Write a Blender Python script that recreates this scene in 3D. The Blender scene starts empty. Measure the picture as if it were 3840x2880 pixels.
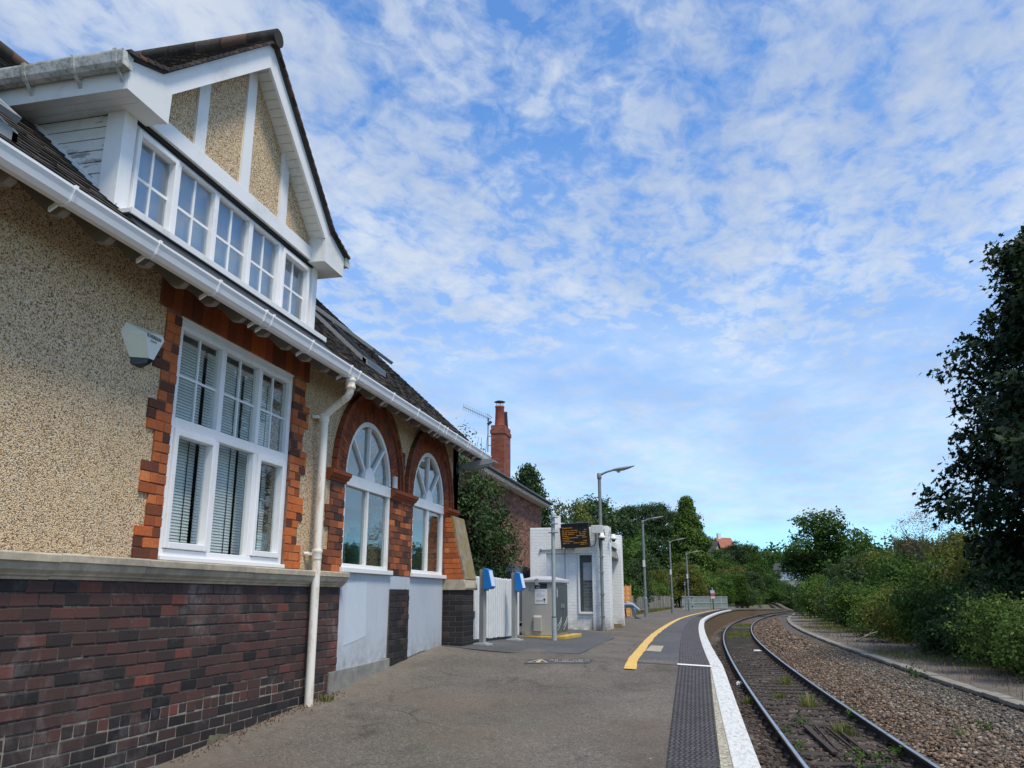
import bpy, math, random
import numpy as np
from mathutils import Vector, Matrix
random.seed(7)
RNG = np.random.default_rng(11)
scene = bpy.context.scene
COL = scene.collection
R = math.radians
INV = {}          # inverse world matrices of roots and parts, by object name

# ------------------------------------------------------------------ helpers
def tag(o, label=None, cat=None, group=None, kind=None):
    if label: o['label'] = label
    if cat: o['category'] = cat
    if group: o['group'] = group
    if kind: o['kind'] = kind
    return o

def thing(name, label, cat, loc=(0, 0, 0), rz=0.0, group=None):
    o = bpy.data.objects.new(name, None)
    COL.objects.link(o)
    o.location = loc
    o.rotation_euler = (0, 0, rz)
    o.empty_display_size = 0.2
    INV[o.name] = (Matrix.Translation(Vector(loc)) @ Matrix.Rotation(rz, 4, 'Z')).inverted()
    return tag(o, label, cat, group)

def copy_tree(o, parent=None):
    c = o.copy()
    COL.objects.link(c)
    if parent is not None:
        c.parent = parent
    for ch in list(o.children):
        copy_tree(ch, c)
    return c

class MB:
    """collects polygons, then links them as ONE mesh object"""
    def __init__(s):
        s.v = []; s.f = []; s.rnd = []; s.mi = []; s.smooth = []
    def add(s, vs, fs, rnd=0.5, mi=0, sm=False):
        b = len(s.v)
        s.v.extend([tuple(p) for p in vs])
        s.rnd.extend([rnd] * len(vs))
        for f in fs:
            s.f.append(tuple(i + b for i in f)); s.mi.append(mi); s.smooth.append(sm)
        return s
    def box(s, x0, x1, y0, y1, z0, z1, rnd=0.5, mi=0, M=None):
        vs = [(x, y, z) for x in (x0, x1) for y in (y0, y1) for z in (z0, z1)]
        if M is not None: vs = [M @ Vector(p) for p in vs]
        return s.add(vs, [(0, 1, 3, 2), (4, 6, 7, 5), (0, 4, 5, 1), (2, 3, 7, 6), (0, 2, 6, 4), (1, 5, 7, 3)], rnd, mi)
    def bar(s, a, b, w, h, up=(0, 0, 1), rnd=0.5, mi=0):
        a = Vector(a); b = Vector(b); d = (b - a).normalized(); u = Vector(up)
        sd = d.cross(u).normalized(); u = sd.cross(d).normalized()
        vs = [p + sd * (i * w / 2) + u * (j * h / 2) for p in (a, b) for i in (-1, 1) for j in (-1, 1)]
        return s.add(vs, [(0, 1, 3, 2), (4, 6, 7, 5), (0, 4, 5, 1), (2, 3, 7, 6), (0, 2, 6, 4), (1, 5, 7, 3)], rnd, mi)
    def quad(s, a, b, c, d, rnd=0.5, mi=0):
        return s.add([a, b, c, d], [(0, 1, 2, 3)], rnd, mi)
    def prism(s, poly, axis, a, b, rnd=0.5, mi=0, sm=False):
        """poly: 2D points in the plane of the two other axes (in xyz order)"""
        n = len(poly); vs = []
        for t in (a, b):
            for p in poly:
                q = list(p); q.insert(axis, t); vs.append(q)
        fs = [tuple(range(n)), tuple(range(2 * n - 1, n - 1, -1))]
        s.add(vs, fs, rnd, mi)
        s.add(vs, [(i, (i + 1) % n, n + (i + 1) % n, n + i) for i in range(n)], rnd, mi, sm)
        return s
    def tube(s, pts, r, n=12, rnd=0.5, mi=0, cap=True, sm=True):
        pts = [Vector(p) for p in pts]
        rs = r if isinstance(r, (list, tuple)) else [r] * len(pts)
        vs = []; u = None
        for i, p in enumerate(pts):
            d = (pts[min(i + 1, len(pts) - 1)] - pts[max(i - 1, 0)]).normalized()
            if u is None:
                u = d.orthogonal().normalized()
            else:
                u = (u - d * u.dot(d)).normalized()
            w = d.cross(u)
            for k in range(n):
                t = 2 * math.pi * k / n
                vs.append(p + (u * math.cos(t) + w * math.sin(t)) * rs[i])
        fs = []
        for i in range(len(pts) - 1):
            for k in range(n):
                k2 = (k + 1) % n
                fs.append((i * n + k, i * n + k2, (i + 1) * n + k2, (i + 1) * n + k))
        s.add(vs, fs, rnd, mi, sm)
        if cap:
            s.add(vs[:n], [tuple(range(n - 1, -1, -1))], rnd, mi); s.add(vs[-n:], [tuple(range(n))], rnd, mi)
        return s
    def lathe(s, prof, c, n=20, rnd=0.5, mi=0):
        vs = []
        for r, z in prof:
            for k in range(n):
                t = 2 * math.pi * k / n
                vs.append((c[0] + r * math.cos(t), c[1] + r * math.sin(t), c[2] + z))
        fs = []
        for i in range(len(prof) - 1):
            for k in range(n):
                k2 = (k + 1) % n
                fs.append((i * n + k, i * n + k2, (i + 1) * n + k2, (i + 1) * n + k))
        s.add(vs, fs, rnd, mi, True)
        return s
    def sweep(s, prof, path, rnd=0.5, mi=0, caps=True, sm=False):
        """prof: list of (side, up); path: list of points in a horizontal sweep"""
        path = [Vector(p) for p in path]; n = len(prof); vs = []
        for i, p in enumerate(path):
            d = path[min(i + 1, len(path) - 1)] - path[max(i - 1, 0)]
            d.z = 0; d.normalize(); sd = Vector((d.y, -d.x, 0))
            for a, b in prof:
                vs.append(p + sd * a + Vector((0, 0, b)))
        fs = []
        for i in range(len(path) - 1):
            for k in range(n):
                k2 = (k + 1) % n
                fs.append((i * n + k, (i + 1) * n + k, (i + 1) * n + k2, i * n + k2))
        s.add(vs, fs, rnd, mi, sm)
        if caps:
            b = len(s.v) - len(vs); e = b + (len(path) - 1) * n
            for q in (tuple(b + k for k in range(n)), tuple(e + k for k in range(n - 1, -1, -1))):
                s.f.append(q); s.mi.append(mi); s.smooth.append(False)
        return s
    def cut(s):
        if not hasattr(s, 'cuts'): s.cuts = []
        s.cuts.append((len(s.v), len(s.f))); return s
    def each(s, name, mat, parent, **k):
        """one object per piece, pieces being separated by cut()"""
        v0 = f0 = 0; out = []
        for v1, f1 in s.cuts:
            q = MB(); q.v = s.v[v0:v1]; q.rnd = s.rnd[v0:v1]; q.f = [tuple(i - v0 for i in f) for f in s.f[f0:f1]]; q.mi = s.mi[f0:f1]; q.smooth = s.smooth[f0:f1]
            out.append(q.build(name, mat, parent, **k)); v0, f0 = v1, f1
        return out
    def build(s, name, mat, parent=None, loc=None, bevel=0.0, fixn=True):
        me = bpy.data.meshes.new(name)
        m = None
        if parent is not None: m = INV[parent.name]
        elif loc is not None: m = Matrix.Translation(-Vector(loc))
        vs = s.v if m is None else [tuple(m @ Vector(p)) for p in s.v]
        me.from_pydata(vs, [], s.f)
        mats = mat if isinstance(mat, (list, tuple)) else [mat]
        for q in mats: me.materials.append(q)
        me.polygons.foreach_set('material_index', s.mi)
        me.polygons.foreach_set('use_smooth', s.smooth)
        at = me.attributes.new('rnd', 'FLOAT', 'POINT')
        at.data.foreach_set('value', s.rnd)
        if fixn:
            import bmesh
            bm = bmesh.new(); bm.from_mesh(me)
            bmesh.ops.recalc_face_normals(bm, faces=bm.faces)
            bm.to_mesh(me); bm.free()
        me.update()
        o = bpy.data.objects.new(name, me)
        COL.objects.link(o)
        if parent is not None:
            o.parent = parent; INV[o.name] = INV[parent.name]
        elif loc is not None:
            o.location = loc
            INV[o.name] = Matrix.Translation(-Vector(loc))
        else:
            INV[o.name] = Matrix.Identity(4)
        if bevel > 0:
            b = o.modifiers.new('bevel', 'BEVEL'); b.width = bevel; b.segments = 2
            b.limit_method = 'ANGLE'; b.angle_limit = R(40)
        return o

def np_mesh(name, V, F, mat, rnd=None, parent=None, smooth=False, loc=None):
    """fast mesh from numpy arrays; F is (n,3) or (n,4)"""
    me = bpy.data.meshes.new(name)
    V = np.asarray(V, dtype=np.float32); F = np.asarray(F, dtype=np.int32)
    n, k = F.shape
    me.vertices.add(len(V)); me.vertices.foreach_set('co', V.ravel())
    me.loops.add(n * k); me.loops.foreach_set('vertex_index', F.ravel())
    me.polygons.add(n)
    me.polygons.foreach_set('loop_start', np.arange(0, n * k, k, dtype=np.int32))
    if smooth: me.polygons.foreach_set('use_smooth', np.ones(n, dtype=bool))
    me.update(calc_edges=True)
    if rnd is not None:
        at = me.attributes.new('rnd', 'FLOAT', 'POINT')
        at.data.foreach_set('value', np.asarray(rnd, dtype=np.float32))
    if mat is not None: me.materials.append(mat)
    o = bpy.data.objects.new(name, me)
    COL.objects.link(o)
    if parent is not None:
        o.parent = parent; INV[o.name] = INV[parent.name]
    elif loc is not None:
        o.location = loc
    return o

def text_part(s, size, mat, M, name, parent, align='LEFT', ext=0.0008, scx=1.0):
    cu = bpy.data.curves.new('txt', 'FONT')
    cu.body = s; cu.size = size; cu.align_x = align; cu.extrude = ext
    ob = bpy.data.objects.new('txt', cu)
    COL.objects.link(ob)
    dg = bpy.context.evaluated_depsgraph_get()
    me = bpy.data.meshes.new_from_object(ob.evaluated_get(dg))
    bpy.data.objects.remove(ob)
    mm = INV[parent.name] @ M @ Matrix.Diagonal((scx, 1, 1, 1))
    me.transform(mm)
    me.materials.clear(); me.materials.append(mat)
    o = bpy.data.objects.new(name, me)
    COL.objects.link(o); o.parent = parent; INV[o.name] = INV[parent.name]
    return o

def frame_M(o, x, z):
    """matrix whose local X runs along x, local Y along z (text in that plane)"""
    x = Vector(x).normalized(); z = Vector(z).normalized(); n = x.cross(z).normalized()
    z = n.cross(x)
    return Matrix(((x[0], z[0], n[0], o[0]), (x[1], z[1], n[1], o[1]), (x[2], z[2], n[2], o[2]), (0, 0, 0, 1)))

# ------------------------------------------------------------------ materials
class NT:
    def __init__(s, name):
        s.m = bpy.data.materials.new(name); s.m.use_nodes = True
        s.t = s.m.node_tree; s.t.nodes.clear()
        s.out = s.n('ShaderNodeOutputMaterial')
        s.bs = s.n('ShaderNodeBsdfPrincipled')
        s.l(s.bs.outputs[0], s.out.inputs[0])
        s.tc = s.n('ShaderNodeTexCoord')
        s.obj = s.tc.outputs['Object']
    def n(s, t, **kw):
        q = s.t.nodes.new(t)
        for k, v in kw.items(): setattr(q, k, v)
        return q
    def l(s, a, b): s.t.links.new(a, b)
    def set(s, **kw):
        for k, v in kw.items():
            k = k.replace('_', ' ')
            if k == 'Base Color' and len(v) == 3: v = (*v, 1)
            s.bs.inputs[k].default_value = v
        return s
    def noise(s, scale, detail=4, rough=0.6, vec=None, dist=0.0):
        q = s.n('ShaderNodeTexNoise'); q.inputs['Scale'].default_value = scale
        q.inputs['Detail'].default_value = detail; q.inputs['Roughness'].default_value = rough
        q.inputs['Distortion'].default_value = dist
        s.l(vec or s.obj, q.inputs['Vector']); return q.outputs['Fac']
    def voro(s, scale, out='Distance', feat='F1', vec=None, rand=1.0):
        q = s.n('ShaderNodeTexVoronoi', feature=feat); q.inputs['Scale'].default_value = scale
        q.inputs['Randomness'].default_value = rand
        s.l(vec or s.obj, q.inputs['Vector']); return q.outputs[out]
    def ramp(s, fac, stops, interp='LINEAR'):
        q = s.n('ShaderNodeValToRGB'); cr = q.color_ramp; cr.interpolation = interp
        while len(cr.elements) < len(stops): cr.elements.new(0.5)
        for e, (p, c) in zip(cr.elements, stops):
            e.position = p
            if isinstance(c, (int, float)): c = (c, c, c)
            e.color = (*c, 1)
        s.l(fac, q.inputs[0]); return q.outputs[0]
    def mix(s, fac, a, b, mode='MIX'):
        q = s.n('ShaderNodeMix', data_type='RGBA', blend_type=mode)
        for k, v in ((0, fac), (6, a), (7, b)):
            if isinstance(v, (int, float)): q.inputs[k].default_value = v if k == 0 else (v, v, v, 1)
            elif isinstance(v, tuple): q.inputs[k].default_value = (*v, 1)
            else: s.l(v, q.inputs[k])
        return q.outputs[2]
    def math(s, op, a, b=None, clamp=False):
        q = s.n('ShaderNodeMath', operation=op, use_clamp=clamp)
        for k, v in ((0, a), (1, b)):
            if v is None: continue
            if isinstance(v, (int, float)): q.inputs[k].default_value = v
            else: s.l(v, q.inputs[k])
        return q.outputs[0]
    def map(s, scale=(1, 1, 1), rot=(0, 0, 0), loc=(0, 0, 0), vec=None):
        q = s.n('ShaderNodeMapping'); q.inputs['Scale'].default_value = scale
        q.inputs['Rotation'].default_value = rot; q.inputs['Location'].default_value = loc
        s.l(vec or s.obj, q.inputs[0]); return q.outputs[0]
    def attr(s, name='rnd'):
        q = s.n('ShaderNodeAttribute', attribute_name=name); return q.outputs['Fac']
    def col(s, c): s.l(c, s.bs.inputs['Base Color']); return s
    def rough(s, c):
        if isinstance(c, (int, float)): s.bs.inputs['Roughness'].default_value = c
        else: s.l(c, s.bs.inputs['Roughness'])
        return s
    def bump(s, h, strength=0.5, dist=0.01):
        q = s.n('ShaderNodeBump'); q.inputs['Strength'].default_value = strength
        q.inputs['Distance'].default_value = dist
        s.l(h, q.inputs['Height']); s.l(q.outputs[0], s.bs.inputs['Normal']); return s

M = {}
def simple(name, c, rough=0.6, metal=0.0, var=0.12, sc=6.0, bump=0.0):
    t = NT(name); t.set(Metallic=metal)
    f = t.noise(sc, 5, 0.65)
    a = tuple(x * (1 - var) for x in c); b = tuple(min(1, x * (1 + var)) for x in c)
    t.col(t.ramp(f, [(0.3, a), (0.7, b)])); t.rough(rough)
    if bump: t.bump(t.noise(sc * 30, 3), bump, 0.004)
    M[name] = t.m
    return t.m
# ---- material library
def make_materials():
    # pebble-dash render
    t = NT('roughcast')
    pc = t.voro(98, 'Color'); pd = t.voro(98, 'Distance')
    sep = t.n('ShaderNodeSeparateColor'); t.l(pc, sep.inputs[0])
    c = t.ramp(sep.outputs[0], [(0.0, (.085, .048, .022)), (0.12, (.27, .165, .08)), (0.32, (.63, .43, .235)), (0.72, (.89, .655, .40)), (1.0, (.96, .88, .68))])
    big = t.noise(0.9, 4, 0.6)
    c = t.mix(t.ramp(big, [(0.35, 0.0), (0.7, 0.3)]), c, (.64, .49, .29))
    sk_ = t.noise(2.6, 5, .7, t.map((1, 2.2, .22)))
    c = t.mix(t.ramp(sk_, [(.55, 0.0), (.8, .3)]), c, t.mix(1.0, c, (.52, .47, .42), 'MULTIPLY'))
    gap = t.ramp(pd, [(0.45, 1.0), (0.85, 0.42)])
    c = t.mix(1.0, c, gap, 'MULTIPLY')
    t.col(c); t.rough(0.85); t.bump(t.math('MULTIPLY', pd, -1.0), 0.9, 0.009); M['roughcast'] = t.m
    # generic brick (per-brick 'rnd')
    def brick(name, stops, dirt=(.05, .045, .04), dirtamt=0.5, rough=0.75, white=None):
        t = NT(name); a = t.attr()
        c = t.ramp(a, stops)
        f = t.noise(38, 5, 0.7)
        c = t.mix(t.ramp(f, [(0.32, 0.0), (0.72, 0.85)]), c, t.mix(0.55, c, dirt))
        g = t.noise(1.3, 5, 0.65)
        c = t.mix(t.ramp(g, [(0.42, 0.0), (0.68, dirtamt)]), c, dirt)
        if white:
            h = t.noise(1.1, 5, 0.7, t.map((1, 1, 1), loc=(3.1, 8.2, 1.4)), 0.6)
            h2 = t.noise(9, 4, 0.7)
            c = t.mix(t.math('MULTIPLY', t.ramp(h, [(0.52, 0.0), (0.66, white)]), t.ramp(h2, [(0.35, 0.1), (0.7, 1.0)])), c, (.27, .255, .245))
        t.col(c); t.rough(rough); t.bs.inputs['Specular IOR Level'].default_value = .18; t.bump(t.noise(70, 5, .75), 0.55, 0.008); M[name] = t.m
    brick('brick_plinth', [(0.0, (.013, .013, .017)), (0.22, (.038, .028, .028)), (0.42, (.075, .041, .037)), (0.66, (.112, .050, .042)), (0.88, (.155, .056, .045)), (0.97, (.215, .06, .045)), (1.0, (.25, .065, .045))], white=0.6, dirtamt=0.35)
    brick('brick_blue', [(0.0, (.010, .010, .012)), (0.5, (.028, .025, .026)), (0.85, (.05, .038, .036)), (1.0, (.09, .04, .034))], dirtamt=0.2, rough=0.6)
    brick('brick_red', [(0.0, (.085, .032, .019)), (0.2, (.15, .046, .024)), (0.4, (.38, .095, .030)), (0.6, (.58, .14, .036)), (0.85, (.70, .185, .046)), (1.0, (.74, .24, .075))], dirtamt=0.4)
    brick('brick_pier', [(0.0, (.05, .024, .017)), (0.3, (.11, .04, .023)), (0.6, (.28, .08, .031)), (0.85, (.54, .14, .043)), (1.0, (.64, .19, .06))], dirtamt=0.45)
    brick('brick_arch', [(0.0, (.17, .044, .017)), (0.5, (.33, .078, .024)), (1.0, (.46, .115, .034))], dirtamt=0.6)
    t = NT('mortar_dark'); f = t.noise(30); t.col(t.ramp(f, [(0.3, (.05, .047, .043)), (0.7, (.14, .13, .115))])); t.rough(0.95)
    # paler repointing low down on the wall
    s2 = t.n('ShaderNodeSeparateXYZ'); t.l(t.obj, s2.inputs[0])
    M['mortar_dark'] = t.m
    simple('mortar_pale', (.25, .235, .19), 0.95, var=0.3, sc=14)
    simple('mortar_red', (.22, .11, .07), 0.95, var=0.3, sc=14)
    # carved stone
    t = NT('stone'); f = t.noise(7, 6, 0.7); g = t.noise(1.6, 5, 0.7, t.map((1, .35, 1)))
    c = t.ramp(f, [(0.3, (.34, .29, .21)), (0.7, (.58, .51, .38))])
    c = t.mix(t.ramp(g, [(0.45, 0.0), (0.65, 0.65)]), c, (.16, .14, .115))
    k = t.voro(5.0, 'Distance', 'DISTANCE_TO_EDGE'); c = t.mix(t.ramp(k, [(0.0, 0.3), (0.01, 0.0)]), c, (.08, .07, .06))
    t.col(c); t.rough(0.85); t.bump(f, 0.25, 0.008); M['stone'] = t.m
    t = NT('mossy_stone'); f = t.noise(9, 6, 0.7); g = t.noise(3.5, 5, 0.7)
    c = t.ramp(f, [(0.3, (.14, .115, .085)), (0.7, (.36, .30, .21))])
    c = t.mix(t.ramp(g, [(0.44, 0.0), (0.6, 0.85)]), c, (.21, .17, .04))
    t.col(c); t.rough(0.95); t.bump(f, 0.5, 0.012); M['mossy_stone'] = t.m
    # painted white joinery, with dirt
    def white(name, base=(.80, .80, .79), dirty=0.25):
        t = NT(name); f = t.noise(1.2, 6, 0.75); g = t.noise(26, 4, 0.7)
        d = t.math('MULTIPLY', t.ramp(f, [(0.5, 0.0), (0.72, dirty)]), t.ramp(g, [(0.35, 0.3), (0.65, 1.0)]))
        c = t.mix(d, base, (.30, .30, .27)); t.col(c); t.rough(0.38); M[name] = t.m
    white('white_plastic', (.82, .82, .82), 0.3)
    white('white_paint', (.80, .80, .79), 0.45)
    white('white_dirty', (.74, .74, .71), 0.75)
    t = NT('white_flaking'); f = t.noise(2.6, 6, .7, t.map((.6, 1, 2.2), loc=(1.7, 0, 4.2))); g = t.noise(34, 4, .7, t.map((.4, 1, 2.5))); h = t.noise(9, 5, .7)
    d = t.math('MULTIPLY', t.ramp(f, [(.55, 0.0), (.585, 1.0)]), t.ramp(g, [(.3, .45), (.6, 1.0)]))
    c = t.mix(t.ramp(h, [(.5, 0.0), (.75, .4)]), (.72, .72, .69), (.50, .50, .46)); t.col(t.mix(d, c, (.27, .26, .24))); t.rough(.6); M['white_flaking'] = t.m
    t = NT('mortar_plinth'); s2 = t.n('ShaderNodeSeparateXYZ'); t.l(t.obj, s2.inputs[0]); w_ = t.math('ADD', s2.outputs[2], t.math('MULTIPLY', t.math('SUBTRACT', t.noise(1.6, 5, .7), .5), .55))
    f = t.noise(26, 4, .7); g2 = t.noise(3.2, 5, .7, t.map(loc=(3, 3, 3)))
    k_ = t.math('MAXIMUM', t.ramp(w_, [(.13, 1.0), (.21, 0.0)]), t.math('MULTIPLY', t.ramp(g2, [(.56, 0.0), (.66, .55)]), 1.0))
    t.col(t.mix(k_, t.ramp(f, [(.3, (.03, .027, .025)), (.7, (.085, .075, .066))]), t.ramp(f, [(.3, (.16, .145, .115)), (.7, (.32, .295, .24))]))); t.rough(.95); t.bump(f, .6, .01); M['mortar_plinth'] = t.m
    white('white_pipe', (.80, .78, .72), 0.3)
    t = NT('gutter_mossy'); f = t.noise(5, 6, 0.75); g = t.noise(40, 4, 0.7)
    d = t.math('MULTIPLY', t.ramp(f, [(0.38, 0.1), (0.6, 0.9)]), t.ramp(g, [(0.3, 0.35), (0.65, 1.0)]))
    t.col(t.mix(d, (.66, .66, .62), (.17, .17, .12))); t.rough(0.6); M['gutter_mossy'] = t.m
    t = NT('rust_pipe'); f = t.noise(3.5, 5, 0.7, t.map((2.5, 2.5, .6))); g = t.noise(20, 4)
    d = t.math('MULTIPLY', t.ramp(f, [(0.52, 0.0), (0.68, 0.9)]), t.ramp(g, [(0.3, 0.3), (0.6, 1.0)]))
    t.col(t.mix(d, (.82, .79, .71), (.42, .20, .06))); t.rough(0.5); M['rust_pipe'] = t.m
    # roof tiles
    def tile(name, moss=0.35):
        t = NT(name); a = t.attr()
        c = t.ramp(a, [(0.0, (.018, .015, .013)), (0.6, (.045, .036, .029)), (0.9, (.075, .055, .042)), (1.0, (.13, .06, .04))])
        f = t.noise(5, 6, 0.75); g = t.noise(1.7, 5, 0.7)
        c = t.mix(t.ramp(f, [(0.5, 0.0), (0.7, moss)]), c, (.12, .105, .065))
        c = t.mix(t.ramp(g, [(0.60, 0.0), (0.72, moss)]), c, (.21, .12, .045))
        t.col(c); t.rough(0.9); t.bump(t.noise(50, 4), 0.5, 0.01); M[name] = t.m
    tile('roof_tile', 0.4); tile('roof_tile_lichen', 0.75)
    simple('lead', (.05, .052, .057), 0.5, 0.3, 0.25, 4)
    # glass: thin reflecting pane
    def glass(name, refl=1.0, tint=(1, 1, 1), ior=1.5):
        t = NT(name); t.t.nodes.remove(t.bs)
        tr = t.n('ShaderNodeBsdfTransparent'); tr.inputs[0].default_value = (*tint, 1)
        gl = t.n('ShaderNodeBsdfGlossy'); gl.inputs['Roughness'].default_value = 0.012
        ge = t.n('ShaderNodeNewGeometry'); dp_ = t.n('ShaderNodeVectorMath', operation='DOT_PRODUCT'); t.l(ge.outputs['Incoming'], dp_.inputs[0]); t.l(ge.outputs['Normal'], dp_.inputs[1])
        k = t.math('POWER', t.math('SUBTRACT', 1.0, t.math('ABSOLUTE', dp_.outputs['Value'])), 5.0)
        mx = t.n('ShaderNodeMixShader')
        t.l(t.math('ADD', refl, t.math('MULTIPLY', k, 1.0 - refl), True), mx.inputs[0])
        nz = t.n('ShaderNodeBump'); nz.inputs['Strength'].default_value = 0.05; nz.inputs['Distance'].default_value = 0.02
        t.l(t.noise(1.6, 2), nz.inputs['Height']); t.l(nz.outputs[0], gl.inputs['Normal'])
        t.l(tr.outputs[0], mx.inputs[1]); t.l(gl.outputs[0], mx.inputs[2]); t.l(mx.outputs[0], t.out.inputs[0])
        M[name] = t.m
    glass('glass', .05, (.95, .975, .965)); glass('glass_sky', .17, (.88, .92, .95)); glass('glass_dark', .05, (.2, .22, .23))
    glass('glass_arch', .14, (.86, .92, .92))
    # paint etc.
    t = NT('blue_grey_paint'); f = t.noise(0.9, 4, 0.6); g = t.noise(14, 4, 0.7)
    c = t.ramp(f, [(0.3, (.43, .475, .525)), (0.7, (.53, .575, .62))]); c = t.mix(t.ramp(g, [(0.62, 0.0), (0.75, 0.25)]), c, (.3, .33, .36))
    s3 = t.n('ShaderNodeSeparateXYZ'); t.l(t.obj, s3.inputs[0])
    lo = t.math('MULTIPLY', t.ramp(s3.outputs[2], [(.15, 1.0), (.32, .45), (.6, 0.0)]), t.ramp(t.noise(6, 6, .75), [(.38, 0.0), (.66, .9)]))
    c = t.mix(lo, c, (.20, .19, .17)); dr_ = t.noise(5, 5, .7, t.map((1, 1.6, .12))); c = t.mix(t.ramp(dr_, [(.56, 0.0), (.7, .35)]), c, (.30, .33, .35))
    t.col(c); t.rough(0.55); t.bump(t.noise(22, 4), 0.2, 0.01); M['blue_grey_paint'] = t.m
    simple('patch_paint', (.56, .63, .69), 0.5, 0, 0.05, 3)
    simple('cement', (.23, .225, .20), 0.95, 0, 0.3, 6, 0.6)
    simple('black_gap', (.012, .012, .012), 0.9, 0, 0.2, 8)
    simple('steel_grey', (.27, .275, .27), 0.5, 0.0, 0.1, 4)
    simple('galv', (.20, .225, .23), 0.65, 0.1, 0.14, 8)
    simple('galv_pale', (.36, .40, .395), 0.55, 0.15, 0.12, 8)
    simple('reader_blue', (.004, .19, .60), 0.35, 0, 0.05, 4)
    simple('reader_screen', (.55, .65, .80), 0.15, 0, 0.05, 4)
    simple('kiosk_grey', (.40, .385, .345), 0.5, 0, 0.06, 3)
    simple('kiosk_roof', (.56, .55, .55), 0.4, 0.2, 0.08, 3)
    simple('kiosk_door', (.085, .10, .105), 0.4, 0, 0.12, 3)
    simple('yellow_paint_edge', (.50, .34, .06), 0.7, 0, 0.25, 12)
    simple('sign_navy', (.012, .028, .042), 0.4, 0, 0.1, 4)
    simple('sign_white', (.70, .71, .73), 0.4, 0, 0.04, 4)
    simple('sign_red', (.62, .05, .08), 0.4, 0, 0.1, 4)
    simple('sign_black', (.014, .014, .015), 0.4, 0, 0.1, 4)
    simple('letter_grey', (.20, .21, .22), 0.6, 0, 0.05, 4)
    simple('letter_pale', (.46, .48, .50), 0.6, 0, 0.05, 4)
    simple('letter_dark', (.03, .035, .04), 0.6, 0, 0.05, 4)
    simple('alarm_cream', (.70, .67, .53), 0.4, 0, 0.06, 5)
    simple('alarm_white', (.76, .76, .69), 0.4, 0, 0.04, 5)
    simple('alarm_navy', (.008, .012, .022), 0.25, 0, 0.1, 5)
    simple('lamp_grey', (.25, .265, .27), 0.45, 0.2, 0.08, 6)
    simple('lamp_lens', (.33, .35, .35), 0.2, 0, 0.1, 6)
    simple('cable_black', (.012, .012, .012), 0.5)
    simple('box_cream', (.55, .56, .52), 0.5, 0, 0.06, 4)
    simple('rubber_black', (.012, .011, .010), 0.6)
    simple('wood_old', (.17, .155, .125), 0.9, 0, 0.3, 9, 0.4)
    t = NT('wood_orange'); f = t.noise(4, 5, 0.7, t.map((3, 3, 16))); t.col(t.ramp(f, [(0.3, (.60, .27, .09)), (0.7, (.78, .42, .17))])); t.rough(0.8); M['wood_orange'] = t.m
    t = NT('fence_grey_wood'); a = t.attr(); c = t.ramp(a, [(0, (.17, .16, .135)), (1, (.40, .385, .335))]); f = t.noise(7, 5, 0.7, t.map((3, 3, .4)))
    t.col(t.mix(t.ramp(f, [(0.4, 0.0), (0.7, 0.6)]), c, (.06, .055, .045))); t.rough(0.95); M['fence_grey_wood'] = t.m
    simple('picket_white', (.70, .72, .70), 0.55, 0, 0.1, 7)
    simple('bark', (.075, .06, .045), 0.95, 0, 0.35, 14, 0.8)
    simple('twig', (.13, .11, .09), 0.9, 0, 0.3, 14)
    simple('denim', (.28, .38, .50), 0.9, 0, 0.22, 9, 0.3)
    simple('skin', (.50, .30, .21), 0.5, 0, 0.06, 9)
    simple('hair', (.05, .035, .025), 0.7, 0, 0.2, 20)
    simple('jumper_navy', (.03, .04, .07), 0.9, 0, 0.2, 12)
    simple('shoe_grey', (.17, .15, .13), 0.7, 0, 0.2, 12)
    simple('blind', (.82, .84, .83), 0.6, 0, 0.05, 3)
    simple('rafter_grey', (.24, .215, .18), 0.8, 0, 0.15, 6)
    simple('net_blind', (.50, .555, .60), 0.9, 0, 0.05, 1)  # blue-grey carries the sky reflection of the dormer panes
    simple('room_wall', (.30, .33, .33), 0.9, 0, 0.06, 1)
    simple('room_wall_blue', (.68, .76, .79), 0.9, 0, 0.06, 1)
    simple('room_floor', (.10, .07, .05), 0.8, 0, 0.2, 2)
    simple('vase_teal', (.02, .13, .15), 0.12, 0, 0.15, 3)
    simple('log_wood', (.26, .21, .14), 0.8, 0, 0.3, 9)
    simple('curtain', (.80, .84, .84), 0.9, 0, 0.06, 4)
    simple('van_navy', (.010, .014, .026), 0.25, 0, 0.1, 4)
    simple('pot_red', (.26, .055, .035), 0.8, 0, 0.2, 8)
    simple('rail_side', (.028, .021, .017), 0.85, 0, 0.4, 16, 0.4)
    t = NT('rail_top'); t.set(Metallic=0.9); f = t.noise(8, 4, 0.6, t.map((1, .2, 1))); t.col(t.ramp(f, [(0.3, (.36, .37, .38)), (0.7, (.56, .57, .58))])); t.rough(0.3); M['rail_top'] = t.m
    simple('sleeper_wood', (.045, .037, .031), 0.95, 0, 0.4, 12, 0.6)
    simple('rust_steel', (.055, .038, .028), 0.8, 0.2, 0.4, 14, 0.4)
    simple('plaster_far', (.42, .40, .35), 0.9, 0, 0.1, 1)
    simple('roof_red_far', (.30, .11, .07), 0.9, 0, 0.15, 2)
    simple('roof_dark_far', (.05, .048, .047), 0.9, 0, 0.15, 2)
    t = NT('amber_led'); t.t.nodes.remove(t.bs); e = t.n('ShaderNodeEmission'); e.inputs[0].default_value = (1.0, .48, .06, 1); e.inputs[1].default_value = 0.32
    t.l(e.outputs[0], t.out.inputs[0]); M['amber_led'] = t.m
    simple('screen_black', (.006, .005, .005), 0.6)
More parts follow.
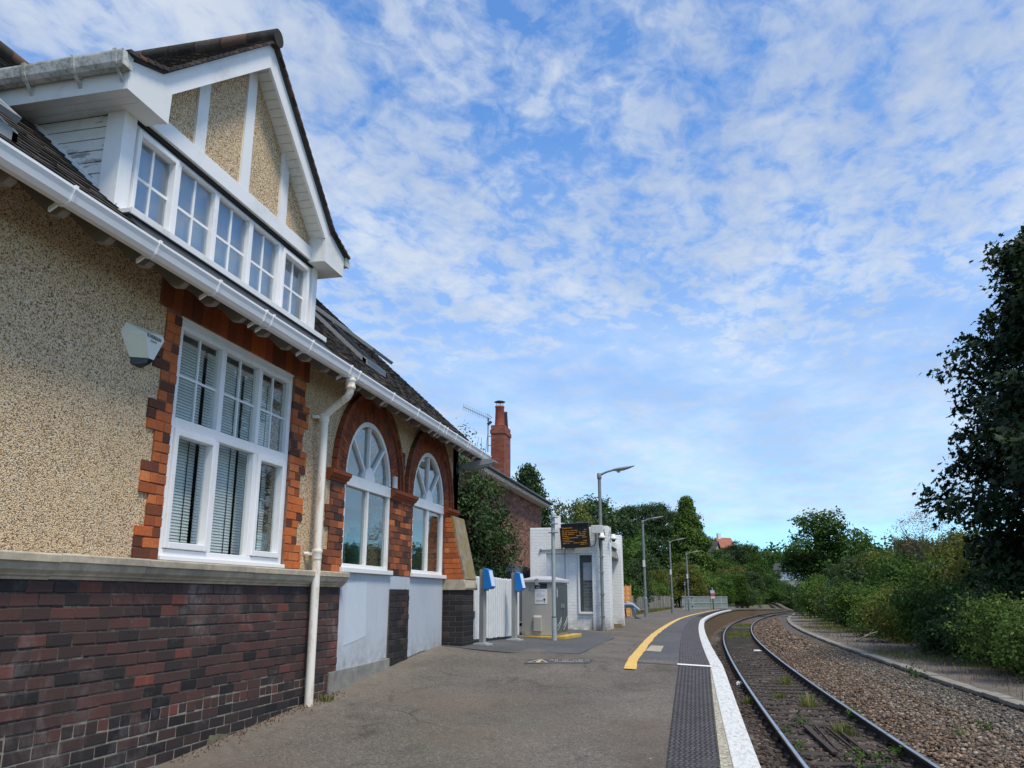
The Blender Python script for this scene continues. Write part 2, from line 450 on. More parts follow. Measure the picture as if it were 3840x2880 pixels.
    # asphalt
    def asphalt(name, lo, hi, stain, tint, worn=False):
        t = NT(name); f = t.noise(0.7, 6, 0.62); g = t.noise(150, 3, 0.8); h = t.voro(120, 'Color')
        s2 = t.n('ShaderNodeSeparateColor'); t.l(h, s2.inputs[0])
        c = t.ramp(f, [(0.3, lo), (0.7, hi)])
        k = t.noise(2.2, 6, 0.7, t.map((1, .6, 1), loc=(5, 2, 0)), 0.4)
        c = t.mix(t.ramp(k, [(0.52, 0.0), (0.70, 0.7)]), c, stain)
        k2 = t.noise(0.45, 5, 0.6, t.map(loc=(15, 7, 0)))
        c = t.mix(t.ramp(k2, [(0.5, 0.0), (0.7, 0.5)]), c, tint)
        c = t.mix(0.7, c, t.ramp(s2.outputs[1], [(0.0, .35), (0.5, .95), (1.0, 1.6)]), 'MULTIPLY'); hh = t.voro(46, 'Color', vec=t.map(loc=(3, 1, 7))); s6 = t.n('ShaderNodeSeparateColor'); t.l(hh, s6.inputs[0]); c = t.mix(.45, c, t.ramp(s6.outputs[0], [(0.0, .55), (.5, .95), (.93, 1.1), (1.0, 1.9)]), 'MULTIPLY')
        if worn:
            gum = t.voro(1.9, 'Distance'); c = t.mix(t.ramp(gum, [(.0, .75), (.022, .7), (.03, 0.0)]), c, (.42, .40, .36))
            gum2 = t.voro(1.3, 'Distance', vec=t.map(loc=(4, 9, 0))); c = t.mix(t.ramp(gum2, [(.0, .8), (.02, .7), (.03, 0.0)]), c, (.035, .03, .028))
            cr = t.voro(.42, 'Distance', 'DISTANCE_TO_EDGE', t.map(loc=(2.3, 1.1, 0))); c = t.mix(t.math('MULTIPLY', t.ramp(cr, [(0.0, .55), (.004, .5), (.008, 0.0)]), t.ramp(t.noise(.8, 4), [(.5, 0.0), (.6, 1.0)])), c, (.04, .035, .03))
            s5 = t.n('ShaderNodeSeparateXYZ'); t.l(t.obj, s5.inputs[0]); wx = t.math('ADD', t.math('MULTIPLY', s5.outputs[0], -1.0), t.math('MULTIPLY', t.math('SUBTRACT', t.noise(3.5, 5, .7), .5), .9))
            wr = t.n('ShaderNodeMapRange'); wr.inputs[1].default_value = 3.55; wr.inputs[2].default_value = 4.2; t.l(wx, wr.inputs[0])
            c = t.mix(t.math('MULTIPLY', wr.outputs[0], t.ramp(t.noise(9, 5, .75), [(.35, .15), (.6, .85)])), c, (.20, .175, .145))
            rd = t.noise(.33, 5, .65, t.map(loc=(31, 17, 0))); c = t.mix(t.ramp(rd, [(.52, 0.0), (.66, .45)]), c, (.145, .108, .082))
        t.col(c); t.rough(0.9); t.bs.inputs['Specular IOR Level'].default_value = .2; t.bump(t.mix(.5, g, t.noise(48, 4, .8)), 0.8, 0.008); M[name] = t.m
    asphalt('asphalt_old', (.108, .096, .083), (.168, .151, .130), (.058, .051, .044), (.122, .121, .096), True)
    asphalt('asphalt_dark', (.080, .082, .087), (.112, .114, .118), (.08, .08, .085), (.13, .128, .13))
    t = NT('coping_white'); f = t.noise(26, 5, 0.75, t.map((1, .35, 1))); g = t.noise(2.5, 5, 0.7)
    c = t.mix(t.math('MULTIPLY', t.ramp(f, [(0.46, 0.0), (0.64, 0.85)]), t.ramp(g, [(0.3, 0.35), (0.7, 1.0)])), (.60, .615, .61), (.24, .225, .19))
    t.col(c); t.rough(0.8); t.bump(f, 0.4, 0.008); M['coping_white'] = t.m
    t = NT('coping_worn'); f = t.noise(30, 5, 0.75); c = t.ramp(f, [(0.35, (.12, .11, .09)), (0.52, (.36, .33, .25)), (0.7, (.66, .64, .56))]); t.col(c); t.rough(0.9); t.bump(f, 0.6, 0.01); M['coping_worn'] = t.m
    simple('coping_stone', (.12, .11, .095), 0.95, 0, 0.3, 8, 0.5)
    simple('old_coping', (.225, .21, .178), 0.95, 0, 0.35, 5, 0.5)
    t = NT('platform_brick'); br = t.n('ShaderNodeTexBrick'); s2 = t.n('ShaderNodeSeparateXYZ'); t.l(t.obj, s2.inputs[0]); cx = t.n('ShaderNodeCombineXYZ')
    t.l(s2.outputs[1], cx.inputs[0]); t.l(s2.outputs[2], cx.inputs[1]); t.l(cx.outputs[0], br.inputs[0])
    br.inputs['Color1'].default_value = (.26, .15, .065, 1); br.inputs['Color2'].default_value = (.14, .09, .045, 1); br.inputs['Mortar'].default_value = (.04, .03, .022, 1)
    br.inputs['Scale'].default_value = 1.0; br.inputs['Brick Width'].default_value = .23; br.inputs['Row Height'].default_value = .08; br.inputs['Mortar Size'].default_value = .008
    t.col(t.mix(t.ramp(t.noise(4, 6, .7), [(.4, 0.0), (.7, .7)]), br.outputs[0], (.06, .045, .022))); t.rough(0.95); t.bump(t.noise(9, 5, .8), 1.0, .05); M['platform_brick'] = t.m
    t = NT('tactile'); a = t.attr(); f = t.noise(9, 5, 0.7); c = t.ramp(f, [(0.3, (.026, .025, .028)), (0.7, (.052, .050, .055))])
    g = t.noise(1.2, 5, 0.7); c = t.mix(t.ramp(g, [(0.55, 0.0), (0.7, 0.4)]), c, (.15, .145, .145)); t.col(c); t.rough(0.95); t.bs.inputs['Specular IOR Level'].default_value = .08; M['tactile'] = t.m
    simple('tactile_stud', (.088, .084, .094), 0.9, 0, 0.35, 7)
    t = NT('yellow_line'); f = t.noise(22, 5, 0.75); g = t.noise(3, 5, .7)
    c = t.mix(t.math('MULTIPLY', t.ramp(f, [(0.47, 0.0), (0.62, 0.85)]), t.ramp(g, [(.3, .2), (.7, 1.0)])), t.mix(t.ramp(g, [(.35, 0.0), (.7, 1.0)]), (.66, .40, .07), (.72, .50, .16)), (.30, .24, .14)); t.col(c); t.rough(0.75); M['yellow_line'] = t.m
    t = NT('white_line'); f = t.noise(30, 5, 0.7); t.col(t.mix(t.ramp(f, [(0.55, 0.0), (0.68, .7)]), (.74, .75, .74), (.3, .3, .3))); t.rough(0.8); M['white_line'] = t.m
    t = NT('faded_mark'); f = t.noise(14, 5, 0.75); t.col(t.mix(t.ramp(f, [(0.42, 0.0), (0.62, .85)]), (.42, .37, .25), (.19, .18, .17))); t.rough(0.85); M['faded_mark'] = t.m
    simple('stencil_ground', (.065, .065, .066), 0.9, 0, 0.15, 12)
    simple('stencil_letter', (.36, .35, .32), 0.9, 0, 0.35, 40)
    simple('stencil_yellow', (.52, .44, .20), 0.9, 0, 0.3, 30)
    # ballast bed
    t = NT('ballast_bed'); h = t.voro(15, 'Color'); d = t.voro(15, 'Distance'); s2 = t.n('ShaderNodeSeparateColor'); t.l(h, s2.inputs[0])
    c = t.ramp(s2.outputs[0], [(0.0, (.055, .04, .03)), (0.5, (.13, .092, .066)), (0.85, (.205, .15, .11)), (1.0, (.30, .25, .21))])
    s3 = t.n('ShaderNodeSeparateXYZ'); t.l(t.obj, s3.inputs[0])
    g = t.noise(0.35, 5, 0.65)
    c = t.mix(t.ramp(g, [(0.45, 0.0), (0.62, 0.65)]), c, (.085, .075, .068))
    c = t.mix(1.0, c, t.ramp(d, [(0.35, 1.0), (0.8, .35)]), 'MULTIPLY')
    t.col(c); t.rough(0.95); t.bump(t.math('MULTIPLY', d, -1.0), 0.9, 0.05); M['ballast_bed'] = t.m
    def stone(name, st):
        t = NT(name); a = t.attr(); t.col(t.mix(t.ramp(t.noise(30, 3), [(.4, 0.0), (.7, .45)]), t.ramp(a, st), (.06, .045, .035))); t.rough(0.9); M[name] = t.m
    stone('ballast_brown', [(0.0, (.05, .035, .024)), (0.5, (.14, .092, .058)), (0.85, (.24, .165, .108)), (1.0, (.36, .30, .23))])
    stone('ballast_grey', [(0.0, (.055, .048, .038)), (0.5, (.135, .115, .09)), (0.85, (.23, .195, .155)), (1.0, (.38, .35, .30))])
    stone('ballast_dark', [(0.0, (.018, .015, .014)), (0.5, (.045, .035, .03)), (0.85, (.085, .062, .05)), (1.0, (.16, .12, .10))])
    # ground
    t = NT('earth_grass'); f = t.noise(0.5, 6, 0.7); g = t.noise(16, 5, 0.8)
    c = t.ramp(g, [(0.25, (.06, .05, .038)), (0.5, (.13, .112, .088)), (0.75, (.21, .185, .155))])
    k = t.ramp(g, [(0.3, (.028, .042, .012)), (0.7, (.085, .10, .03))])
    c = t.mix(t.ramp(f, [(0.42, 0.0), (0.60, 0.85)]), c, k); t.col(c); t.rough(0.95); t.bump(g, 0.7, 0.05); M['earth_grass'] = t.m
    t = NT('soil_dark'); f = t.noise(1.1, 6, .7); g = t.noise(26, 5, .8); c = t.ramp(g, [(.25, (.04, .034, .03)), (.5, (.105, .09, .077)), (.72, (.17, .145, .125)), (.8, (.30, .27, .24))]); c = t.mix(t.ramp(f, [(.46, 0.0), (.64, .7)]), c, t.ramp(g, [(.3, (.025, .022, .02)), (.7, (.07, .06, .052))])); t.col(c); t.rough(.95); t.bump(g, 1.0, .05); M['soil_dark'] = t.m
    t = NT('earth_bare'); f = t.noise(0.8, 6, 0.7); g = t.noise(20, 5, 0.8)
    c = t.ramp(g, [(0.25, (.065, .052, .045)), (0.5, (.145, .12, .105)), (0.75, (.24, .20, .18))])
    c = t.mix(t.ramp(f, [(0.56, 0.0), (0.68, 0.55)]), c, (.075, .08, .03)); t.col(c); t.rough(0.95); t.bump(g, 0.8, 0.04); M['earth_bare'] = t.m
    # foliage
    def leaf(name, stops, trans=0.3):
        t = NT(name); a = t.attr(); c = t.ramp(a, stops)
        nn = t.noise(0.55, 3, .6); c = t.mix(t.ramp(nn, [(.35, 0.0), (.7, .5)]), c, t.mix(1.0, c, (1.25, 1.2, .7), 'MULTIPLY'))
        t.l(c, t.bs.inputs['Base Color']); t.rough(0.6); t.bs.inputs['Specular IOR Level'].default_value = 0.18
        tl = t.n('ShaderNodeBsdfTranslucent'); t.l(c, tl.inputs[0]); mx = t.n('ShaderNodeMixShader'); mx.inputs[0].default_value = trans
        t.l(t.bs.outputs[0], mx.inputs[1]); t.l(tl.outputs[0], mx.inputs[2]); t.l(mx.outputs[0], t.out.inputs[0]); M[name] = t.m
    leaf('leaf_maple', [(0, (0.010, 0.019, 0.010)), (.6, (0.018, 0.034, 0.014)), (1, (0.034, 0.061, 0.019))], 0.15)
    leaf('leaf_mid', [(0, (0.025, 0.057, 0.014)), (.5, (0.055, 0.117, 0.024)), (.9, (0.098, 0.170, 0.034)), (1, (0.150, 0.223, 0.061))])
    leaf('leaf_dark', [(0, (0.019, 0.040, 0.020)), (.5, (0.041, 0.079, 0.031)), (1, (0.086, 0.144, 0.047))], 0.2)
    leaf('leaf_olive', [(0, (0.054, 0.070, 0.019)), (.5, (0.120, 0.142, 0.033)), (.9, (0.197, 0.217, 0.053)), (1, (0.269, 0.250, 0.073))])
    leaf('leaf_bright', [(0, (0.043, 0.087, 0.021)), (.5, (0.094, 0.174, 0.034)), (.9, (0.153, 0.247, 0.050)), (1, (0.233, 0.290, 0.086))], 0.35)
    leaf('leaf_pale', [(0, (0.037, 0.071, 0.016)), (.5, (0.079, 0.141, 0.033)), (.9, (0.144, 0.226, 0.066)), (1, (0.216, 0.302, 0.119))], 0.35)
    leaf('leaf_conifer', [(0, (0.037, 0.077, 0.019)), (.5, (0.081, 0.141, 0.029)), (1, (0.164, 0.238, 0.045))], 0.15)
    leaf('leaf_brown', [(0, (0.088, 0.052, 0.035)), (.5, (0.193, 0.123, 0.088)), (1, (0.298, 0.210, 0.149))], 0.2)
    leaf('leaf_grass', [(0, (0.070, 0.089, 0.026)), (.5, (0.154, 0.186, 0.045)), (.9, (0.238, 0.253, 0.070)), (1, (0.336, 0.297, 0.126))], 0.3)
    leaf('leaf_dry', [(0, (.12, .09, .06)), (.6, (.22, .18, .12)), (1, (.32, .27, .19))], 0.2)
    leaf('flower_pale', [(0, (.25, .22, .22)), (1, (.45, .42, .40))], 0.2)
make_materials()
# ------------------------------------------------------------------ lie of the land (z = 0 at the level platform edge)
def rail_x(Y):
    if Y < 37: return 0.54 + 0.00068 * (37 - Y) ** 2
    if Y < 150: return 0.54 + 422 - math.sqrt(422 ** 2 - (Y - 37) ** 2)
    x0 = 0.54 + 422 - math.sqrt(422 ** 2 - 113 ** 2)
    return x0 + (Y - 150) * 113 / math.sqrt(422 ** 2 - 113 ** 2)
def off(Y, d):
    """point at distance d to the right of the left rail"""
    e = 0.05; s = (rail_x(Y + e) - rail_x(Y - e)) / (2 * e); n = math.hypot(1, s)
    return rail_x(Y) + d / n, Y - s * d / n
def EDG(Y): return -0.78 + 0.16 * min(1, max(0, (Y - 40) / 15))
def drop(Y): return -0.0018 * min(60, max(0, Y - 18)) - .0125 * max(0, Y - 85)
def ramp(Y): return -0.075 * (13 - Y) if Y < 13 else 0.0
def zpl(X, Y):
    xe = rail_x(Y) + EDG(Y)
    return min(.25, max(0, (xe - X) * .052)) + ramp(Y) + drop(Y)

def sstep(t):
    t = min(1, max(0, t)); return t * t * (3 - 2 * t)
def xl(Y):
    """left limit of the platform surface"""
    if Y < 14.2: return -4.35
    if Y < 40: return -5.4
    if Y < 70: return -3.9 + (Y - 40) / 30 * 1.0
    if Y < 90: return -2.9 + (Y - 70) / 20 * 3.6
    return max(.7, rail_x(Y) - 2.6)
def hill(X, Y):
    h = 6.5 * sstep((Y - 140) / 130) + 5.5 * sstep((-X - 9) / 45) * sstep((Y - 50) / 90) + 2.5 * sstep((X - 14) / 40)
    return h + 10 * sstep((Y - 330) / 500)
def land(d, Y):
    X, YY = off(Y, d)
    if -0.76 < d < 4.02: return -1.45
    if d <= -0.76:
        if X > xl(YY) + .12 and Y < 133: return -1.45
        e = -5.5 if Y < 40 else -3.0
        base = .16 + max(-.25, drop(Y))
        if Y >= 133: base = -1.2 + 1.3 * sstep((-d - 0.8) / 3.5)
        return base + hill(X, Y)
    base = -0.745
    if d > 6.6: base += 1.9 * sstep((d - 6.6) / 9)
    return base + hill(X, Y)
# ------------------------------------------------------------------ the station building
WX = -4.2                                   # face of the rendered wall
st = thing('station_building', 'old railway station house with pebble-dash walls, red brick window surrounds and a tiled dormer gable', 'building', (-6.0, 6.0, 0.0))
CH = 0.083                                  # brick course

def rr_plinth(z):
    t = min(1, max(0, (z + .05) / .3)); return min(1, max(0, random.gauss(.22 + .27 * t, .17 + .06 * t)))
def lay(mb, y0, y1, z0, z1, xf, depth=0.1, bl=0.225, ch=CH, mask=None, rr=None, header=None, joint=0.010, proud=0.004, off=0.0):
    """stretcher-bonded bricks on a wall facing +X, one small box per brick"""
    n = int(round((z1 - z0) / ch))
    for i in range(n):
        za, zb = z0 + i * ch, z0 + (i + 1) * ch
        L = bl
        if header and header(i): L = bl / 2
        y = y0 - (L / 2 if (i % 2) else 0) - off
        while y < y1 - 0.012:
            a, b = max(y, y0), min(y + L, y1)
            y += L
            if b - a < 0.03: continue
            if mask and not mask((a + b) / 2, (za + zb) / 2): continue
            j = joint / 2
            p = random.uniform(-proud, proud)
            w = lambda: random.uniform(-0.0025, 0.0025)
            mb.box(xf - depth, xf + p, a + j + w(), b - j + w(), za + j + w(), zb - j + w(), rnd=(rr(z=(za + zb) / 2) if rr is rr_plinth else (rr or random.random)()))
            for q in range(len(mb.v) - 4, len(mb.v)):
                x_, y_, z_ = mb.v[q]; mb.v[q] = (x_, y_ + random.uniform(-.0035, .0035), z_ + random.uniform(-.003, .003))

# --- rendered wall with its openings
A1, A2, RA = 10.07, 12.50, 0.77             # arch centres, window half width
SP = 2.42                                   # springing
b = MB()
def wallbox(y0, y1, z0, z1): b.box(WX - 0.34, WX, y0, y1, z0, z1)
wallbox(-3, 5.858, -1.4, 3.58); wallbox(5.858, 7.912, -1.4, 1.245); wallbox(5.858, 7.912, 3.29, 3.58)
RO = RA + .02
wallbox(7.912, A1 - RO, -1.4, 3.58); wallbox(A1 - RO, A1 + RO, -1.4, 1.255); wallbox(A1 + RO, A2 - RO, -1.4, 3.58)
wallbox(A2 - RO, A2 + RO, -1.4, 1.255); wallbox(A2 + RO, 14.1, -1.4, 3.58)
for c in (A1, A2):
    arc = [(c - RO * math.cos(t), SP + RO * math.sin(t)) for t in np.linspace(0, math.pi, 25)]
    for (ya, za), (yb, zb) in zip(arc[:-1], arc[1:]):
        b.prism([(ya, za), (yb, zb), (yb, 3.58), (ya, 3.58)], 0, WX - 0.34, WX)
# end gable wall (faces away from the camera) and back
b.prism([(WX, -1.4), (WX, 3.78), (-8.0, 7.32), (-11.8, 3.78), (-11.8, -1.4)], 1, 13.78, 14.1)
b.box(-11.8, -11.5, -3, 13.78, -1.4, 3.6)
b.build('wall', M['roughcast'], st)
# --- dark plinth of old bricks
b = MB(); b.box(-4.24, -4.1705, -3, 9.27, -1.4, 1.085); plinth = b.build('plinth', M['mortar_plinth'], st)
b = MB()
def hdr(i): return i in (12,)
random.seed(3)
lay(b, 0.5, 9.27, -0.95, -0.95 + 24 * CH + .04, -4.165, 0.05, 0.232, 0.0845, header=hdr, rr=rr_plinth)
b.build('brickwork', M['brick_plinth'], plinth, bevel=0.006)
# --- moulded stone string course, in lengths
prof = [(0, 1.082), (.028, 1.082), (.034, 1.10), (.05, 1.108), (.056, 1.12), (.082, 1.142), (.094, 1.178), (.094, 1.188), (.112, 1.19), (.114, 1.238), (.104, 1.247), (0, 1.252)]
b = MB(); ys = [-3, .6, 2.4, 3.55, 4.72, 5.62, 7.15, 8.55, 9.30]
for ya, yb in zip(ys[:-1], ys[1:]):
    dz = random.uniform(-.004, .004)
    b.prism([(-4.18 + p, z + dz) for p, z in prof], 1, ya + .002, yb - .002)
b.build('string_course', M['stone'], st, bevel=0.004)

# --- big window with its brick surround
sur = MB()
def rr_red(): return min(1, max(0, random.choice([random.gauss(.18, .1), random.gauss(.62, .16), random.gauss(.72, .12), random.gauss(.8, .1)])))
random.seed(5)
z = 1.252
for k in range(8):
    w = 0.31 if k % 2 == 0 else 0.20
    lay(sur, 5.87 - w, 5.87, z, z + 3 * CH, WX + .018, 0.12, 0.205, mask=None, rr=rr_red, off=0.1 * (k % 2), joint=.007)
    w = 0.36 if k % 2 == 0 else 0.26
    lay(sur, 7.90, 7.90 + w, z, z + 3 * CH, WX + .018, 0.12, 0.205, mask=None, rr=rr_red, off=0.07 * (k % 2), joint=.007)
    z += 3 * CH
for i in range(19):                          # flat arch of bricks on edge
    ya = 5.58 + i * .139
    sur.box(WX - .10, WX + .018 + random.uniform(-.003, .003), ya + .003, ya + .136, 3.27, 3.50, rnd=random.uniform(.25, .6))
surround = sur.build('brick_surround', M['brick_red'], st, bevel=0.004)
b = MB(); b.box(WX - .09, WX + .011, 5.675, 5.868, 1.253, 3.27).cut(); b.box(WX - .09, WX + .011, 7.902, 8.155, 1.253, 3.27).cut(); b.box(WX - .09, WX + .011, 5.57, 8.21, 3.272, 3.5).cut()
b.each('pointing', M['mortar_red'], surround)

def frame_rect(mb, y0, y1, z0, z1, w, xa, xb):
    mb.box(xa, xb, y0, y0 + w, z0, z1); mb.box(xa, xb, y1 - w, y1, z0, z1)
    mb.box(xa, xb, y0 + w, y1 - w, z0, z0 + w); mb.box(xa, xb, y0 + w, y1 - w, z1 - w, z1)

fx0, fx1 = -4.29, -4.212
f = MB()
f.box(fx0, fx1, 5.875, 5.945, 1.29, 3.25); f.box(fx0, fx1, 7.83, 7.895, 1.29, 3.25)
f.box(fx0, fx1, 5.945, 7.83, 3.165, 3.25); f.box(fx0, fx1, 5.945, 7.83, 1.29, 1.345); f.box(fx0, fx1, 5.945, 7.83, 2.32, 2.415)
f.box(fx0, fx1 + .014, 5.875, 7.895, 3.25, 3.272); f.box(fx0, fx1 + .008, 5.90, 7.87, 3.19, 3.215)
for ya, yb in ((6.555, 6.625), (7.225, 7.285)):
    f.box(fx0, fx1 - .002, ya, yb, 1.345, 2.32); f.box(fx0, fx1 - .002, ya, yb, 2.415, 3.165)
f.box(fx0 + .02, -4.165, 5.872, 7.898, 1.2535, 1.29)   # sill
win = f.build('window', M['white_plastic'], st, bevel=0.005)
lights = ((5.945, 6.555), (6.625, 7.225), (7.285, 7.83))
s = MB()
for ya, yb in (lights[0], lights[2]):
    frame_rect(s, ya + .002, yb - .002, 1.35, 2.317, .052, fx0 + .01, fx1 + .02); s.cut()
s.each('opening_sash', M['white_plastic'], win, bevel=0.006)
for ya, yb in lights:
    g = MB(); g.box(-4.262, -4.256, ya, yb, 2.415, 3.165); g.box(-4.262, -4.256, ya + .01, yb - .01, 1.345, 2.32)
    g.build('pane', M['glass'], win)
    m = (ya + yb) / 2
    bar = MB(); bar.box(-4.268, -4.248, m - .009, m + .009, 2.415, 3.165); bar.box(-4.267, -4.249, ya, m - .009, 2.775, 2.793); bar.box(-4.267, -4.249, m + .009, yb, 2.775, 2.793)
    bar.build('glazing_bar', M['white_plastic'], win)
    bl = MB(); zz = 1.35
    bl.box(-4.45, -4.41, ya - .01, yb + .02, 3.13, 3.17)
    while zz < 3.13:
        bl.quad((-4.410, ya - .005, zz), (-4.410, yb + .01, zz), (-4.418, yb + .01, zz + .0248), (-4.418, ya - .005, zz + .0248)); zz += .0265
    for yy in (ya + .14, yb - .1): bl.box(-4.407, -4.406, yy - .006, yy + .006, 1.35, 3.13, mi=1)
    bl.build('blind', [M['blind'], M['letter_dark']], win, fixn=False)
b = MB(); b.box(-6.5, -6.45, 5.2, 8.5, .9, 3.4); b.box(-6.45, -4.56, 5.2, 5.25, .9, 3.4); b.box(-6.45, -4.56, 8.45, 8.5, .9, 3.4); b.box(-6.45, -4.56, 5.25, 8.45, 3.35, 3.4); b.box(-6.45, -4.56, 5.25, 8.45, .9, .95)
b.build('room', M['room_wall'], st)

# --- the two arched windows with brick piers, imposts and arch rings
random.seed(8)
jamb = MB()
ZB = [0]
def rr_pier(): return min(1, max(0, random.gauss(.5, .2) + random.choice((-.15, 0, 0, .3))))
z = 1.252
for k in range(4):
    w = 0.50 if k % 2 == 0 else 0.38
    lay(jamb, A1 - RA - w, A1 - RA, z, z + 3 * CH, WX + .022, 0.13, 0.22, rr=rr_pier, off=.05 * k, joint=.006); z += 3 * CH
jamb.cut(); lay(jamb, A1 + RA, A2 - RA, 1.255, 1.255 + 13 * CH - .03, WX + .022, 0.13, 0.22, rr=rr_pier, joint=.006, off=.06); jamb.cut()
lay(jamb, A2 + RA, A2 + RA + .33, 1.255, 1.255 + 13 * CH - .03, WX + .022, 0.13, 0.22, rr=rr_pier, joint=.006, off=.02); jamb.cut()
# haunches beside the arch rings
def haunch(y, z):
    return all(math.hypot(y - c, z - SP) > 1.17 for c in (A1, A2))
lay(jamb, A1 + RA + .36, A2 - RA - .36, SP, 3.0, WX + .012, 0.1, 0.1, rr=lambda: .2, mask=haunch, joint=.006); jamb.cut()
pier = jamb.each('brick_pier', M['brick_pier'], st, bevel=0.004)[0]
b = MB(); b.box(WX - .1, WX + .012, A1 - RA - .372, A1 - RA - .004, 1.2545, 2.30).cut(); b.box(WX - .1, WX + .012, A1 + RA + .004, A2 - RA - .004, 1.258, 2.3).cut(); b.box(WX - .1, WX + .012, A2 + RA + .004, A2 + RA + .33, 1.258, 2.3).cut()
b.each('pointing', M['mortar_dark'], pier)
for c in (A1, A2):
    b = MB(); n = 46
    for i in range(n):
        t0, t1 = math.pi * i / n + .004, math.pi * (i + 1) / n - .004
        for (ra, rb, pr) in ((RA, RA + .125, .020), (RA + .127, RA + .255, .018)):
            if i % 2 and ra == RA: pass
            P = [(c - r * math.cos(t), SP + r * math.sin(t)) for r, t in ((ra, t0), (rb, t0), (rb, t1), (ra, t1))]
            if max(p[1] for p in P) > 3.53: continue
            r_ = random.uniform(.25, 1) if random.random() < .86 else random.uniform(0, .2)
            b.prism(P, 0, WX - .14, WX + pr + random.uniform(-.002, .002), rnd=r_)
    n = 28
    for i in range(n):                       # hood mould
        t0, t1 = math.pi * i / n + .003, math.pi * (i + 1) / n - .003
        for (ra, rb, pr) in ((RA + .257, RA + .315, .045), (RA + .315, RA + .375, .070)):
            P = [(c - r * math.cos(t), SP + r * math.sin(t)) for r, t in ((ra, t0), (rb, t0), (rb, t1), (ra, t1))]
            if max(p[1] for p in P) > 3.53 or (c == A2 and P[1][0] < 11.27) or (c == A1 and P[1][0] > 11.27): continue
            b.prism(P, 0, WX - .02, WX + pr, rnd=random.uniform(.1, .9))
    b.build('brick_arch', M['brick_arch'], st, bevel=0.004)
ip = [(0, 2.285), (.03, 2.285), (.035, 2.31), (.065, 2.325), (.075, 2.35), (.095, 2.36), (.10, 2.405), (.03, 2.418), (0, 2.418)]
for ya, yb in ((8.80, A1 - RA + .01), (A1 + RA - .02, A2 - RA + .02), (A2 + RA - .02, 13.93)):
    b = MB(); b.prism([(WX + p - .13 * (p == 0), z) for p, z in ip], 1, ya, yb); b.build('impost', M['brick_arch'], st, bevel=0.003)
b = MB(); b.box(WX + .0, WX + .05, A1 + RA + .02, A1 + RA + .14, 2.43, 2.60); b.build('wall_box', M['box_cream'], st, bevel=.006)

for c in (A1, A2):
    f = MB(); xa, xb = -4.27, -4.200; y0, y1 = c - RA + .003, c + RA - .003
    f.box(xa, -4.135, y0 - .05, y1 + .05, 1.256, 1.312)        # sill
    f.box(xa, xb, y0, y0 + .065, 1.312, 2.29); f.box(xa, xb, y1 - .065, y1, 1.312, 2.29)
    f.box(xa, xb, c - .022, c + .022, 1.36, 2.29)
    f.box(xa, xb, y0 + .065, y1 - .065, 1.312, 1.36)
    f.box(xa, xb + .012, y0, y1, 2.29, 2.43)                  # transom
    hub = [(c - .17 * math.cos(t), 2.43 + .17 * math.sin(t)) for t in np.linspace(0, math.pi, 13)]
    f.prism(hub, 0, xa, xb + .010)
    ring = [(.70, t) for t in np.linspace(.03, math.pi - .03, 25)]
    for (ra, ta), (rb, tb) in zip(ring[:-1], ring[1:]):
        f.prism([(c - r * math.cos(t), SP + r * math.sin(t)) for r, t in ((.705, ta), (.766, ta), (.766, tb), (.705, tb))], 0, xa, xb + .004)
    for t in (R(43), R(90), R(137)):
        d = (math.cos(t), math.sin(t)); q = (-d[1], d[0]); w = .019
        P = [(c + d[0] * r + q[0] * s_ * w, 2.42 + d[1] * r + q[1] * s_ * w) for r, s_ in ((.15, 1), (.70, 1), (.70, -1), (.15, -1))]
        f.prism(P, 0, xa + .01, xb - .004)
    aw = f.build('arched_window', M['white_paint'], st, bevel=0.005)
    for ya, yb in ((y0 + .065, c - .022), (c + .022, y1 - .065)):
        g = MB(); g.box(-4.243, -4.238, ya, yb, 1.36, 2.29); g.build('pane', M['glass_arch'], aw)
    g = MB(); g.prism([(c - .70 * math.cos(t), 2.45 + .68 * math.sin(t)) for t in np.linspace(0, math.pi, 25)], 0, -4.243, -4.238); g.build('fanlight', M['glass_arch'], aw)
# room behind the arches
b = MB(); b.box(-5.6, -5.55, 8.6, 13.7, .7, 3.5); b.box(-5.55, -4.56, 8.6, 8.65, .7, 3.5); b.box(-5.55, -4.56, 13.65, 13.7, .7, 3.5); b.box(-5.55, -4.56, 8.65, 13.65, 3.5, 3.55)
b.build('room', M['room_wall_blue'], st)
b = MB(); b.box(-5.55, -4.56, 8.65, 13.65, .75, .8); b.box(-4.56, -4.29, 9.2, 13.3, 1.2, 1.25); b.build('room_floor', M['room_floor'], st)
b = MB()
for i in range(7):
    yy = A1 - RA + .02 + i * .075; b.tube([(-4.42 - .012 * (i % 2), yy, 1.9), (-4.42, yy + .02, 3.02)], .03, 8)
b.build('curtain', M['curtain'], st)

# --- rendered and painted panel below the arches
b = MB()
b.prism([(9.275, .16), (9.275, 1.253), (13.26, 1.253), (13.26, .18), (12.3, .20), (11.70, .15), (11.67, .15), (11.67, 1.075), (10.89, 1.075), (10.86, .20), (10.4, .17)], 0, -4.205, -4.186)
b.build('painted_panel', M['blue_grey_paint'], st, bevel=0.003)
b = MB(); b.prism([(9.47, .42), (9.50, 1.13), (10.10, 1.16), (10.12, .50), (9.9, .47)], 0, -4.187, -4.183); b.build('touched_up_patch', M['patch_paint'], st)
b = MB(); b.prism([(9.05, -.2), (9.05, .16), (9.5, .165), (10.2, .172), (10.9, .19), (10.9, -.2)], 0, -4.21, -4.150); b.build('cement_footing', M['cement'], st, bevel=.006)
random.seed(12)
b = MB(); lay(b, 10.905, 11.655, 0.0, 1.07, -4.170, 0.04, 0.22, rr=lambda: min(1, max(0, random.gauss(.45, .25))), joint=.009)
bp = b.build('brick_pilaster', M['brick_blue'], st, bevel=.005)
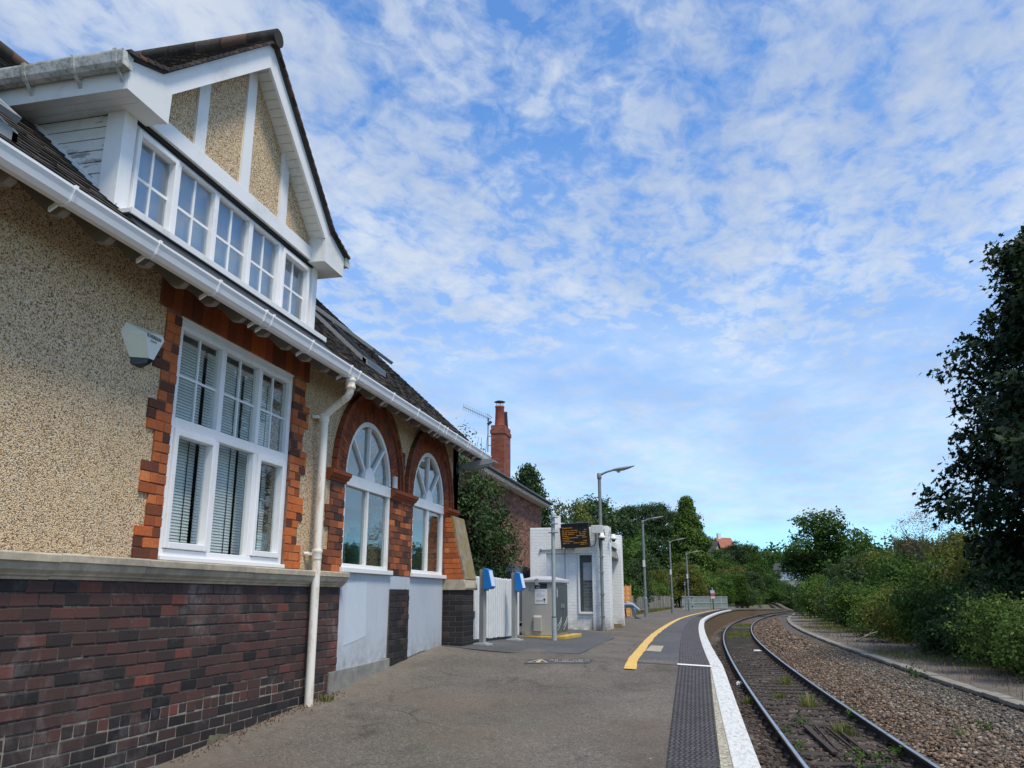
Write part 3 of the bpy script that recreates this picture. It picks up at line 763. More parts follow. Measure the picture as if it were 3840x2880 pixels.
b = MB(); b.box(-4.2, -4.179, 10.90, 11.66, -.1, 1.072); b.build('pointing', M['mortar_dark'], bp)

# --- buttress at the end of the wall
random.seed(4)
b = MB()
for k in range(14):
    za = -.05 + k * .081; zb = za + .081; j = .0035
    def jb(x0, x1, y0, y1): b.box(x0 + j, x1 - j, y0 + j, y1 - j, za + j, zb - j, rnd=min(1, max(0, random.gauss(.4, .25))))
    if k % 2:
        jb(-4.2, -4.08, 13.3, 13.97); jb(-4.08, -3.85, 13.3, 13.42); jb(-4.08, -3.85, 13.42, 13.97)
    else:
        jb(-4.2, -3.97, 13.3, 13.42); jb(-4.2, -3.97, 13.42, 13.97); jb(-3.97, -3.85, 13.3, 13.97)
but = b.build('buttress', M['brick_blue'], st, bevel=.006)
b = MB(); b.box(-4.2, -3.858, 13.308, 13.962, -.1, 1.083); b.build('pointing', M['mortar_dark'], but)
b = MB(); b.prism([(-4.2, 1.084), (-3.81, 1.084), (-3.80, 1.12), (-3.84, 1.25), (-4.2, 1.25)], 1, 13.285, 14.01); b.build('cap_stone', M['stone'], but, bevel=.012)
b = MB()
for k in range(12):
    za = 1.252 + k * CH; xm = -3.865 - (k + .5) * (.225 / 12); wob = (random.random() - .5) * .004
    
    xs = [-4.2, xm - .12, xm] if k % 2 else [-4.2, xm]
    for xa, xb in zip(xs[:-1], xs[1:]):
        b.box(xa + .003, xb - .003, 13.305 + wob, 13.95, za + .003, za + CH - .003, rnd=min(1, max(0.3, random.gauss(.68, .14))))
b.build('buttress_brick', M['brick_red'], but, bevel=.004)
b = MB(); b.prism([(-3.83, 1.252), (-3.865, 1.252), (-4.10, 2.28), (-4.065, 2.28)], 1, 13.36, 14.04); b.build('weathered_slope', M['mossy_stone'], but, bevel=.01)

# --- eaves: rafters, boarding, gutter
RT = 0.94                                    # roof slope dz/dx
def rz_(x): return 3.45 + (-3.8 - x) * RT
b = MB()
y = 0.2
while y < 14.4:
    b.prism([(-4.25, rz_(-4.25) - .26), (-4.25, rz_(-4.25) - .05), (-3.815, rz_(-3.815) - .05), (-3.81, 3.325), (-3.85, 3.295), (-3.92, 3.305)], 1, y, y + .06); b.cut(); y += .427
b.each('rafter', M['rafter_grey'], st)
b = MB(); b.prism([(-4.25, rz_(-4.25) - .05), (-4.25, rz_(-4.25) - .03), (-3.79, rz_(-3.79) - .03), (-3.79, rz_(-3.79) - .05)], 1, -2.9, 14.43); b.build('eaves_board', M['wood_old'], st)
b = MB()
gp_ = [(-3.80, 3.425), (-3.80, 3.345), (-3.785, 3.325), (-3.735, 3.320), (-3.705, 3.345), (-3.695, 3.385), (-3.680, 3.415), (-3.680, 3.432), (-3.692, 3.432), (-3.705, 3.39), (-3.72, 3.352), (-3.745, 3.334), (-3.78, 3.338), (-3.79, 3.425)]
b.prism(gp_, 1, -3, 14.43); gut = b.build('gutter', M['white_plastic'], st)
b = MB()
def clip(y, w=.024):
    b.prism([(-3.805, 3.436), (-3.805, 3.335), (-3.788, 3.316), (-3.733, 3.311), (-3.698, 3.338), (-3.685, 3.385), (-3.671, 3.412), (-3.671, 3.440)], 1, y, y + w)
    b.prism([(-3.80, 3.32), (-3.86, 3.285), (-3.86, 3.315), (-3.80, 3.35)], 1, y + .004, y + w - .004); b.cut()
for y in (1.4, 2.25, 3.1, 3.97, 4.81, 5.59, 6.33, 6.46, 7.25, 8.20, 8.44, 9.51, 10.45, 11.38, 11.62, 11.76, 12.25, 12.93, 13.06, 13.79): clip(y)
b.each('gutter_clip', M['white_plastic'], gut, bevel=.003)
# --- downpipe
b = MB(); b.tube([(-3.74, 8.33, 3.33), (-3.74, 8.33, 3.20), (-3.75, 8.335, 3.16), (-3.78, 8.345, 3.12), (-4.02, 8.42, 2.985), (-4.075, 8.44, 2.94), (-4.085, 8.445, 2.88), (-4.085, 8.445, 1.40)], .043, 16)
b.tube([(-4.085, 8.445, 1.44), (-4.085, 8.445, -.16)], .045, 16)
dp = b.build('downpipe', M['rust_pipe'], st)
b = MB()
b.lathe([(.0, 0), (.054, 0), (.056, .02), (.05, .03), (.05, .075), (.058, .085), (.058, .11), (0, .11)], (-3.74, 8.33, 3.205), 18); b.cut()
for z in (2.86, 1.36):
    b.lathe([(.0, 0), (.05, 0), (.052, .015), (.052, .07), (.058, .08), (.058, .105), (0, .105)], (-4.085, 8.445, z), 18)
    b.tube([(-4.19, 8.37, z + .06), (-4.145, 8.37, z + .06)], .022, 10); b.tube([(-4.19, 8.52, z + .06), (-4.145, 8.52, z + .06)], .022, 10)
    b.box(-4.16, -4.125, 8.36, 8.53, z + .045, z + .075); b.cut()
b.each('pipe_collar', M['rust_pipe'], dp, bevel=.002)

# --- main roof in plain tiles
def tiles(mb, n_rows, gauge, o, up, along, ya, yb, keep=None, w=.165, th=.013, seed=1):
    """o: point on eave line at along=0; up: unit vector up the slope; along: unit vector; tiles from ya to yb"""
    rg = random.Random(seed); o = Vector(o); up = Vector(up); al = Vector(along); nm = al.cross(up).normalized()
    if nm.z < 0: nm = -nm
    for i in range(n_rows):
        y = ya - (w / 2 if i % 2 else 0)
        while y < yb:
            a, c = max(y, ya), min(y + w, yb); y += w
            if c - a < .02: continue
            m = o + up * (i + .5) * gauge + al * ((a + c) / 2)
            if keep and not keep(m): continue
            l0 = rg.uniform(-.006, .006); h = th + rg.uniform(-.003, .005); tl = rg.uniform(-.004, .004); g2 = .0012
            p0 = o + up * (i * gauge + l0); p1 = o + up * ((i + 1) * gauge + .03)
            vs = [p0 + al * (a + g2) + nm * (h + tl), p0 + al * (c - g2) + nm * (h - tl), p1 + al * (c - g2) + nm * .001, p1 + al * (a + g2) + nm * .001,
                  p0 + al * (a + g2) - nm * .004, p0 + al * (c - g2) - nm * .004]
            mb.add(vs, [(0, 1, 2, 3), (4, 5, 1, 0), (4, 0, 3), (1, 5, 2)], rnd=min(1, max(0, rg.gauss(.45, .25))))
sl = math.hypot(1, RT); upv = (-1 / sl, 0, RT / sl)
def keep_main(p):
    inside = 5.0 < p.y < 8.2 and p.x > -7.2 and (p.z < 4.6 or p.z < 6.5 - abs(p.y - 6.6) * .9 - .1)
    return not inside
b = MB(); tiles(b, 57, .1, (-3.765, 0, rz_(-3.765) - .01), upv, (0, 1, 0), 1.2, 14.47, keep_main, seed=2)
roof = b.build('roof', M['roof_tile'], st, fixn=False)
b = MB(); b.prism([(-3.79, rz_(-3.79) - .03), (-8.0, rz_(-8.0) - .03), (-12.2, rz_(-3.79) - .03), (-12.2, rz_(-3.79) - .08), (-8.0, rz_(-8) - .08), (-3.79, rz_(-3.79) - .08)], 1, -2.9, 14.44)
b.build('roof_deck', M['roof_dark_far'], roof)
b = MB()
for i in range(45):
    y = .95 + i * .3; b.tube([(-8.0, y, rz_(-8) - .03), (-8.0, y + .315, rz_(-8) - .03)], .11, 14, rnd=random.random())
b.build('ridge_tile', M['roof_tile'], roof)
b = MB()
for y0, hx in ((10.78, 0), (2.98, 0)):
    lo, hi = -4.62, -5.55
    if y0 < 5: lo, hi = -4.12, -4.85
    P = lambda x, off: (x, rz_(x) + off)
    w = .78 if y0 > 5 else .9
    b.prism([P(lo, .0), P(hi, .0), P(hi, .07), P(lo, .07)], 1, y0 - .04, y0); b.prism([P(lo, .0), P(hi, .0), P(hi, .07), P(lo, .07)], 1, y0 + w, y0 + w + .04)
    b.prism([P(lo, 0), P(lo - .04, .0), P(lo - .04, .08), P(lo, .08)], 1, y0 - .04, y0 + w + .04); b.prism([P(hi, 0), P(hi - .05, .0), P(hi - .05, .10), P(hi, .10)], 1, y0 - .04, y0 + w + .04); b.cut()
b.each('skylight_frame', M['steel_grey'], roof)
for y0 in (10.78, 2.98):
    lo, hi = (-4.62, -5.55) if y0 > 5 else (-4.12, -4.85)
    w = .78 if y0 > 5 else .9
    b = MB(); a0 = Vector((hi, 0, rz_(hi) + .09)); L = (hi - lo) * -1 * sl
    # sash tilted open, hinged at the top
    ang = math.atan(RT) - R(6 if y0 > 5 else 2); d = Vector((math.cos(ang), 0, -math.sin(ang))); nn = Vector((math.sin(ang), 0, math.cos(ang)))
    for ya, yb in ((y0, y0 + .05), (y0 + w - .05, y0 + w)):
        vs = [a0 + d * t + nn * h + Vector((0, yy, 0)) for t in (0, L) for h in (0, .05) for yy in (ya, yb)]
        b.add(vs, [(0, 1, 3, 2), (4, 6, 7, 5), (0, 4, 5, 1), (2, 3, 7, 6), (0, 2, 6, 4), (1, 5, 7, 3)])
    for ta, tb in ((0, .06), (L - .06, L)):
        vs = [a0 + d * t + nn * h + Vector((0, yy, 0)) for t in (ta, tb) for h in (.003, .047) for yy in (y0 + .05, y0 + w - .05)]
        b.add(vs, [(0, 1, 3, 2), (4, 6, 7, 5), (0, 4, 5, 1), (2, 3, 7, 6), (0, 2, 6, 4), (1, 5, 7, 3)])
    q = b.build('skylight', M['lamp_grey'], st, bevel=.004)
    g = MB(); vs = [a0 + d * t + nn * h + Vector((0, yy, 0)) for t in (.06, L - .06) for h in (.02, .026) for yy in (y0 + .05, y0 + w - .05)]
    g.add(vs, [(0, 1, 3, 2), (4, 6, 7, 5), (0, 4, 5, 1), (2, 3, 7, 6), (0, 2, 6, 4), (1, 5, 7, 3)]); g.build('skylight_pane', M['glass_sky'], q)

# --- dormer gable
YC = 6.6
f = MB()
f.box(-4.36, WX + .002, 4.925, 5.068, 3.80, 4.648); f.cut(); f.box(-4.36, WX + .002, 8.175, 8.285, 3.80, 4.648); f.cut()
f.each('dormer_post', M['white_paint'], st, bevel=.004)
dm = MB().box(-4.34, WX, 5.07, 8.17, 3.70, 3.774).build('dormer', M['white_dirty'], st)
f = MB(); f.box(-4.30, WX + .030, 5.00, 8.24, 4.655, 4.812); f.build('dormer_beam', M['white_paint'], dm, bevel=.004)
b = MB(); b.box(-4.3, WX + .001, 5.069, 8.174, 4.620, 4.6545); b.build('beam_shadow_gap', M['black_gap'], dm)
f = MB(); f.box(-4.32, -4.075, 4.96, 8.33, 3.775, 3.815); f.box(-4.078, -4.062, 4.96, 8.33, 3.762, 3.819); f.build('dormer_sill', M['white_dirty'], dm, bevel=.004)
f = MB(); f.prism([(-4.13, 3.775), (-4.09, 3.775), (-4.07, 3.72), (-3.80, 3.478), (-3.80, 3.462), (-4.13, 3.70)], 1, 4.98, 8.30); f.build('lead_flashing', M['lead'], dm, bevel=.006)
f = MB(); xa, xb = -4.30, -4.228
f.box(xa, xb, 5.07, 8.172, 3.816, 3.86); f.box(xa, xb, 5.07, 8.172, 4.585, 4.619); f.box(xa, xb, 5.07, 5.11, 3.86, 4.585); f.box(xa, xb, 8.12, 8.172, 3.86, 4.585)
mull = ((5.645, 5.70), (6.225, 6.29), (6.835, 6.90), (7.435, 7.50))
for ya, yb in mull: f.box(xa, xb + .006, ya, yb, 3.86, 4.585)
dw = f.build('dormer_window', M['white_plastic'], st, bevel=.004)
edges = [5.11] + [v for m in mull for v in m] + [8.12]
for k in range(5):
    ya, yb = edges[2 * k], edges[2 * k + 1]; w = .012
    if k in (0, 4):
        s = MB(); frame_rect(s, ya + .002, yb - .002, 3.862, 4.583, .044, xa + .01, xb + .024); s.build('opening_sash', M['white_plastic'], dw, bevel=.005); w = .046
    g = MB(); g.box(-4.272, -4.266, ya + w, yb - w, 3.86 + w, 4.585 - w); g.build('pane', M['glass_sky'], dw)
    m = (ya + yb) / 2; zc = 4.215
    s = MB(); s.box(-4.280, -4.258, m - .012, m + .012, 3.86 + w, 4.585 - w); s.box(-4.279, -4.259, ya + w, m - .012, zc - .012, zc + .012); s.box(-4.279, -4.259, m + .012, yb - w, zc - .012, zc + .012)
    s.build('glazing_bar', M['white_plastic'], dw)
b = MB(); b.box(-4.37, -4.36, 5.07, 8.17, 3.8, 4.64); b.build('dormer_room', M['net_blind'], dm)  # pale panel close behind the dormer panes, tinted to imitate reflected sky
g = MB(); g.prism([(4.98, 4.812), (8.22, 4.812), (8.22, 4.95), (YC, 6.40), (4.98, 4.95)], 0, -4.34, WX); g.build('gable_wall', M['roughcast'], dm)
for ya, yb in ((5.775, 5.93), (6.53, 6.685), (7.29, 7.445)):
    b = MB(); top = lambda y: 5.0 + (min(y, 2 * YC - y) - 5.04) * .897 - .17
    b.prism([(ya, 4.813), (yb, 4.813), (yb, top(yb) + .1), (ya, top(ya) + .1)], 0, WX - .01, WX + .022); b.build('timber_batten', M['white_paint'], dm, bevel=.003)
SL = .897; bt = lambda y: 5.0 + (y - 5.04) * SL
for sgn in (1, -1):
    mir = (lambda y: y) if sgn == 1 else (lambda y: 2 * YC - y)
    P = lambda *pts: [(mir(y), z) for y, z in pts]
    b = MB(); b.prism(P((5.04, 5.0), (YC, bt(YC)), (YC, bt(YC) - .27), (5.175, 4.90)), 0, -4.03, -4.0); b.build('bargeboard', M['white_paint'], dm, bevel=.003)
    b = MB(); b.prism(P((4.67, 4.625), (5.165, 4.625), (5.172, 4.897), (5.037, 4.997), (4.67, 4.86)), 0, -4.034, -3.994); b.build('eaves_box_end', M['white_dirty'], dm, bevel=.003)
    # sloping soffit boards between bargeboard and wall
    b = MB(); n = 22
    for i in range(n):
        ya = 5.10 + (YC - 5.10) * i / n; yb = 5.10 + (YC - 5.10) * (i + 1) / n - .006
        b.prism(P((ya, bt(ya) - .20), (yb, bt(yb) - .20), (yb, bt(yb) - .185), (ya, bt(ya) - .185)), 0, -4.22, -4.031)
    b.build('verge_soffit', M['white_dirty'], dm)
    b = MB()
    for (ya, yb) in ((4.685, 4.768), (4.772, 4.856), (4.860, 4.95)):
        b.prism(P((ya, 4.632), (yb, 4.632), (yb, 4.645), (ya, 4.645)), 0, -5.15, -4.035)
    b.prism(P((4.95, 4.632), (5.165, 4.632), (5.165, 4.645), (4.95, 4.645)), 0, -4.20, -4.035)
    b.prism(P((5.150, 4.646), (5.164, 4.646), (5.164, 5.02), (5.150, 5.01)), 0, -4.215, -4.036)
    b.build('eaves_soffit', M['white_dirty'], dm)
    b = MB(); b.prism(P((4.67, 4.627), (4.685, 4.627), (4.685, 4.83), (4.67, 4.83)), 0, -5.15, -4.035); b.build('eaves_fascia', M['white_dirty'], dm)
    b = MB(); y0 = 4.667; G = [(0, .105), (0, .02), (-.02, 0), (-.075, 0), (-.10, .03), (-.115, .10), (-.115, .115), (-.103, .115), (-.09, .04), (-.07, .014), (-.012, .014), (-.012, .105)]
    b.prism(P(*[(y0 + a, 4.765 + z) for a, z in G]), 0, -5.2, -3.98); b.prism(P(*[(y0 + a, 4.765 + z) for a, z in ((0, .105), (0, .0), (-.1, .0), (-.12, .118))]), 0, -3.982, -3.97)
    gd = b.build('dormer_gutter', M['gutter_mossy'], st)
    b = MB()
    for x in (-4.06, -4.42, -4.85): b.prism(P(*[(y0 + a, 4.765 + z) for a, z in ((.0, .0), (-.02, -.008), (-.08, -.008), (-.108, .025), (-.123, .10), (-.123, .125), (-.115, .125), (-.0, .03))]), 0, x, x + .03); b.bar((x + .015, mir(4.60), 4.757), (x + .015, mir(4.67), 4.69), .022, .014); b.cut()
    b.each('gutter_clip', M['gutter_mossy'], gd)
    # cheek in shiplap boards
    b = MB(); zz = 3.83; hb = .1
    yy = mir(4.95)
    for k in range(8):
        za, zb = zz + k * hb, zz + (k + 1) * hb - .004
        xr = lambda z: -3.8 - (z - 3.45) / RT
        ya, yb = sorted((yy, yy + sgn * .02)); ta = sgn * .007
        vs = [(-4.33, yy - ta, za), (xr(za), yy - ta, za), (xr(zb), yy, zb), (-4.33, yy, zb), (-4.33, yy + sgn * .02, za), (xr(za), yy + sgn * .02, za), (xr(zb), yy + sgn * .02, zb), (-4.33, yy + sgn * .02, zb)]
        b.add(vs, [(0, 1, 2, 3), (4, 5, 6, 7), (0, 1, 5, 4), (3, 2, 6, 7), (0, 3, 7, 4), (1, 2, 6, 5)])
    b.build('dormer_cheek', M['white_flaking'], dm)
    b = MB(); b.bar((-4.20, yy - sgn * .012, 3.83), (-5.06, yy - sgn * .012, 4.635), .012, .05); b.build('cheek_trim', M['white_paint'], dm)
    # tiled slope, flattening over the eaves
    rp_ = lambda y: bt(y) if y > 5.04 else 5.0 - (5.04 - y) * .33
    b = MB(); s2 = math.hypot(1, SL); up = (0, sgn / s2, SL / s2); s3_ = math.hypot(1, .33); up3 = (0, sgn / s3_, .33 / s3_)
    def keep(p): return p.x > -3.8 - (p.z - 3.42) / RT - .05
    tiles(b, 5, .094, (0, mir(4.60), rp_(4.60) + .03), up3, (-1, 0, 0), 3.955, 7.3, keep, seed=15 + sgn)
    tiles(b, 21, .101, (0, mir(5.03), bt(5.03) + .035), up, (-1, 0, 0), 3.955, 7.3, keep, seed=5 + sgn)
    dr = b.build('dormer_roof', M['roof_tile_lichen'], st, fixn=False)
    b = MB(); b.prism(P((4.62, rp_(4.62) + .02), (5.04, 5.02), (YC, bt(YC) + .03), (YC, bt(YC) - .0), (5.04, 4.995), (4.62, rp_(4.62) - .01)), 0, -7.2, -3.975); b.build('roof_deck', M['roof_dark_far'], dr)
    b = MB()
    ya = 4.60
    while ya < YC - .05:
        st_ = .090 if ya < 5.0 else .0752
        b.prism(P((ya, rp_(ya) + .018), (ya + st_ + .01, rp_(ya + st_ + .01) + .006), (ya + st_ + .01, rp_(ya + st_ + .01) + .032), (ya, rp_(ya) + .048)), 0, -4.08, -3.945, rnd=random.random()); ya += st_
    b.build('verge_tile', M['roof_tile'], dr)
b = MB()
for i in range(11):
    x = -3.93 - i * .3; b.tube([(x, YC, bt(YC) + .055), (x - .315, YC, bt(YC) + .055)], .095, 14, rnd=random.random())
b.build('ridge_tile', M['roof_tile_lichen'], dm)
# ------------------------------------------------------------------ ground, platform, track
Ys = [-40, -25, -15, -8, -4] + [i * 1.0 for i in range(-3, 15)] + [14.19, 14.21] + [15 + i * 2.0 for i in range(41)] + [96.9, 97.1] + [100 + 4 * i for i in range(26)] + [210 + 15 * i for i in range(13)] + [420, 500, 620, 800, 1100, 1500]
Ds = [-700, -400, -260, -180, -120, -85, -60, -45, -34, -26, -20, -16, -13, -11, -9, -7.5, -6.6, -6.2, -5.8, -5.4, -5.0, -4.6, -4.2, -3.8, -3.4, -3, -2.4, -1.8, -1.2, -0.80, -0.74, 0, 2, 3.98, 4.06, 4.9, 5.7, 6.5, 7.5, 9, 11, 13, 16, 20, 26, 34, 45, 60, 85, 120, 180, 260, 400, 700]
V = []; 
for Y in Ys:
    for d in Ds:
        x, y = off(Y, d); V.append((x, y, land(d, Y) + (.05 * math.sin(x * 1.7) * math.cos(y * .9) if d > 4.4 or d < -6 else 0)))
nd = len(Ds); F = [(i * nd + j, i * nd + j + 1, (i + 1) * nd + j + 1, (i + 1) * nd + j) for i in range(len(Ys) - 1) for j in range(nd - 1)]
g = np_mesh('ground', V, F, M['earth_grass'], smooth=True); tag(g, kind='structure')

def strip(name, mat, da, db, ya, yb, step, dz, kind='structure', n=1, zf=None, parent=None):
    """a sheet following the platform edge; da/db: distance from the edge (functions or numbers)"""
    fa = da if callable(da) else (lambda Y: da); fb = db if callable(db) else (lambda Y: db)
    mb = MB(); k = max(1, int(math.ceil((yb - ya) / step))); rows = []
    for i in range(k + 1):
        Y = ya + (yb - ya) * i / k; row = []
        for j in range(n + 1):
            d = EDG(Y) + fa(Y) + (fb(Y) - fa(Y)) * j / n
            x, y = off(Y, d); row.append((x, y, (zf(x, y) if zf else zpl(x, y)) + dz))
        rows.append(row)
    vs = [p for r_ in rows for p in r_]; m = n + 1
    mb.add(vs, [(i * m + j, i * m + j + 1, (i + 1) * m + j + 1, (i + 1) * m + j) for i in range(k) for j in range(n)])
    o = mb.build(name, mat, parent, fixn=False)
    if kind: tag(o, kind=kind)
    return o

# platform surface
mb = MB(); PY = [-6 + i * .5 for i in range(278)]; rows = []
for Y in PY:
    xe = off(Y, EDG(Y) - .06)[0]; x0 = xl(Y) if not (14.0 < Y < 14.25) else (xl(14.0) if Y < 14.2 else xl(15))
    rows.append([(x0 + (xe - x0) * j / 14, Y, zpl(x0 + (xe - x0) * j / 14, Y) + .006 * math.sin(Y * 1.1 + j) * (1 if 0 < j < 11 else 0)) for j in range(15)])
mb.add([p for r_ in rows for p in r_], [(i * 15 + j, i * 15 + j + 1, (i + 1) * 15 + j + 1, (i + 1) * 15 + j) for i in range(len(rows) - 1) for j in range(14)], sm=True)
tag(mb.build('platform', M['asphalt_old'], fixn=False), kind='structure')
# platform edge: coping slabs and the brick face below
def wc(Y): return -(.185 + max(0, 13 - Y) * .008)
def ww(Y): return wc(Y) - max(0.0, 13 - Y) * .018 - .004
path = lambda ya, yb, st_, d=0.0, z=0.0: [(*off(Y, EDG(Y) + d), zpl(*off(Y, EDG(Y) + d)) + z) for Y in np.arange(ya, yb + .01, st_)]
mb = MB(); ya = -6.0
while ya < 77.4:
    yb = min(ya + .92, 77.4); dz = random.uniform(-.003, .003)
    pts = [off(y_, EDG(y_) + d) for y_ in (ya + .003, yb - .003) for d in (0, wc(y_))]
    vs = [(x, y, zpl(x, y) + .012 + dz) for x, y in pts] + [(x, y, zpl(x, y) - .085) for x, y in pts]
    mb.add(vs, [(0, 1, 3, 2), (4, 6, 7, 5), (0, 2, 6, 4), (1, 5, 7, 3), (0, 4, 5, 1), (2, 3, 7, 6)]); ya += .92
tag(mb.build('platform_edge', M['coping_white'], bevel=.008), kind='structure')
o = strip('worn_edge', M['coping_worn'], ww, lambda Y: wc(Y) - .002, -6, 12.9, .4, .009)
mb = MB(); pts = path(77.4, 132.4, .8); mb.sweep([(0, .01), (0, -.09), (-.35, -.09), (-.35, .01)], pts); tag(mb.build('unpainted_edge', M['coping_stone']), kind='structure')
mb = MB(); ps = [(*off(Y, EDG(Y) - .05), 0) for Y in np.arange(-6, 132.6, .6)]
vs = [(x, y, zpl(x, y) - .06) for x, y, _ in ps] + [(x, y, -1.3) for x, y, _ in ps]; n = len(ps)
mb.add(vs, [(i, i + 1, n + i + 1, n + i) for i in range(n - 1)])
tag(mb.build('platform_wall', M['platform_brick'], fixn=False), kind='structure')
# tactile paving: a sheet with rows of raised lozenges
tw = lambda Y: ww(Y) - .435
strip('tactile_paving', M['tactile'], tw, lambda Y: ww(Y) - .012, -6, 12.84, .4, .008)
strip('tactile_paving', M['tactile'], tw, lambda Y: ww(Y) - .012, 12.97, 78, .8, .008)
mb = MB(); Y = 6.0
while Y < 46:
    if abs(Y - 12.9) > .09:
        sh = 0.5 if int(round((Y - 6.0) / .066)) % 2 else 0
        for k in range(9):
            d = EDG(Y) + ww(Y) - .435 + .012 + (k + .25 + sh * .5) * .0455
            x, y = off(Y, d); z = zpl(x, y) + .008; a, h = .017, .009
            mb.add([(x - a, y - .014, z), (x + a, y - .014, z), (x + a, y + .014, z), (x - a, y + .014, z), (x - a * .7, y - .008, z + h), (x + a * .7, y - .008, z + h), (x + a * .7, y + .008, z + h), (x - a * .7, y + .008, z + h)],
                   [(4, 5, 6, 7), (0, 1, 5, 4), (1, 2, 6, 5), (2, 3, 7, 6), (3, 0, 4, 7)])
    Y += .066
tag(mb.build('tactile_lozenges', M['tactile_stud'], fixn=False), kind='structure')
strip('white_line', M['white_line'], lambda Y: ww(Y) - .46, lambda Y: ww(Y) + .02, 12.85, 12.96, .2, .014)
yl = lambda Y: (-1.37 if Y < 22 else -1.37 + .42 * min(1, (Y - 22) / 41))
rgy = random.Random(3)
strip('yellow_line', M['yellow_line'], lambda Y: yl(Y) + rgy.uniform(-.008, .008), lambda Y: yl(Y) + .155 - (.03 * max(0, (Y - 40) / 30)) + rgy.uniform(-.008, .008), 12.22, 76, .35, .010)
strip('dark_strip', M['asphalt_dark'], lambda Y: yl(Y) + .10, tw, 12.86, 78, .8, .005, n=3)
def patch(name, mat, pts, dz):
    mb = MB(); mb.add([(x, y, zpl(x, y) + dz) for x, y in pts], [tuple(range(len(pts)))]); return tag(mb.build(name, mat, fixn=False), kind='structure')
mbp = MB(); R1 = [(-4.9, 14.3), (-4.1, 13.15), (-3.6, 12.95), (-3.0, 12.86), (-2.45, 13.2), (-2.01, 13.5)]; R2 = [(-4.9, 21.7), (-4.1, 21.9), (-3.6, 21.8), (-3.0, 21.6), (-2.5, 20.6), (-2.06, 19.2)]
for i in range(5):
    for j in range(8):
        q = []
        for (k, t) in ((i, j), (i + 1, j), (i + 1, j + 1), (i, j + 1)):
            x = R1[k][0] + (R2[k][0] - R1[k][0]) * t / 8; y = R1[k][1] + (R2[k][1] - R1[k][1]) * t / 8; q.append((x, y, zpl(x, y) + .007))
        mbp.quad(*q)
tag(mbp.build('asphalt_patch', M['asphalt_dark'], fixn=False), kind='structure')
# stencilled warning on the platform
st_c = thing('ground_stencil', 'faded warning stencil with a triangle painted on the platform asphalt', 'marking', (-2.15, 12.4, zpl(-2.15, 12.4)))
mb = MB(); mb.add([(x, y, zpl(x, y) + .007) for x, y in ((-2.57, 11.95), (-1.71, 12.40), (-1.70, 12.84), (-2.58, 12.40))], [(0, 1, 2, 3)]); mb.build('backing', M['stencil_ground'], st_c, fixn=False)
ax = Vector((.86, .45, -.02)).normalized(); ay = Vector((-.02, .44, .03)).normalized()
o0 = Vector((-2.56, 11.98, zpl(-2.56, 11.98) + .016))
def sp(u, v): return o0 + ax * u + ay * v
mb = MB()
for a_, b_ in (((.04, .04), (.18, .36)), ((.18, .36), (.32, .04)), ((.04, .04), (.32, .04))):
    a_, b_ = sp(*a_), sp(*b_); mb.bar(a_, b_, .028, .002)
mb.build('triangle', M['stencil_letter'], st_c)
mb = MB(); mb.add([sp(.15, .06), sp(.21, .06), sp(.22, .2), sp(.19, .3), sp(.16, .2)], [(0, 1, 2, 3, 4)]); mb.build('figure', M['stencil_yellow'], st_c, fixn=False)
nz = ax.cross(ay).normalized()
mb = MB(); rg = random.Random(6)
for v, u0, u1 in ((.27, .30, .95), (.14, .40, .88)):
    u = u0
    while u < u1:                            # worn letters, no longer readable
        w_ = rg.uniform(.018, .035)
        if rg.random() < .82:
            mb.bar(sp(u, v - .035), sp(u + rg.uniform(-.01, .01), v + .04), .010, .002)
            if rg.random() < .7: mb.bar(sp(u, v + rg.choice((-.03, 0, .035))), sp(u + w_ * .8, v + rg.choice((-.03, 0, .035))), .012, .002)
        u += w_ + .010
mb.build('worn_lettering', M['stencil_letter'], st_c)
ym = thing('ground_stencil', 'worn cream square stencil between the yellow line and the tactile strip', 'marking', (-1.0, 16.0, zpl(-1, 16)))
mb = MB(); mb.add([(x, y, zpl(x, y) + .010) for x, y in ((-1.12, 15.25), (-.86, 15.25), (-.90, 17.1), (-1.14, 17.0))], [(0, 1, 2, 3)]); mb.build('paint', M['faded_mark'], ym, fixn=False)

# trackbed
mb = MB(); TD = [-.80, -.74, -.4, -.1, .2, .75, 1.3, 1.6, 2.0, 2.5, 3.0, 3.5, 3.9, 4.0]; TZ = [-1.14, -1.12, -1.10, -1.13, -1.13, -1.12, -1.13, -1.10, -1.00, -.93, -.88, -.85, -.835, -.83]
TY = list(np.arange(-6, 40, .8)) + list(np.arange(40, 160, 2.0)); nt = len(TD); rg = random.Random(9); vs = []
for Y in TY:
    for d, z in zip(TD, TZ):
        x, y = off(Y, d); vs.append((x, y, z + (rg.uniform(-.018, .018) if -.7 < d < 3.8 else 0)))
mb.add(vs, [(i * nt + j, i * nt + j + 1, (i + 1) * nt + j + 1, (i + 1) * nt + j) for i in range(len(TY) - 1) for j in range(nt - 1)], sm=True)
tag(mb.build('trackbed', M['ballast_bed'], fixn=False), kind='structure')
def bedz(d):
    return float(np.interp(d, TD, TZ))
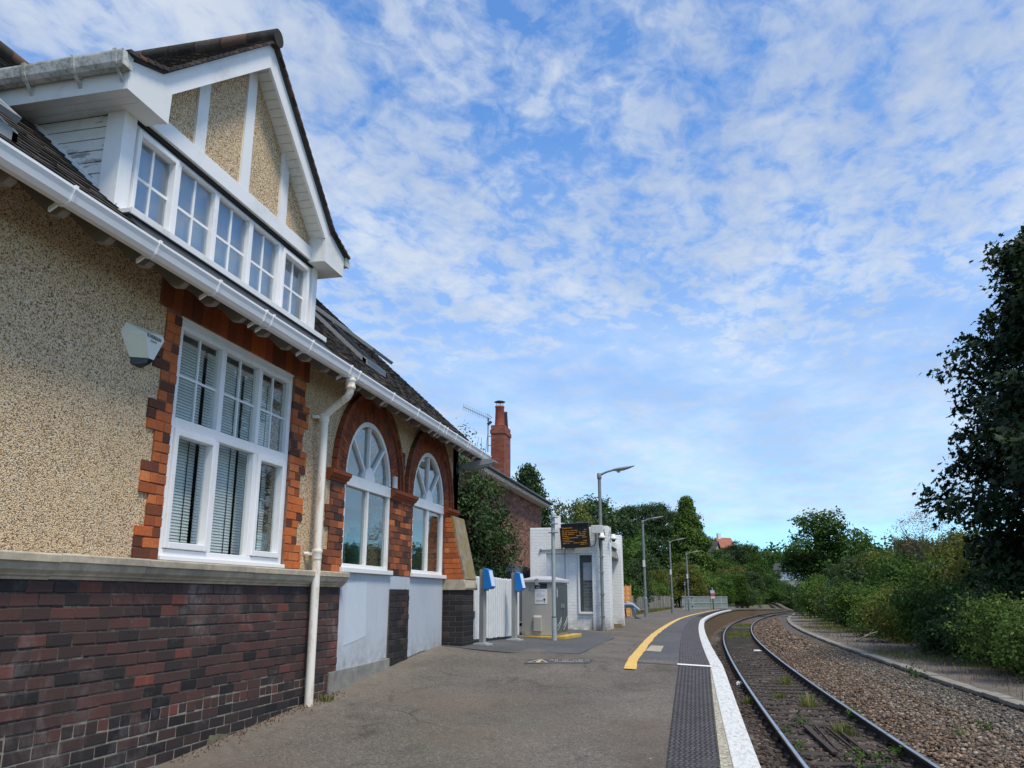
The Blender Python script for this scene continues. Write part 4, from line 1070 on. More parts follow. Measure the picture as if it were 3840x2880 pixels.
# loose ballast stones
PH = (1 + 5 ** .5) / 2
ICO = np.array([(-1, PH, 0), (1, PH, 0), (-1, -PH, 0), (1, -PH, 0), (0, -1, PH), (0, 1, PH), (0, -1, -PH), (0, 1, -PH), (PH, 0, -1), (PH, 0, 1), (-PH, 0, -1), (-PH, 0, 1)]) / math.hypot(1, PH)
ICF = np.array([(0, 11, 5), (0, 5, 1), (0, 1, 7), (0, 7, 10), (0, 10, 11), (1, 5, 9), (5, 11, 4), (11, 10, 2), (10, 7, 6), (7, 1, 8), (3, 9, 4), (3, 4, 2), (3, 2, 6), (3, 6, 8), (3, 8, 9), (4, 9, 5), (2, 4, 11), (6, 2, 10), (8, 6, 7), (9, 8, 1)])
def stones(name, mat, label, n, dfun, yfun, size, sink=.35):
    C = []; rr_ = RNG
    while len(C) < n:
        Y = yfun(); d = dfun(Y)
        if d is None: continue
        if .12 < d < 1.4 and abs(((Y - 8.6 + .36) % .72) - .36) < .13 and random.random() < .8: continue
        x, y = off(Y, d); C.append((x, y, bedz(d) + (.022 if d > 2.85 else 0)))
    C = np.array(C); s = rr_.uniform(size[0], size[1], (n, 1, 1)) * .5
    base = ICO[None] * (1 + rr_.uniform(-.28, .28, (n, 12, 1)))
    ax_ = rr_.normal(size=(n, 3)); ax_ /= np.linalg.norm(ax_, axis=1, keepdims=True); th = rr_.uniform(0, 6.28, n)
    K = np.zeros((n, 3, 3)); K[:, 0, 1] = -ax_[:, 2]; K[:, 0, 2] = ax_[:, 1]; K[:, 1, 0] = ax_[:, 2]; K[:, 1, 2] = -ax_[:, 0]; K[:, 2, 0] = -ax_[:, 1]; K[:, 2, 1] = ax_[:, 0]
    Rm = np.eye(3)[None] + np.sin(th)[:, None, None] * K + (1 - np.cos(th))[:, None, None] * (K @ K)
    sc = rr_.uniform(.55, 1.25, (n, 1, 3))
    P = np.einsum('nij,nkj->nki', Rm, base * sc) * s
    P[:, :, 2] *= .72; P = P + C[:, None, :]; P[:, :, 2] += (s[:, :, 0] * rr_.uniform(-sink, .75, (n, 1)))
    Fs = (ICF[None] + (np.arange(n) * 12)[:, None, None]).reshape(-1, 3)
    o = np_mesh(name, P.reshape(-1, 3), Fs, mat, np.repeat(rr_.random(n), 12))
    return tag(o, label, 'ballast', kind='stuff')
def yn(a, b_, p=1.6): return lambda: a + (b_ - a) * random.random() ** p
stones('ballast', M['ballast_brown'], 'rusty brown loose ballast stones on the outer side of the far rail', 14000, lambda Y: random.uniform(1.56, 3.0), yn(8.5, 34), (.042, .08))
stones('ballast', M['ballast_grey'], 'grey ballast stones spread towards the old platform edge', 9000, lambda Y: (lambda d: d if d < 2.9 + .25 * math.sin(Y * .9) or random.random() < (.8 if Y < 20 else .6) else None)(random.triangular(2.0, 3.93, 3.0)), yn(8.5, 36), (.035, .072))
stones('ballast', M['ballast_grey'], 'small grey grit and pebbles strewn on the dark soil by the old platform edge', 7000, lambda Y: random.uniform(2.8, 3.94), yn(8.5, 45, 1.3), (.018, .05))
stones('ballast', M['ballast_dark'], 'dark oily ballast stones between the rails and below the platform', 11000, lambda Y: random.choice((random.uniform(-.72, -.05), random.uniform(.06, 1.45), random.uniform(.06, 1.45))), yn(8, 40), (.04, .08), sink=.6)
stones('ballast', M['ballast_brown'], 'pale brown ballast stones on the outside of the curve far along the track', 5000, lambda Y: random.uniform(1.6, 3.4), yn(34, 80, 1.3), (.08, .14))

# dark soil between the ballast and the old platform edge
mb = MB(); rows = []; rg = random.Random(31)
for Y in np.arange(8, 100, .8):
    da = 2.85 + .3 * math.sin(Y * .83) + rg.uniform(-.15, .15); rows.append([(*off(Y, da + (3.97 - da) * t), bedz(da + (3.97 - da) * t) + .016 + (rg.uniform(-.006, .012) if 0 < t < 1 else -.02 * (t == 0))) for t in (0, .12, .35, .6, .85, 1)])
mb.add([p for r_ in rows for p in r_], [(i * 6 + j, i * 6 + j + 1, (i + 1) * 6 + j + 1, (i + 1) * 6 + j) for i in range(len(rows) - 1) for j in range(5)], sm=True)
tag(mb.build('soil_strip', M['soil_dark'], fixn=False), kind='structure')

# rails
rp = [(-.035, .0), (.035, .0), (.036, -.035), (.012, -.045), (.010, -.125), (.07, -.142), (.07, -.155), (-.07, -.155), (-.07, -.142), (-.010, -.125), (-.012, -.045), (-.036, -.035)]
for d0, lab in ((0.0, 'shiny steel running rail nearest the platform edge'), (1.505, 'shiny steel running rail farther from the platform, beside brown ballast')):
    x, y = off(13.8, d0); r_ = thing('rail', lab, 'rail', (x, y, -.95), group='rails of the single track')
    for (a_, b_) in ((-6, 13.80), (13.83, 150)):
        pts = [(*off(Y, d0), -.95) for Y in np.arange(a_, b_ + .01, min(1.2, (b_ - a_) / 17.0))]
        if a_ < 0: pts[-1] = (*off(b_, d0), -.95)
        mb = MB(); mb.sweep(rp, pts); mb.build('rail_length', M['rail_side'], r_)
        mb = MB(); mb.sweep([(-.020, .0035), (.024, .0035), (.028, -.001), (-.024, -.001)], pts); mb.build('running_surface', M['rail_top'], r_)
    mb = MB()
    for sd in (-1, 1):
        pts = [(*off(Y, d0 + sd * .023), -.95) for Y in (13.58, 13.7, 13.82, 13.94, 14.06)]
        mb.sweep([(-.011, -.045), (.011, -.045), (.014, -.115), (-.014, -.115)], pts)
    mb.build('fishplate', M['rail_side'], r_)
# sleepers
mb = MB(); mb.box(-1.25, 1.25, -.125, .125, -.14, 0); mb2 = MB()
sl0 = thing('sleeper', 'dark weathered timber sleeper half buried between the rails', 'sleeper', (0, 0, 0), group='sleepers of the single track')
mb.build('timber', M['sleeper_wood'], sl0, bevel=.01)
for sx in (-.7525, .7525):
    mb2 = MB(); mb2.box(sx - .17, sx + .17, -.09, .09, 0, .022); mb2.box(sx - .075, sx - .042, -.06, .06, .022, .07); mb2.box(sx + .042, sx + .075, -.06, .06, .022, .07); mb2.build('rail_chair', M['rust_steel'], sl0, bevel=.005)
Y = 8.6; first = True
while Y < 62:
    s_ = sl0 if first else copy_tree(sl0); first = False
    x, y = off(Y, .7525); e = (rail_x(Y + .05) - rail_x(Y - .05)) / .1
    s_.location = (x, y, -1.10 + random.uniform(-.006, .006)); s_.rotation_euler = (0, 0, -math.atan(e) + random.uniform(-.012, .012)); Y += .72
# metal strips and litter in the four-foot
for k, (xa, ya, xb, yb, w, lab) in enumerate(((1.41, 15.18, 1.54, 12.75, .085, 'wide rusty metal strip lying between the rails, nearest the platform'), (1.57, 15.2, 1.60, 13.0, .03, 'thin rusty rod lying right beside the wide metal strip between the rails'), (1.73, 15.1, 1.85, 12.8, .03, 'thin rusty rod lying between the rails, second from the far rail'), (1.85, 15.18, 1.97, 12.7, .045, 'rusty metal bar lying between the rails, nearest the far rail'))):
    mb = MB(); mb.bar((xa, ya, -1.055), (xb, yb, -1.06), w, .035); tag(mb.build('metal_strip', M['rust_steel'], loc=(xa, ya, -1.07), bevel=.004), lab, 'metal strip', 'metal strips between the rails')
mb = MB(); mb.lathe([(0, 0), (.045, .0), (.055, .03), (.05, .12), (.055, .2), (.045, .25), (.02, .30), (.02, .34), (0, .34)], (0, 0, 0), 10)
Mx = Matrix.Translation((1.55, 34.4, -1.01)) @ Matrix.Rotation(R(88), 4, 'Y') @ Matrix.Rotation(R(25), 4, 'Z') @ Matrix.Scale(.85, 4)
mb.v = [tuple(Mx @ Vector(p)) for p in mb.v]; tag(mb.build('plastic_bottle', M['sign_white'], loc=(1.55, 34.4, -1.05)), 'crushed clear white plastic bottle lying between the rails', 'bottle')
mb = MB()
for i in range(7): mb.box(.53 + .02 * i, .56 + .02 * i, 22.0 + .03 * (i % 3), 22.09 + .03 * (i % 2), -1.1, -1.03 + .015 * (i % 3))
tag(mb.build('paper_litter', M['sign_white'], loc=(.58, 22.05, -1.1), bevel=.01), 'crumpled white litter beside the near rail below the platform', 'litter')
# disused platform edge opposite
oe = thing('old_platform_edge', 'low disused platform edge of worn concrete slabs across the track', 'kerb', (*off(20, 4.1), -.92))
mb = MB(); Y = -4.0; rg = random.Random(4)
while Y < 100:
    yb = Y + .9 + rg.uniform(-.03, .03); dz = rg.uniform(-.012, .012); dd = rg.uniform(-.012, .012)
    pts = [off(y_, d) for y_ in (Y + .004, yb - .004) for d in (3.97 + dd, 4.23 + dd)]
    mb.add([(x, y, -.715 + dz) for x, y in pts] + [(x, y, -.79 + dz) for x, y in pts], [(0, 1, 3, 2), (4, 6, 7, 5), (0, 2, 6, 4), (1, 5, 7, 3), (0, 4, 5, 1), (2, 3, 7, 6)], rnd=rg.random()); Y = yb
mb.build('coping_slab', M['old_coping'], oe, bevel=.012)
mb = MB(); ps = [off(Y, 4.03) for Y in np.arange(-4, 100, 1.0)]; n = len(ps)
mb.add([(x, y, -.78) for x, y in ps] + [(x, y, -1.3) for x, y in ps], [(i, i + 1, n + i + 1, n + i) for i in range(n - 1)]); mb.build('edge_wall', M['cement'], oe, fixn=False)
# bare earth on the old platform
mb = MB(); rows = []
for Y in np.arange(-4, 90, 1.5):
    rows.append([(*off(Y, d), -.728 + .01 * math.sin(Y * 3 + d * 5) - (.01 if d > 7 else 0)) for d in (4.2, 4.8, 5.5, 6.2, 6.9)])
mb.add([p for r_ in rows for p in r_], [(i * 5 + j, i * 5 + j + 1, (i + 1) * 5 + j + 1, (i + 1) * 5 + j) for i in range(len(rows) - 1) for j in range(4)], sm=True)
tag(mb.build('earth_strip', M['earth_bare'], fixn=False), kind='structure')
for k, (p, q, r_, lab) in enumerate((((5.6, 36.6, -.7), (7.0, 39.4, -.42), .035, 'long bare dead branch lying at the foot of the bushes'), ((6.0, 36.6, -.7), (6.4, 35.0, -.62), .03, 'short pale dead branch lying on the bare earth before the bushes'))):
    p, q = Vector(p), Vector(q); m_ = (p + q) / 2 + Vector((.05, .1, .06))
    mb = MB(); mb.tube([p, p.lerp(m_, .5), m_, m_.lerp(q, .6), q], [r_, r_ * .9, r_ * .8, r_ * .6, r_ * .3], 8); mb.tube([m_, m_ + Vector((.25, .3, .2))], [r_ * .6, r_ * .2], 6)
    tag(mb.build('dead_branch', M['old_coping'], loc=tuple(p)), lab, 'branch')
# ------------------------------------------------------------------ things on and around the platform
# security alarm box on the station wall
al = thing('alarm_box', 'cream triangular security alarm box with SOVEREIGN lettering on the pebble-dash wall', 'alarm box', (WX, 5.38, 2.84))
def yz(p, x): return (WX + x, p[0], p[1])
O = [(5.165, 2.905), (5.215, 3.0), (5.575, 3.0), (5.60, 2.955), (5.47, 2.745), (5.295, 2.745)]
I = [(5.30, 2.955), (5.30, 2.955), (5.585, 2.985), (5.585, 2.96), (5.46, 2.752), (5.41, 2.752)]
mb = MB()
o_ = [yz(p, .0) for p in O]; i_ = [yz((5.335, 2.93), .085), yz((5.335, 2.945), .085), yz((5.565, 2.99), .07), yz((5.59, 2.955), .07), yz((5.465, 2.76), .085), yz((5.405, 2.76), .085)]
mb.add(o_ + i_, [(0, 1, 7, 6), (1, 2, 8, 7), (2, 3, 9, 8), (3, 4, 10, 9), (4, 5, 11, 10), (5, 0, 6, 11), (5, 4, 3, 2, 1, 0)]); mb.build('case', M['alarm_cream'], al)
mb = MB(); mb.add([(p[0] + .0005, p[1], p[2]) for p in i_], [(0, 1, 2, 3, 4, 5)]); mb.build('front', M['alarm_white'], al)
mb = MB(); q = [yz((5.30, 2.744), .002), yz((5.465, 2.744), .002), yz((5.46, 2.757), .084), yz((5.408, 2.757), .084)]; w_ = [yz((5.315, 2.69), .005), yz((5.43, 2.69), .005), yz((5.44, 2.72), .075), yz((5.40, 2.72), .075)]
mb.add(q + w_, [(0, 1, 2, 3), (7, 6, 5, 4), (0, 4, 5, 1), (1, 5, 6, 2), (2, 6, 7, 3), (3, 7, 4, 0)]); mb.build('strobe', M['alarm_navy'], al)
fx = (Vector(i_[2]) - Vector(i_[1])).normalized()
nrm = Vector((1, 0, 0)); fx = Vector((-.045, 1, .02)); fz = Vector((.02, -.02, 1))
text_part('SOVEREIGN', .040, M['letter_dark'], frame_M(Vector(yz((5.355, 2.922), .0875)), fx, fz), 'lettering', al, scx=.88)
text_part('Security', .024, M['letter_grey'], frame_M(Vector(yz((5.405, 2.895), .0875)), fx, fz), 'lettering', al)

# picket gate
gt = thing('picket_gate', 'white picket gate with rounded tops between the brick buttress and the grey cabinet', 'gate', (-3.84, 15.3, .19))
A, B = Vector((-3.96, 14.02, 0)), Vector((-3.70, 16.75, 0)); n = 23
mb = MB(); dv = (B - A).normalized(); nv = Vector((dv.y, -dv.x, 0))
for i in range(n):
    p = A.lerp(B, (i + .5) / n); zb = zpl(p.x, p.y) + .06 + random.uniform(-.015, .01); zt = 1.33 + random.uniform(-.008, .008) - .02 * (i / n); w = .042
    pr_ = [(-w, zb), (w, zb), (w, zt - .03), (w * .6, zt - .005), (0, zt), (-w * .6, zt - .005), (-w, zt - .03)]
    vs = [p + dv * a + nv * t + Vector((0, 0, z)) for t in (0, .022) for a, z in pr_]; k = 7
    mb.add(vs, [tuple(range(k)), tuple(range(2 * k - 1, k - 1, -1))] + [(j, (j + 1) % k, k + (j + 1) % k, k + j) for j in range(k)])
mb.build('pickets', M['picket_white'], gt, bevel=.004)
mb = MB()
for z in (.45, 1.05): mb.bar(A - nv * .025 + Vector((0, 0, z)), B - nv * .025 + Vector((0, 0, z)), .035, .09).cut()
mb.each('rail', M['picket_white'], gt)
mb = MB(); p = A + dv * .17; mb.bar(p + nv * .035 + Vector((0, 0, .62)), p + nv * .035 + Vector((0, 0, .74)), .09, .02, up=nv); mb.bar(p + nv * .05 + Vector((-.0, 0, .70)), p + nv * .05 + dv * -.10 + Vector((0, 0, .70)), .015, .015); mb.build('latch', M['galv'], gt)

# smart-card readers
def reader(x, y, lab, rot):
    z = zpl(x, y); r_ = thing('card_reader', lab, 'card reader', (x, y, z), R(rot), group='blue card readers on grey posts')
    L = lambda mb, name, mat, bev=.004: build_local(mb, name, mat, r_, bev)
    mb = MB(); mb.box(-.05, .035, -.045, .045, .02, 1.225); L(mb, 'post', M['steel_grey'])
    mb = MB(); mb.box(-.13, .13, -.11, .11, 0, .03); mb.box(-.08, .08, -.07, .07, .03, .045); L(mb, 'base_plate', M['galv_pale'])
    mb = MB(); mb.prism([(.036, 1.245), (.13, 1.215), (.195, .94), (.145, .90), (.036, .905)], 1, -.075, .075); L(mb, 'reader_head', M['reader_blue'], .008)
    mb = MB(); mb.prism([(.1325, 1.205), (.1375, 1.206), (.1985, .95), (.193, .948)], 1, -.06, .06); L(mb, 'reader_face', M['reader_screen'], .002)
    mb = MB(); mb.prism([(.045, .904), (.09, .904), (.08, .875), (.05, .88)], 1, -.04, .04); L(mb, 'bracket', M['steel_grey'], .003)
def build_local(mb, name, mat, root, bev=0.0, fixn=True):
    w = INV[root.name].inverted(); mb.v = [tuple(w @ Vector(p)) for p in mb.v]
    return mb.build(name, mat, root, bevel=bev, fixn=fixn)
reader(-3.68, 13.93, 'blue card reader on a grey post nearest the brick buttress', -14)
reader(-3.55, 15.75, 'blue card reader on a grey post beside the grey equipment cabinet', -12)

# equipment cabinet
cb = thing('equipment_cabinet', 'beige-grey steel equipment cabinet with pitched lid, notice and dark double doors', 'cabinet', (-3.40, 17.30, .17), R(-5))
L = lambda mb, name, mat, bev=.006: build_local(mb, name, mat, cb, bev)
mb = MB(); mb.box(-.36, .345, 0, 1.02, .05, 1.09); L(mb, 'body', M['kiosk_grey'])
mb = MB(); mb.add([(-.40, -.04, 1.09), (.39, -.04, 1.09), (.39, 1.06, 1.09), (-.40, 1.06, 1.09), (-.40, -.04, 1.155), (.39, -.04, 1.155), (.39, 1.06, 1.155), (-.40, 1.06, 1.155), (-.16, .35, 1.225), (.14, .35, 1.225), (.14, .7, 1.225), (-.16, .7, 1.225)],
    [(0, 1, 2, 3), (0, 1, 5, 4), (1, 2, 6, 5), (2, 3, 7, 6), (3, 0, 4, 7), (4, 5, 9, 8), (5, 6, 10, 9), (6, 7, 11, 10), (7, 4, 8, 11), (8, 9, 10, 11)]); L(mb, 'lid', M['kiosk_roof'], .012)
mb = MB(); mb.box(-.06, .01, -.055, -.041, 1.04, 1.17); L(mb, 'lid_clasp', M['kiosk_grey'], .004)
for ya, yb in ((.03, .50), (.52, .99)):
    mb = MB(); mb.box(.346, .362, ya, yb, .09, 1.06); dr_ = L(mb, 'door', M['kiosk_door'], .006)
    mb = MB(); mb.box(.363, .385, (.40 if ya < .1 else .56), (.47 if ya < .1 else .64), .58, .66); L(mb, 'handle', M['galv'], .004)
    mb = MB(); pts = [(.364, ya + .06 + t * .36, .22 + .18 * t ** 1.6) for t in np.linspace(0, 1, 9)]; mb.tube(pts, .006, 6); mb.tube([(x, y, z - .07) for x, y, z in pts], .005, 6); L(mb, 'wave_stripe', M['galv_pale'], 0)
mb = MB(); mb.box(.3625, .366, .10, .14, .80, .97); L(mb, 'label_strip', M['sign_white'], .001)
mb = MB()
for z in (.95, .25): mb = MB(); mb.box(.33, .40, -.03, .012, z, z + .035); mb.box(.30, .33, -.012, -.001, z + .005, z + .03); L(mb, 'hinge', M['galv'], .004)
mb = MB(); mb.box(-.08, .185, -.006, -.001, .665, .965); nt = L(mb, 'notice', M['sign_white'], .002)
mb = MB(); mb.box(-.08, .185, -.0075, -.001, .967, 1.075); hd_ = L(mb, 'notice_header', M['sign_navy'], .002)
Wm = INV[cb.name].inverted()
def tcab(s_, size, mat, x, z, nm='lettering', **k): text_part(s_, size, mat, Wm @ frame_M((x, -.0085, z), (1, 0, 0), (0, 0, 1)), nm, cb, **k)
tcab('Help Point', .032, M['letter_dark'], -.045, .72, ext=.0006)
mb = MB(); mb.prism([(.095, .745), (.125, .785), (.155, .745), (.14, .735), (.132, .745), (.132, .725), (.118, .725), (.118, .745), (.11, .735)], 1, -.0085, -.006); mb.box(.117, .133, -.0085, -.006, .695, .717); L(mb, 'arrow', M['letter_dark'], 0)
mb = MB(); rg = random.Random(2)
for k in range(8):
    z = .935 - k * .018
    if k == 2: continue
    mb.box(-.045, -.045 + rg.uniform(.10, .19), -.0072, -.006, z, z + .006)
L(mb, 'small_print', M['letter_pale'], 0)
mb = MB(); mb.prism([(.01 + .025 * math.cos(t), 1.035 + .02 * math.sin(t)) for t in np.linspace(0, math.pi, 9)], 1, -.0085, -.007); mb.box(-.045, .03, -.0085, -.007, 1.0, 1.006); mb.box(-.045, .035, -.0085, -.007, .985, .991); L(mb, 'emblem', M['sign_white'], 0)
mb = MB(); mb.box(-.10, .065, -.05, -.001, .13, .40); mb.prism([(-.05, .40), (-.002, .445), (-.002, .40)], 0, -.10, .065); L(mb, 'vent_box', M['kiosk_grey'], .006)
mb = MB(); mb.box(-.36, -.29, -.006, -.001, .06, .13); L(mb, 'cover_plate', M['steel_grey'], .002); mb = MB(); mb.box(-.20, -.14, -.006, -.001, .93, 1.03); L(mb, 'cover_plate', M['steel_grey'], .002)
ky = thing('cabinet_plinth', 'low yellow painted concrete kerb under the grey equipment cabinet', 'plinth', (-3.40, 17.30, .16), R(-5))
mb = MB(); mb.box(-.42, .40, -.13, -.02, -.06, .055); mb.box(.36, .56, -.02, 1.4, -.06, .052); mb.box(-.36, .36, -.02, 1.05, -.06, .05); build_local(mb, 'kerb', M['yellow_paint_edge'], ky, .012)

# sign pole
x, y = -2.96, 16.62; z = zpl(x, y)
sp_ = thing('sign_pole', 'galvanised sign pole with a small sign plate seen from behind, before the grey cabinet', 'pole', (x, y, z))
mb = MB(); mb.tube([(x, y, z), (x, y, z + .43)], .048, 16); mb.tube([(x, y, z + .43), (x, y, 2.59)], .038, 16); mb.lathe([(0, .012), (.03, .010), (.039, 0)], (x, y, 2.59), 16); mb.build('pole', M['galv_pale'], sp_)
mb = MB(); mb.lathe([(.038, 0), (.05, .003), (.05, .014), (.038, .018)], (x, y, z + .43), 16); mb.build('collar', M['sign_black'], sp_)
mb = MB(); d = Vector((.42, .9, 0)).normalized(); p = Vector((x - .03, y + .06, 0)); mb.bar(p + Vector((0, 0, 2.45)) - d * .02, p + d * .30 + Vector((0, 0, 2.45)), .012, .24); mb.build('sign_plate', M['sign_white'], sp_, bevel=.003)
mb = MB()
for zz in (2.52, 2.39, 2.22): mb.bar(Vector((x - .085, y - .02, zz)), Vector((x + .10, y - .01, zz)), .10, .014).cut()
mb.each('clamp', M['galv'], sp_)

# white brick shelter
def white_brick():
    t = NT('white_brick'); s3 = t.n('ShaderNodeSeparateXYZ'); t.l(t.obj, s3.inputs[0]); cx = t.n('ShaderNodeCombineXYZ')
    t.l(t.math('ADD', s3.outputs[0], s3.outputs[1]), cx.inputs[0]); t.l(s3.outputs[2], cx.inputs[1])
    br = t.n('ShaderNodeTexBrick'); t.l(cx.outputs[0], br.inputs[0]); br.inputs['Scale'].default_value = 1; br.inputs['Brick Width'].default_value = .23; br.inputs['Row Height'].default_value = .078
    br.inputs['Mortar Size'].default_value = .006; br.inputs['Mortar Smooth'].default_value = .3
    f = t.noise(2.2, 6, .7); g = t.noise(24, 4, .7); c = t.mix(t.ramp(f, [(.35, 0.0), (.7, .5)]), (.88, .89, .88), (.78, .79, .77))
    mo = t.math('MULTIPLY', br.outputs['Fac'], t.ramp(t.noise(5, 5, .7), [(.50, 0.06), (.68, .5)]))
    c = t.mix(mo, c, (.17, .16, .14))
    low = t.ramp(s3.outputs[2], [(0.0, 1.0), (.12, .75), (.35, .25), (.9, 0.0)])
    c = t.mix(t.math('MULTIPLY', low, t.ramp(t.noise(4, 6, .75), [(.35, .05), (.65, 1.0)])), c, (.20, .17, .12))
    c = t.mix(t.math('MULTIPLY', t.ramp(g, [(.66, 0.0), (.72, .5)]), .6), c, (.2, .19, .17))
    t.col(c); t.rough(.7); t.bump(t.math('MULTIPLY', br.outputs['Fac'], -1.0), .7, .01); M['white_brick'] = t.m
    def hb(name, c1, c2, c3, mort, mc):
        t = NT(name); s3 = t.n('ShaderNodeSeparateXYZ'); t.l(t.obj, s3.inputs[0]); cx = t.n('ShaderNodeCombineXYZ')
        t.l(t.math('ADD', s3.outputs[0], s3.outputs[1]), cx.inputs[0]); t.l(s3.outputs[2], cx.inputs[1])
        br = t.n('ShaderNodeTexBrick'); t.l(cx.outputs[0], br.inputs[0]); br.inputs['Scale'].default_value = 1; br.inputs['Brick Width'].default_value = .23; br.inputs['Row Height'].default_value = .08
        br.inputs['Mortar Size'].default_value = mort; br.inputs['Color1'].default_value = (0, 0, 0, 1); br.inputs['Color2'].default_value = (1, 1, 1, 1); br.inputs['Mortar'].default_value = (.5, .5, .5, 1)
        c = t.ramp(br.outputs['Color'], [(0, c1), (.5, c2), (1, c3)]); c = t.mix(t.ramp(t.noise(1.1, 5, .7), [(.42, 0.0), (.65, .6)]), c, c1)
        c = t.mix(br.outputs['Fac'], c, mc); t.col(c); t.rough(.9); t.bump(t.math('MULTIPLY', br.outputs['Fac'], -1.0), .6, .01); M[name] = t.m
    hb('house_brick', (.10, .035, .022), (.25, .085, .05), (.46, .21, .13), .009, (.19, .115, .085))
    hb('house_grey', (.13, .125, .125), (.20, .19, .19), (.27, .26, .26), .012, (.28, .27, .27)); simple('letter_pale2', (.56, .54, .58), .6)  # grey brick and pale tone of the painted reflection in the shelter window
    hb('chimney_brick', (.18, .04, .022), (.30, .075, .035), (.36, .10, .05), .008, (.13, .085, .065))
white_brick()
sh = thing('platform_shelter', 'small white painted brick waiting shelter with a barrel canopy over its entrance', 'shelter', (-3.5, 23.9, .13))
YF = 22.32
mb = MB()
mb.box(-4.61, -4.17, YF, YF + .25, -.1, 2.78); mb.box(-4.17, -2.95, YF, YF + .25, 2.10, 2.78); mb.box(-2.95, -2.49, YF, 22.95, -.1, 2.80)
mb.box(-4.17, -3.31, YF + .06, YF + .25, -.1, 2.0995); mb.box(-3.31, -2.951, YF + .06, YF + .25, -.1, .585)
mb.box(-4.61, -4.36, YF + .251, 25.45, -.1, 2.77); mb.box(-4.359, -2.45, 25.2, 25.62, -.1, 2.76)
wl_ = mb.build('wall', M['white_brick'], sh, bevel=.012)
mb = MB(); mb.prism([(-2.95, 2.35), (-2.95, 2.64), (-2.60, 2.64), (-2.56, 2.5), (-2.56, 2.35)], 1, 22.96, 25.19); mb.box(-4.35, -2.96, YF + .26, 25.19, 2.58, 2.66); mb.build('roof', M['white_dirty'], sh)
mb = MB(); mb.box(-4.16, -4.12, YF + .052, YF + .0595, -.1, 2.098); mb.box(-3.33, -3.285, YF + .02, YF + .10, .545, 2.095); mb.box(-3.30, -2.955, YF + .0, YF + .10, .545, .60); mb.box(-3.285, -2.955, YF + .02, YF + .1, 2.05, 2.095); wf = mb.build('window', M['white_paint'], sh, bevel=.004)
mb = MB(); mb.box(-3.285, -2.955, YF + .07, YF + .076, .60, 2.05); mb.build('pane', M['glass'], wf)
mb = MB(); mb.box(-3.283, -2.957, YF + .12, YF + .13, .60, 1.40); mb.build('blind', M['house_grey'], wf); mb = MB(); mb.box(-3.283, -2.957, YF + .12, YF + .13, 1.401, 2.05); mb.build('blind', M['letter_pale2'], wf)  # panels behind the glass, coloured to stand in for reflected brick and sky
mb = MB(); mb.box(-3.283, -3.20, YF + .105, YF + .118, .60, 2.05); mb.box(-3.2, -2.957, YF + .105, YF + .118, 1.86, 2.05); mb.build('inner_frame', M['kiosk_door'], wf)
t = NT('canopy_sheet'); t.col(t.ramp(t.noise(6, 5, .7), [(.3, (.22, .19, .12)), (.7, (.42, .37, .25))])); t.set(Roughness=.35); t.bs.inputs['Transmission Weight'].default_value = .25; M['canopy_sheet'] = t.m
arc = [(-2.97 + .42 * math.sin(t_), 2.05 + .42 * math.cos(t_)) for t_ in np.linspace(0, math.pi / 2, 9)]
mb = MB()
for (xa, za), (xb, zb) in zip(arc[:-1], arc[1:]):
    mb.prism([(xa, za), (xb, zb), (xb - .006, zb - .006), (xa - .006, za - .006)], 1, 22.955, 25.195, sm=True)
cn = mb.build('canopy', M['canopy_sheet'], sh)
mb = MB()
for yy in (22.96, 23.5, 24.05, 24.6, 25.16):
    for (xa, za), (xb, zb) in zip(arc[:-1], arc[1:]): mb.bar((xa, yy, za + .008), (xb, yy, zb + .008), .03, .014)
mb.bar((-2.545, 22.96, 2.045), (-2.545, 25.19, 2.045), .03, .03); mb.build('canopy_rib', M['kiosk_door'], cn)
mb = MB(); mb.box(-4.36, -2.5, 25.15, 25.1995, -.1, .22); mb.box(-4.615, -2.486, YF - .006, YF - .0005, -.1, .15); mb.box(-2.4895, -2.484, YF, 22.95, -.1, .17); mb.box(-2.95, -2.445, 25.19, 25.625, -.1, .17)
mb.build('plinth', M['mossy_stone'], sh)
mb = MB(); mb.tube([(-4.30, YF - .02, 2.19), (-3.42, YF - .02, 2.21)], .014, 8); mb.tube([(-4.31, YF - .0, 2.19), (-4.31, YF - .04, 2.19)], .035, 10); mb.tube([(-3.66, YF - .015, 2.2), (-3.66, YF - .015, 1.30)], .010, 8); mb.build('conduit', M['galv'], sh)

# lamp posts
def head(mb, x0, z0, length, up=.18, w=1.0, hgt=1.0):
    """teardrop lantern pointing along +x"""
    n = 12; prof = [(0.0, .028, .024), (.08, .07, .035), (.25, .10, .05), (.5, .095, .05), (.75, .07, .035), (.93, .04, .018), (1.0, .012, .006)]
    vs = []
    for t_, ry, rz2 in prof:
        cx_, cz_ = x0 + t_ * length, z0 + t_ * length * up - .02 * math.sin(t_ * math.pi)
        for k in range(n):
            a = 2 * math.pi * k / n; vs.append((cx_, ry * w * math.cos(a), cz_ + hgt * rz2 * math.sin(a)))
    m = len(prof)
    mb.add(vs, [(i * n + k, i * n + (k + 1) % n, (i + 1) * n + (k + 1) % n, (i + 1) * n + k) for i in range(m - 1) for k in range(n)], sm=True)
    mb.add([vs[k] for k in range(n)], [tuple(range(n))]); mb.add([vs[(m - 1) * n + k] for k in range(n)], [tuple(range(n))])
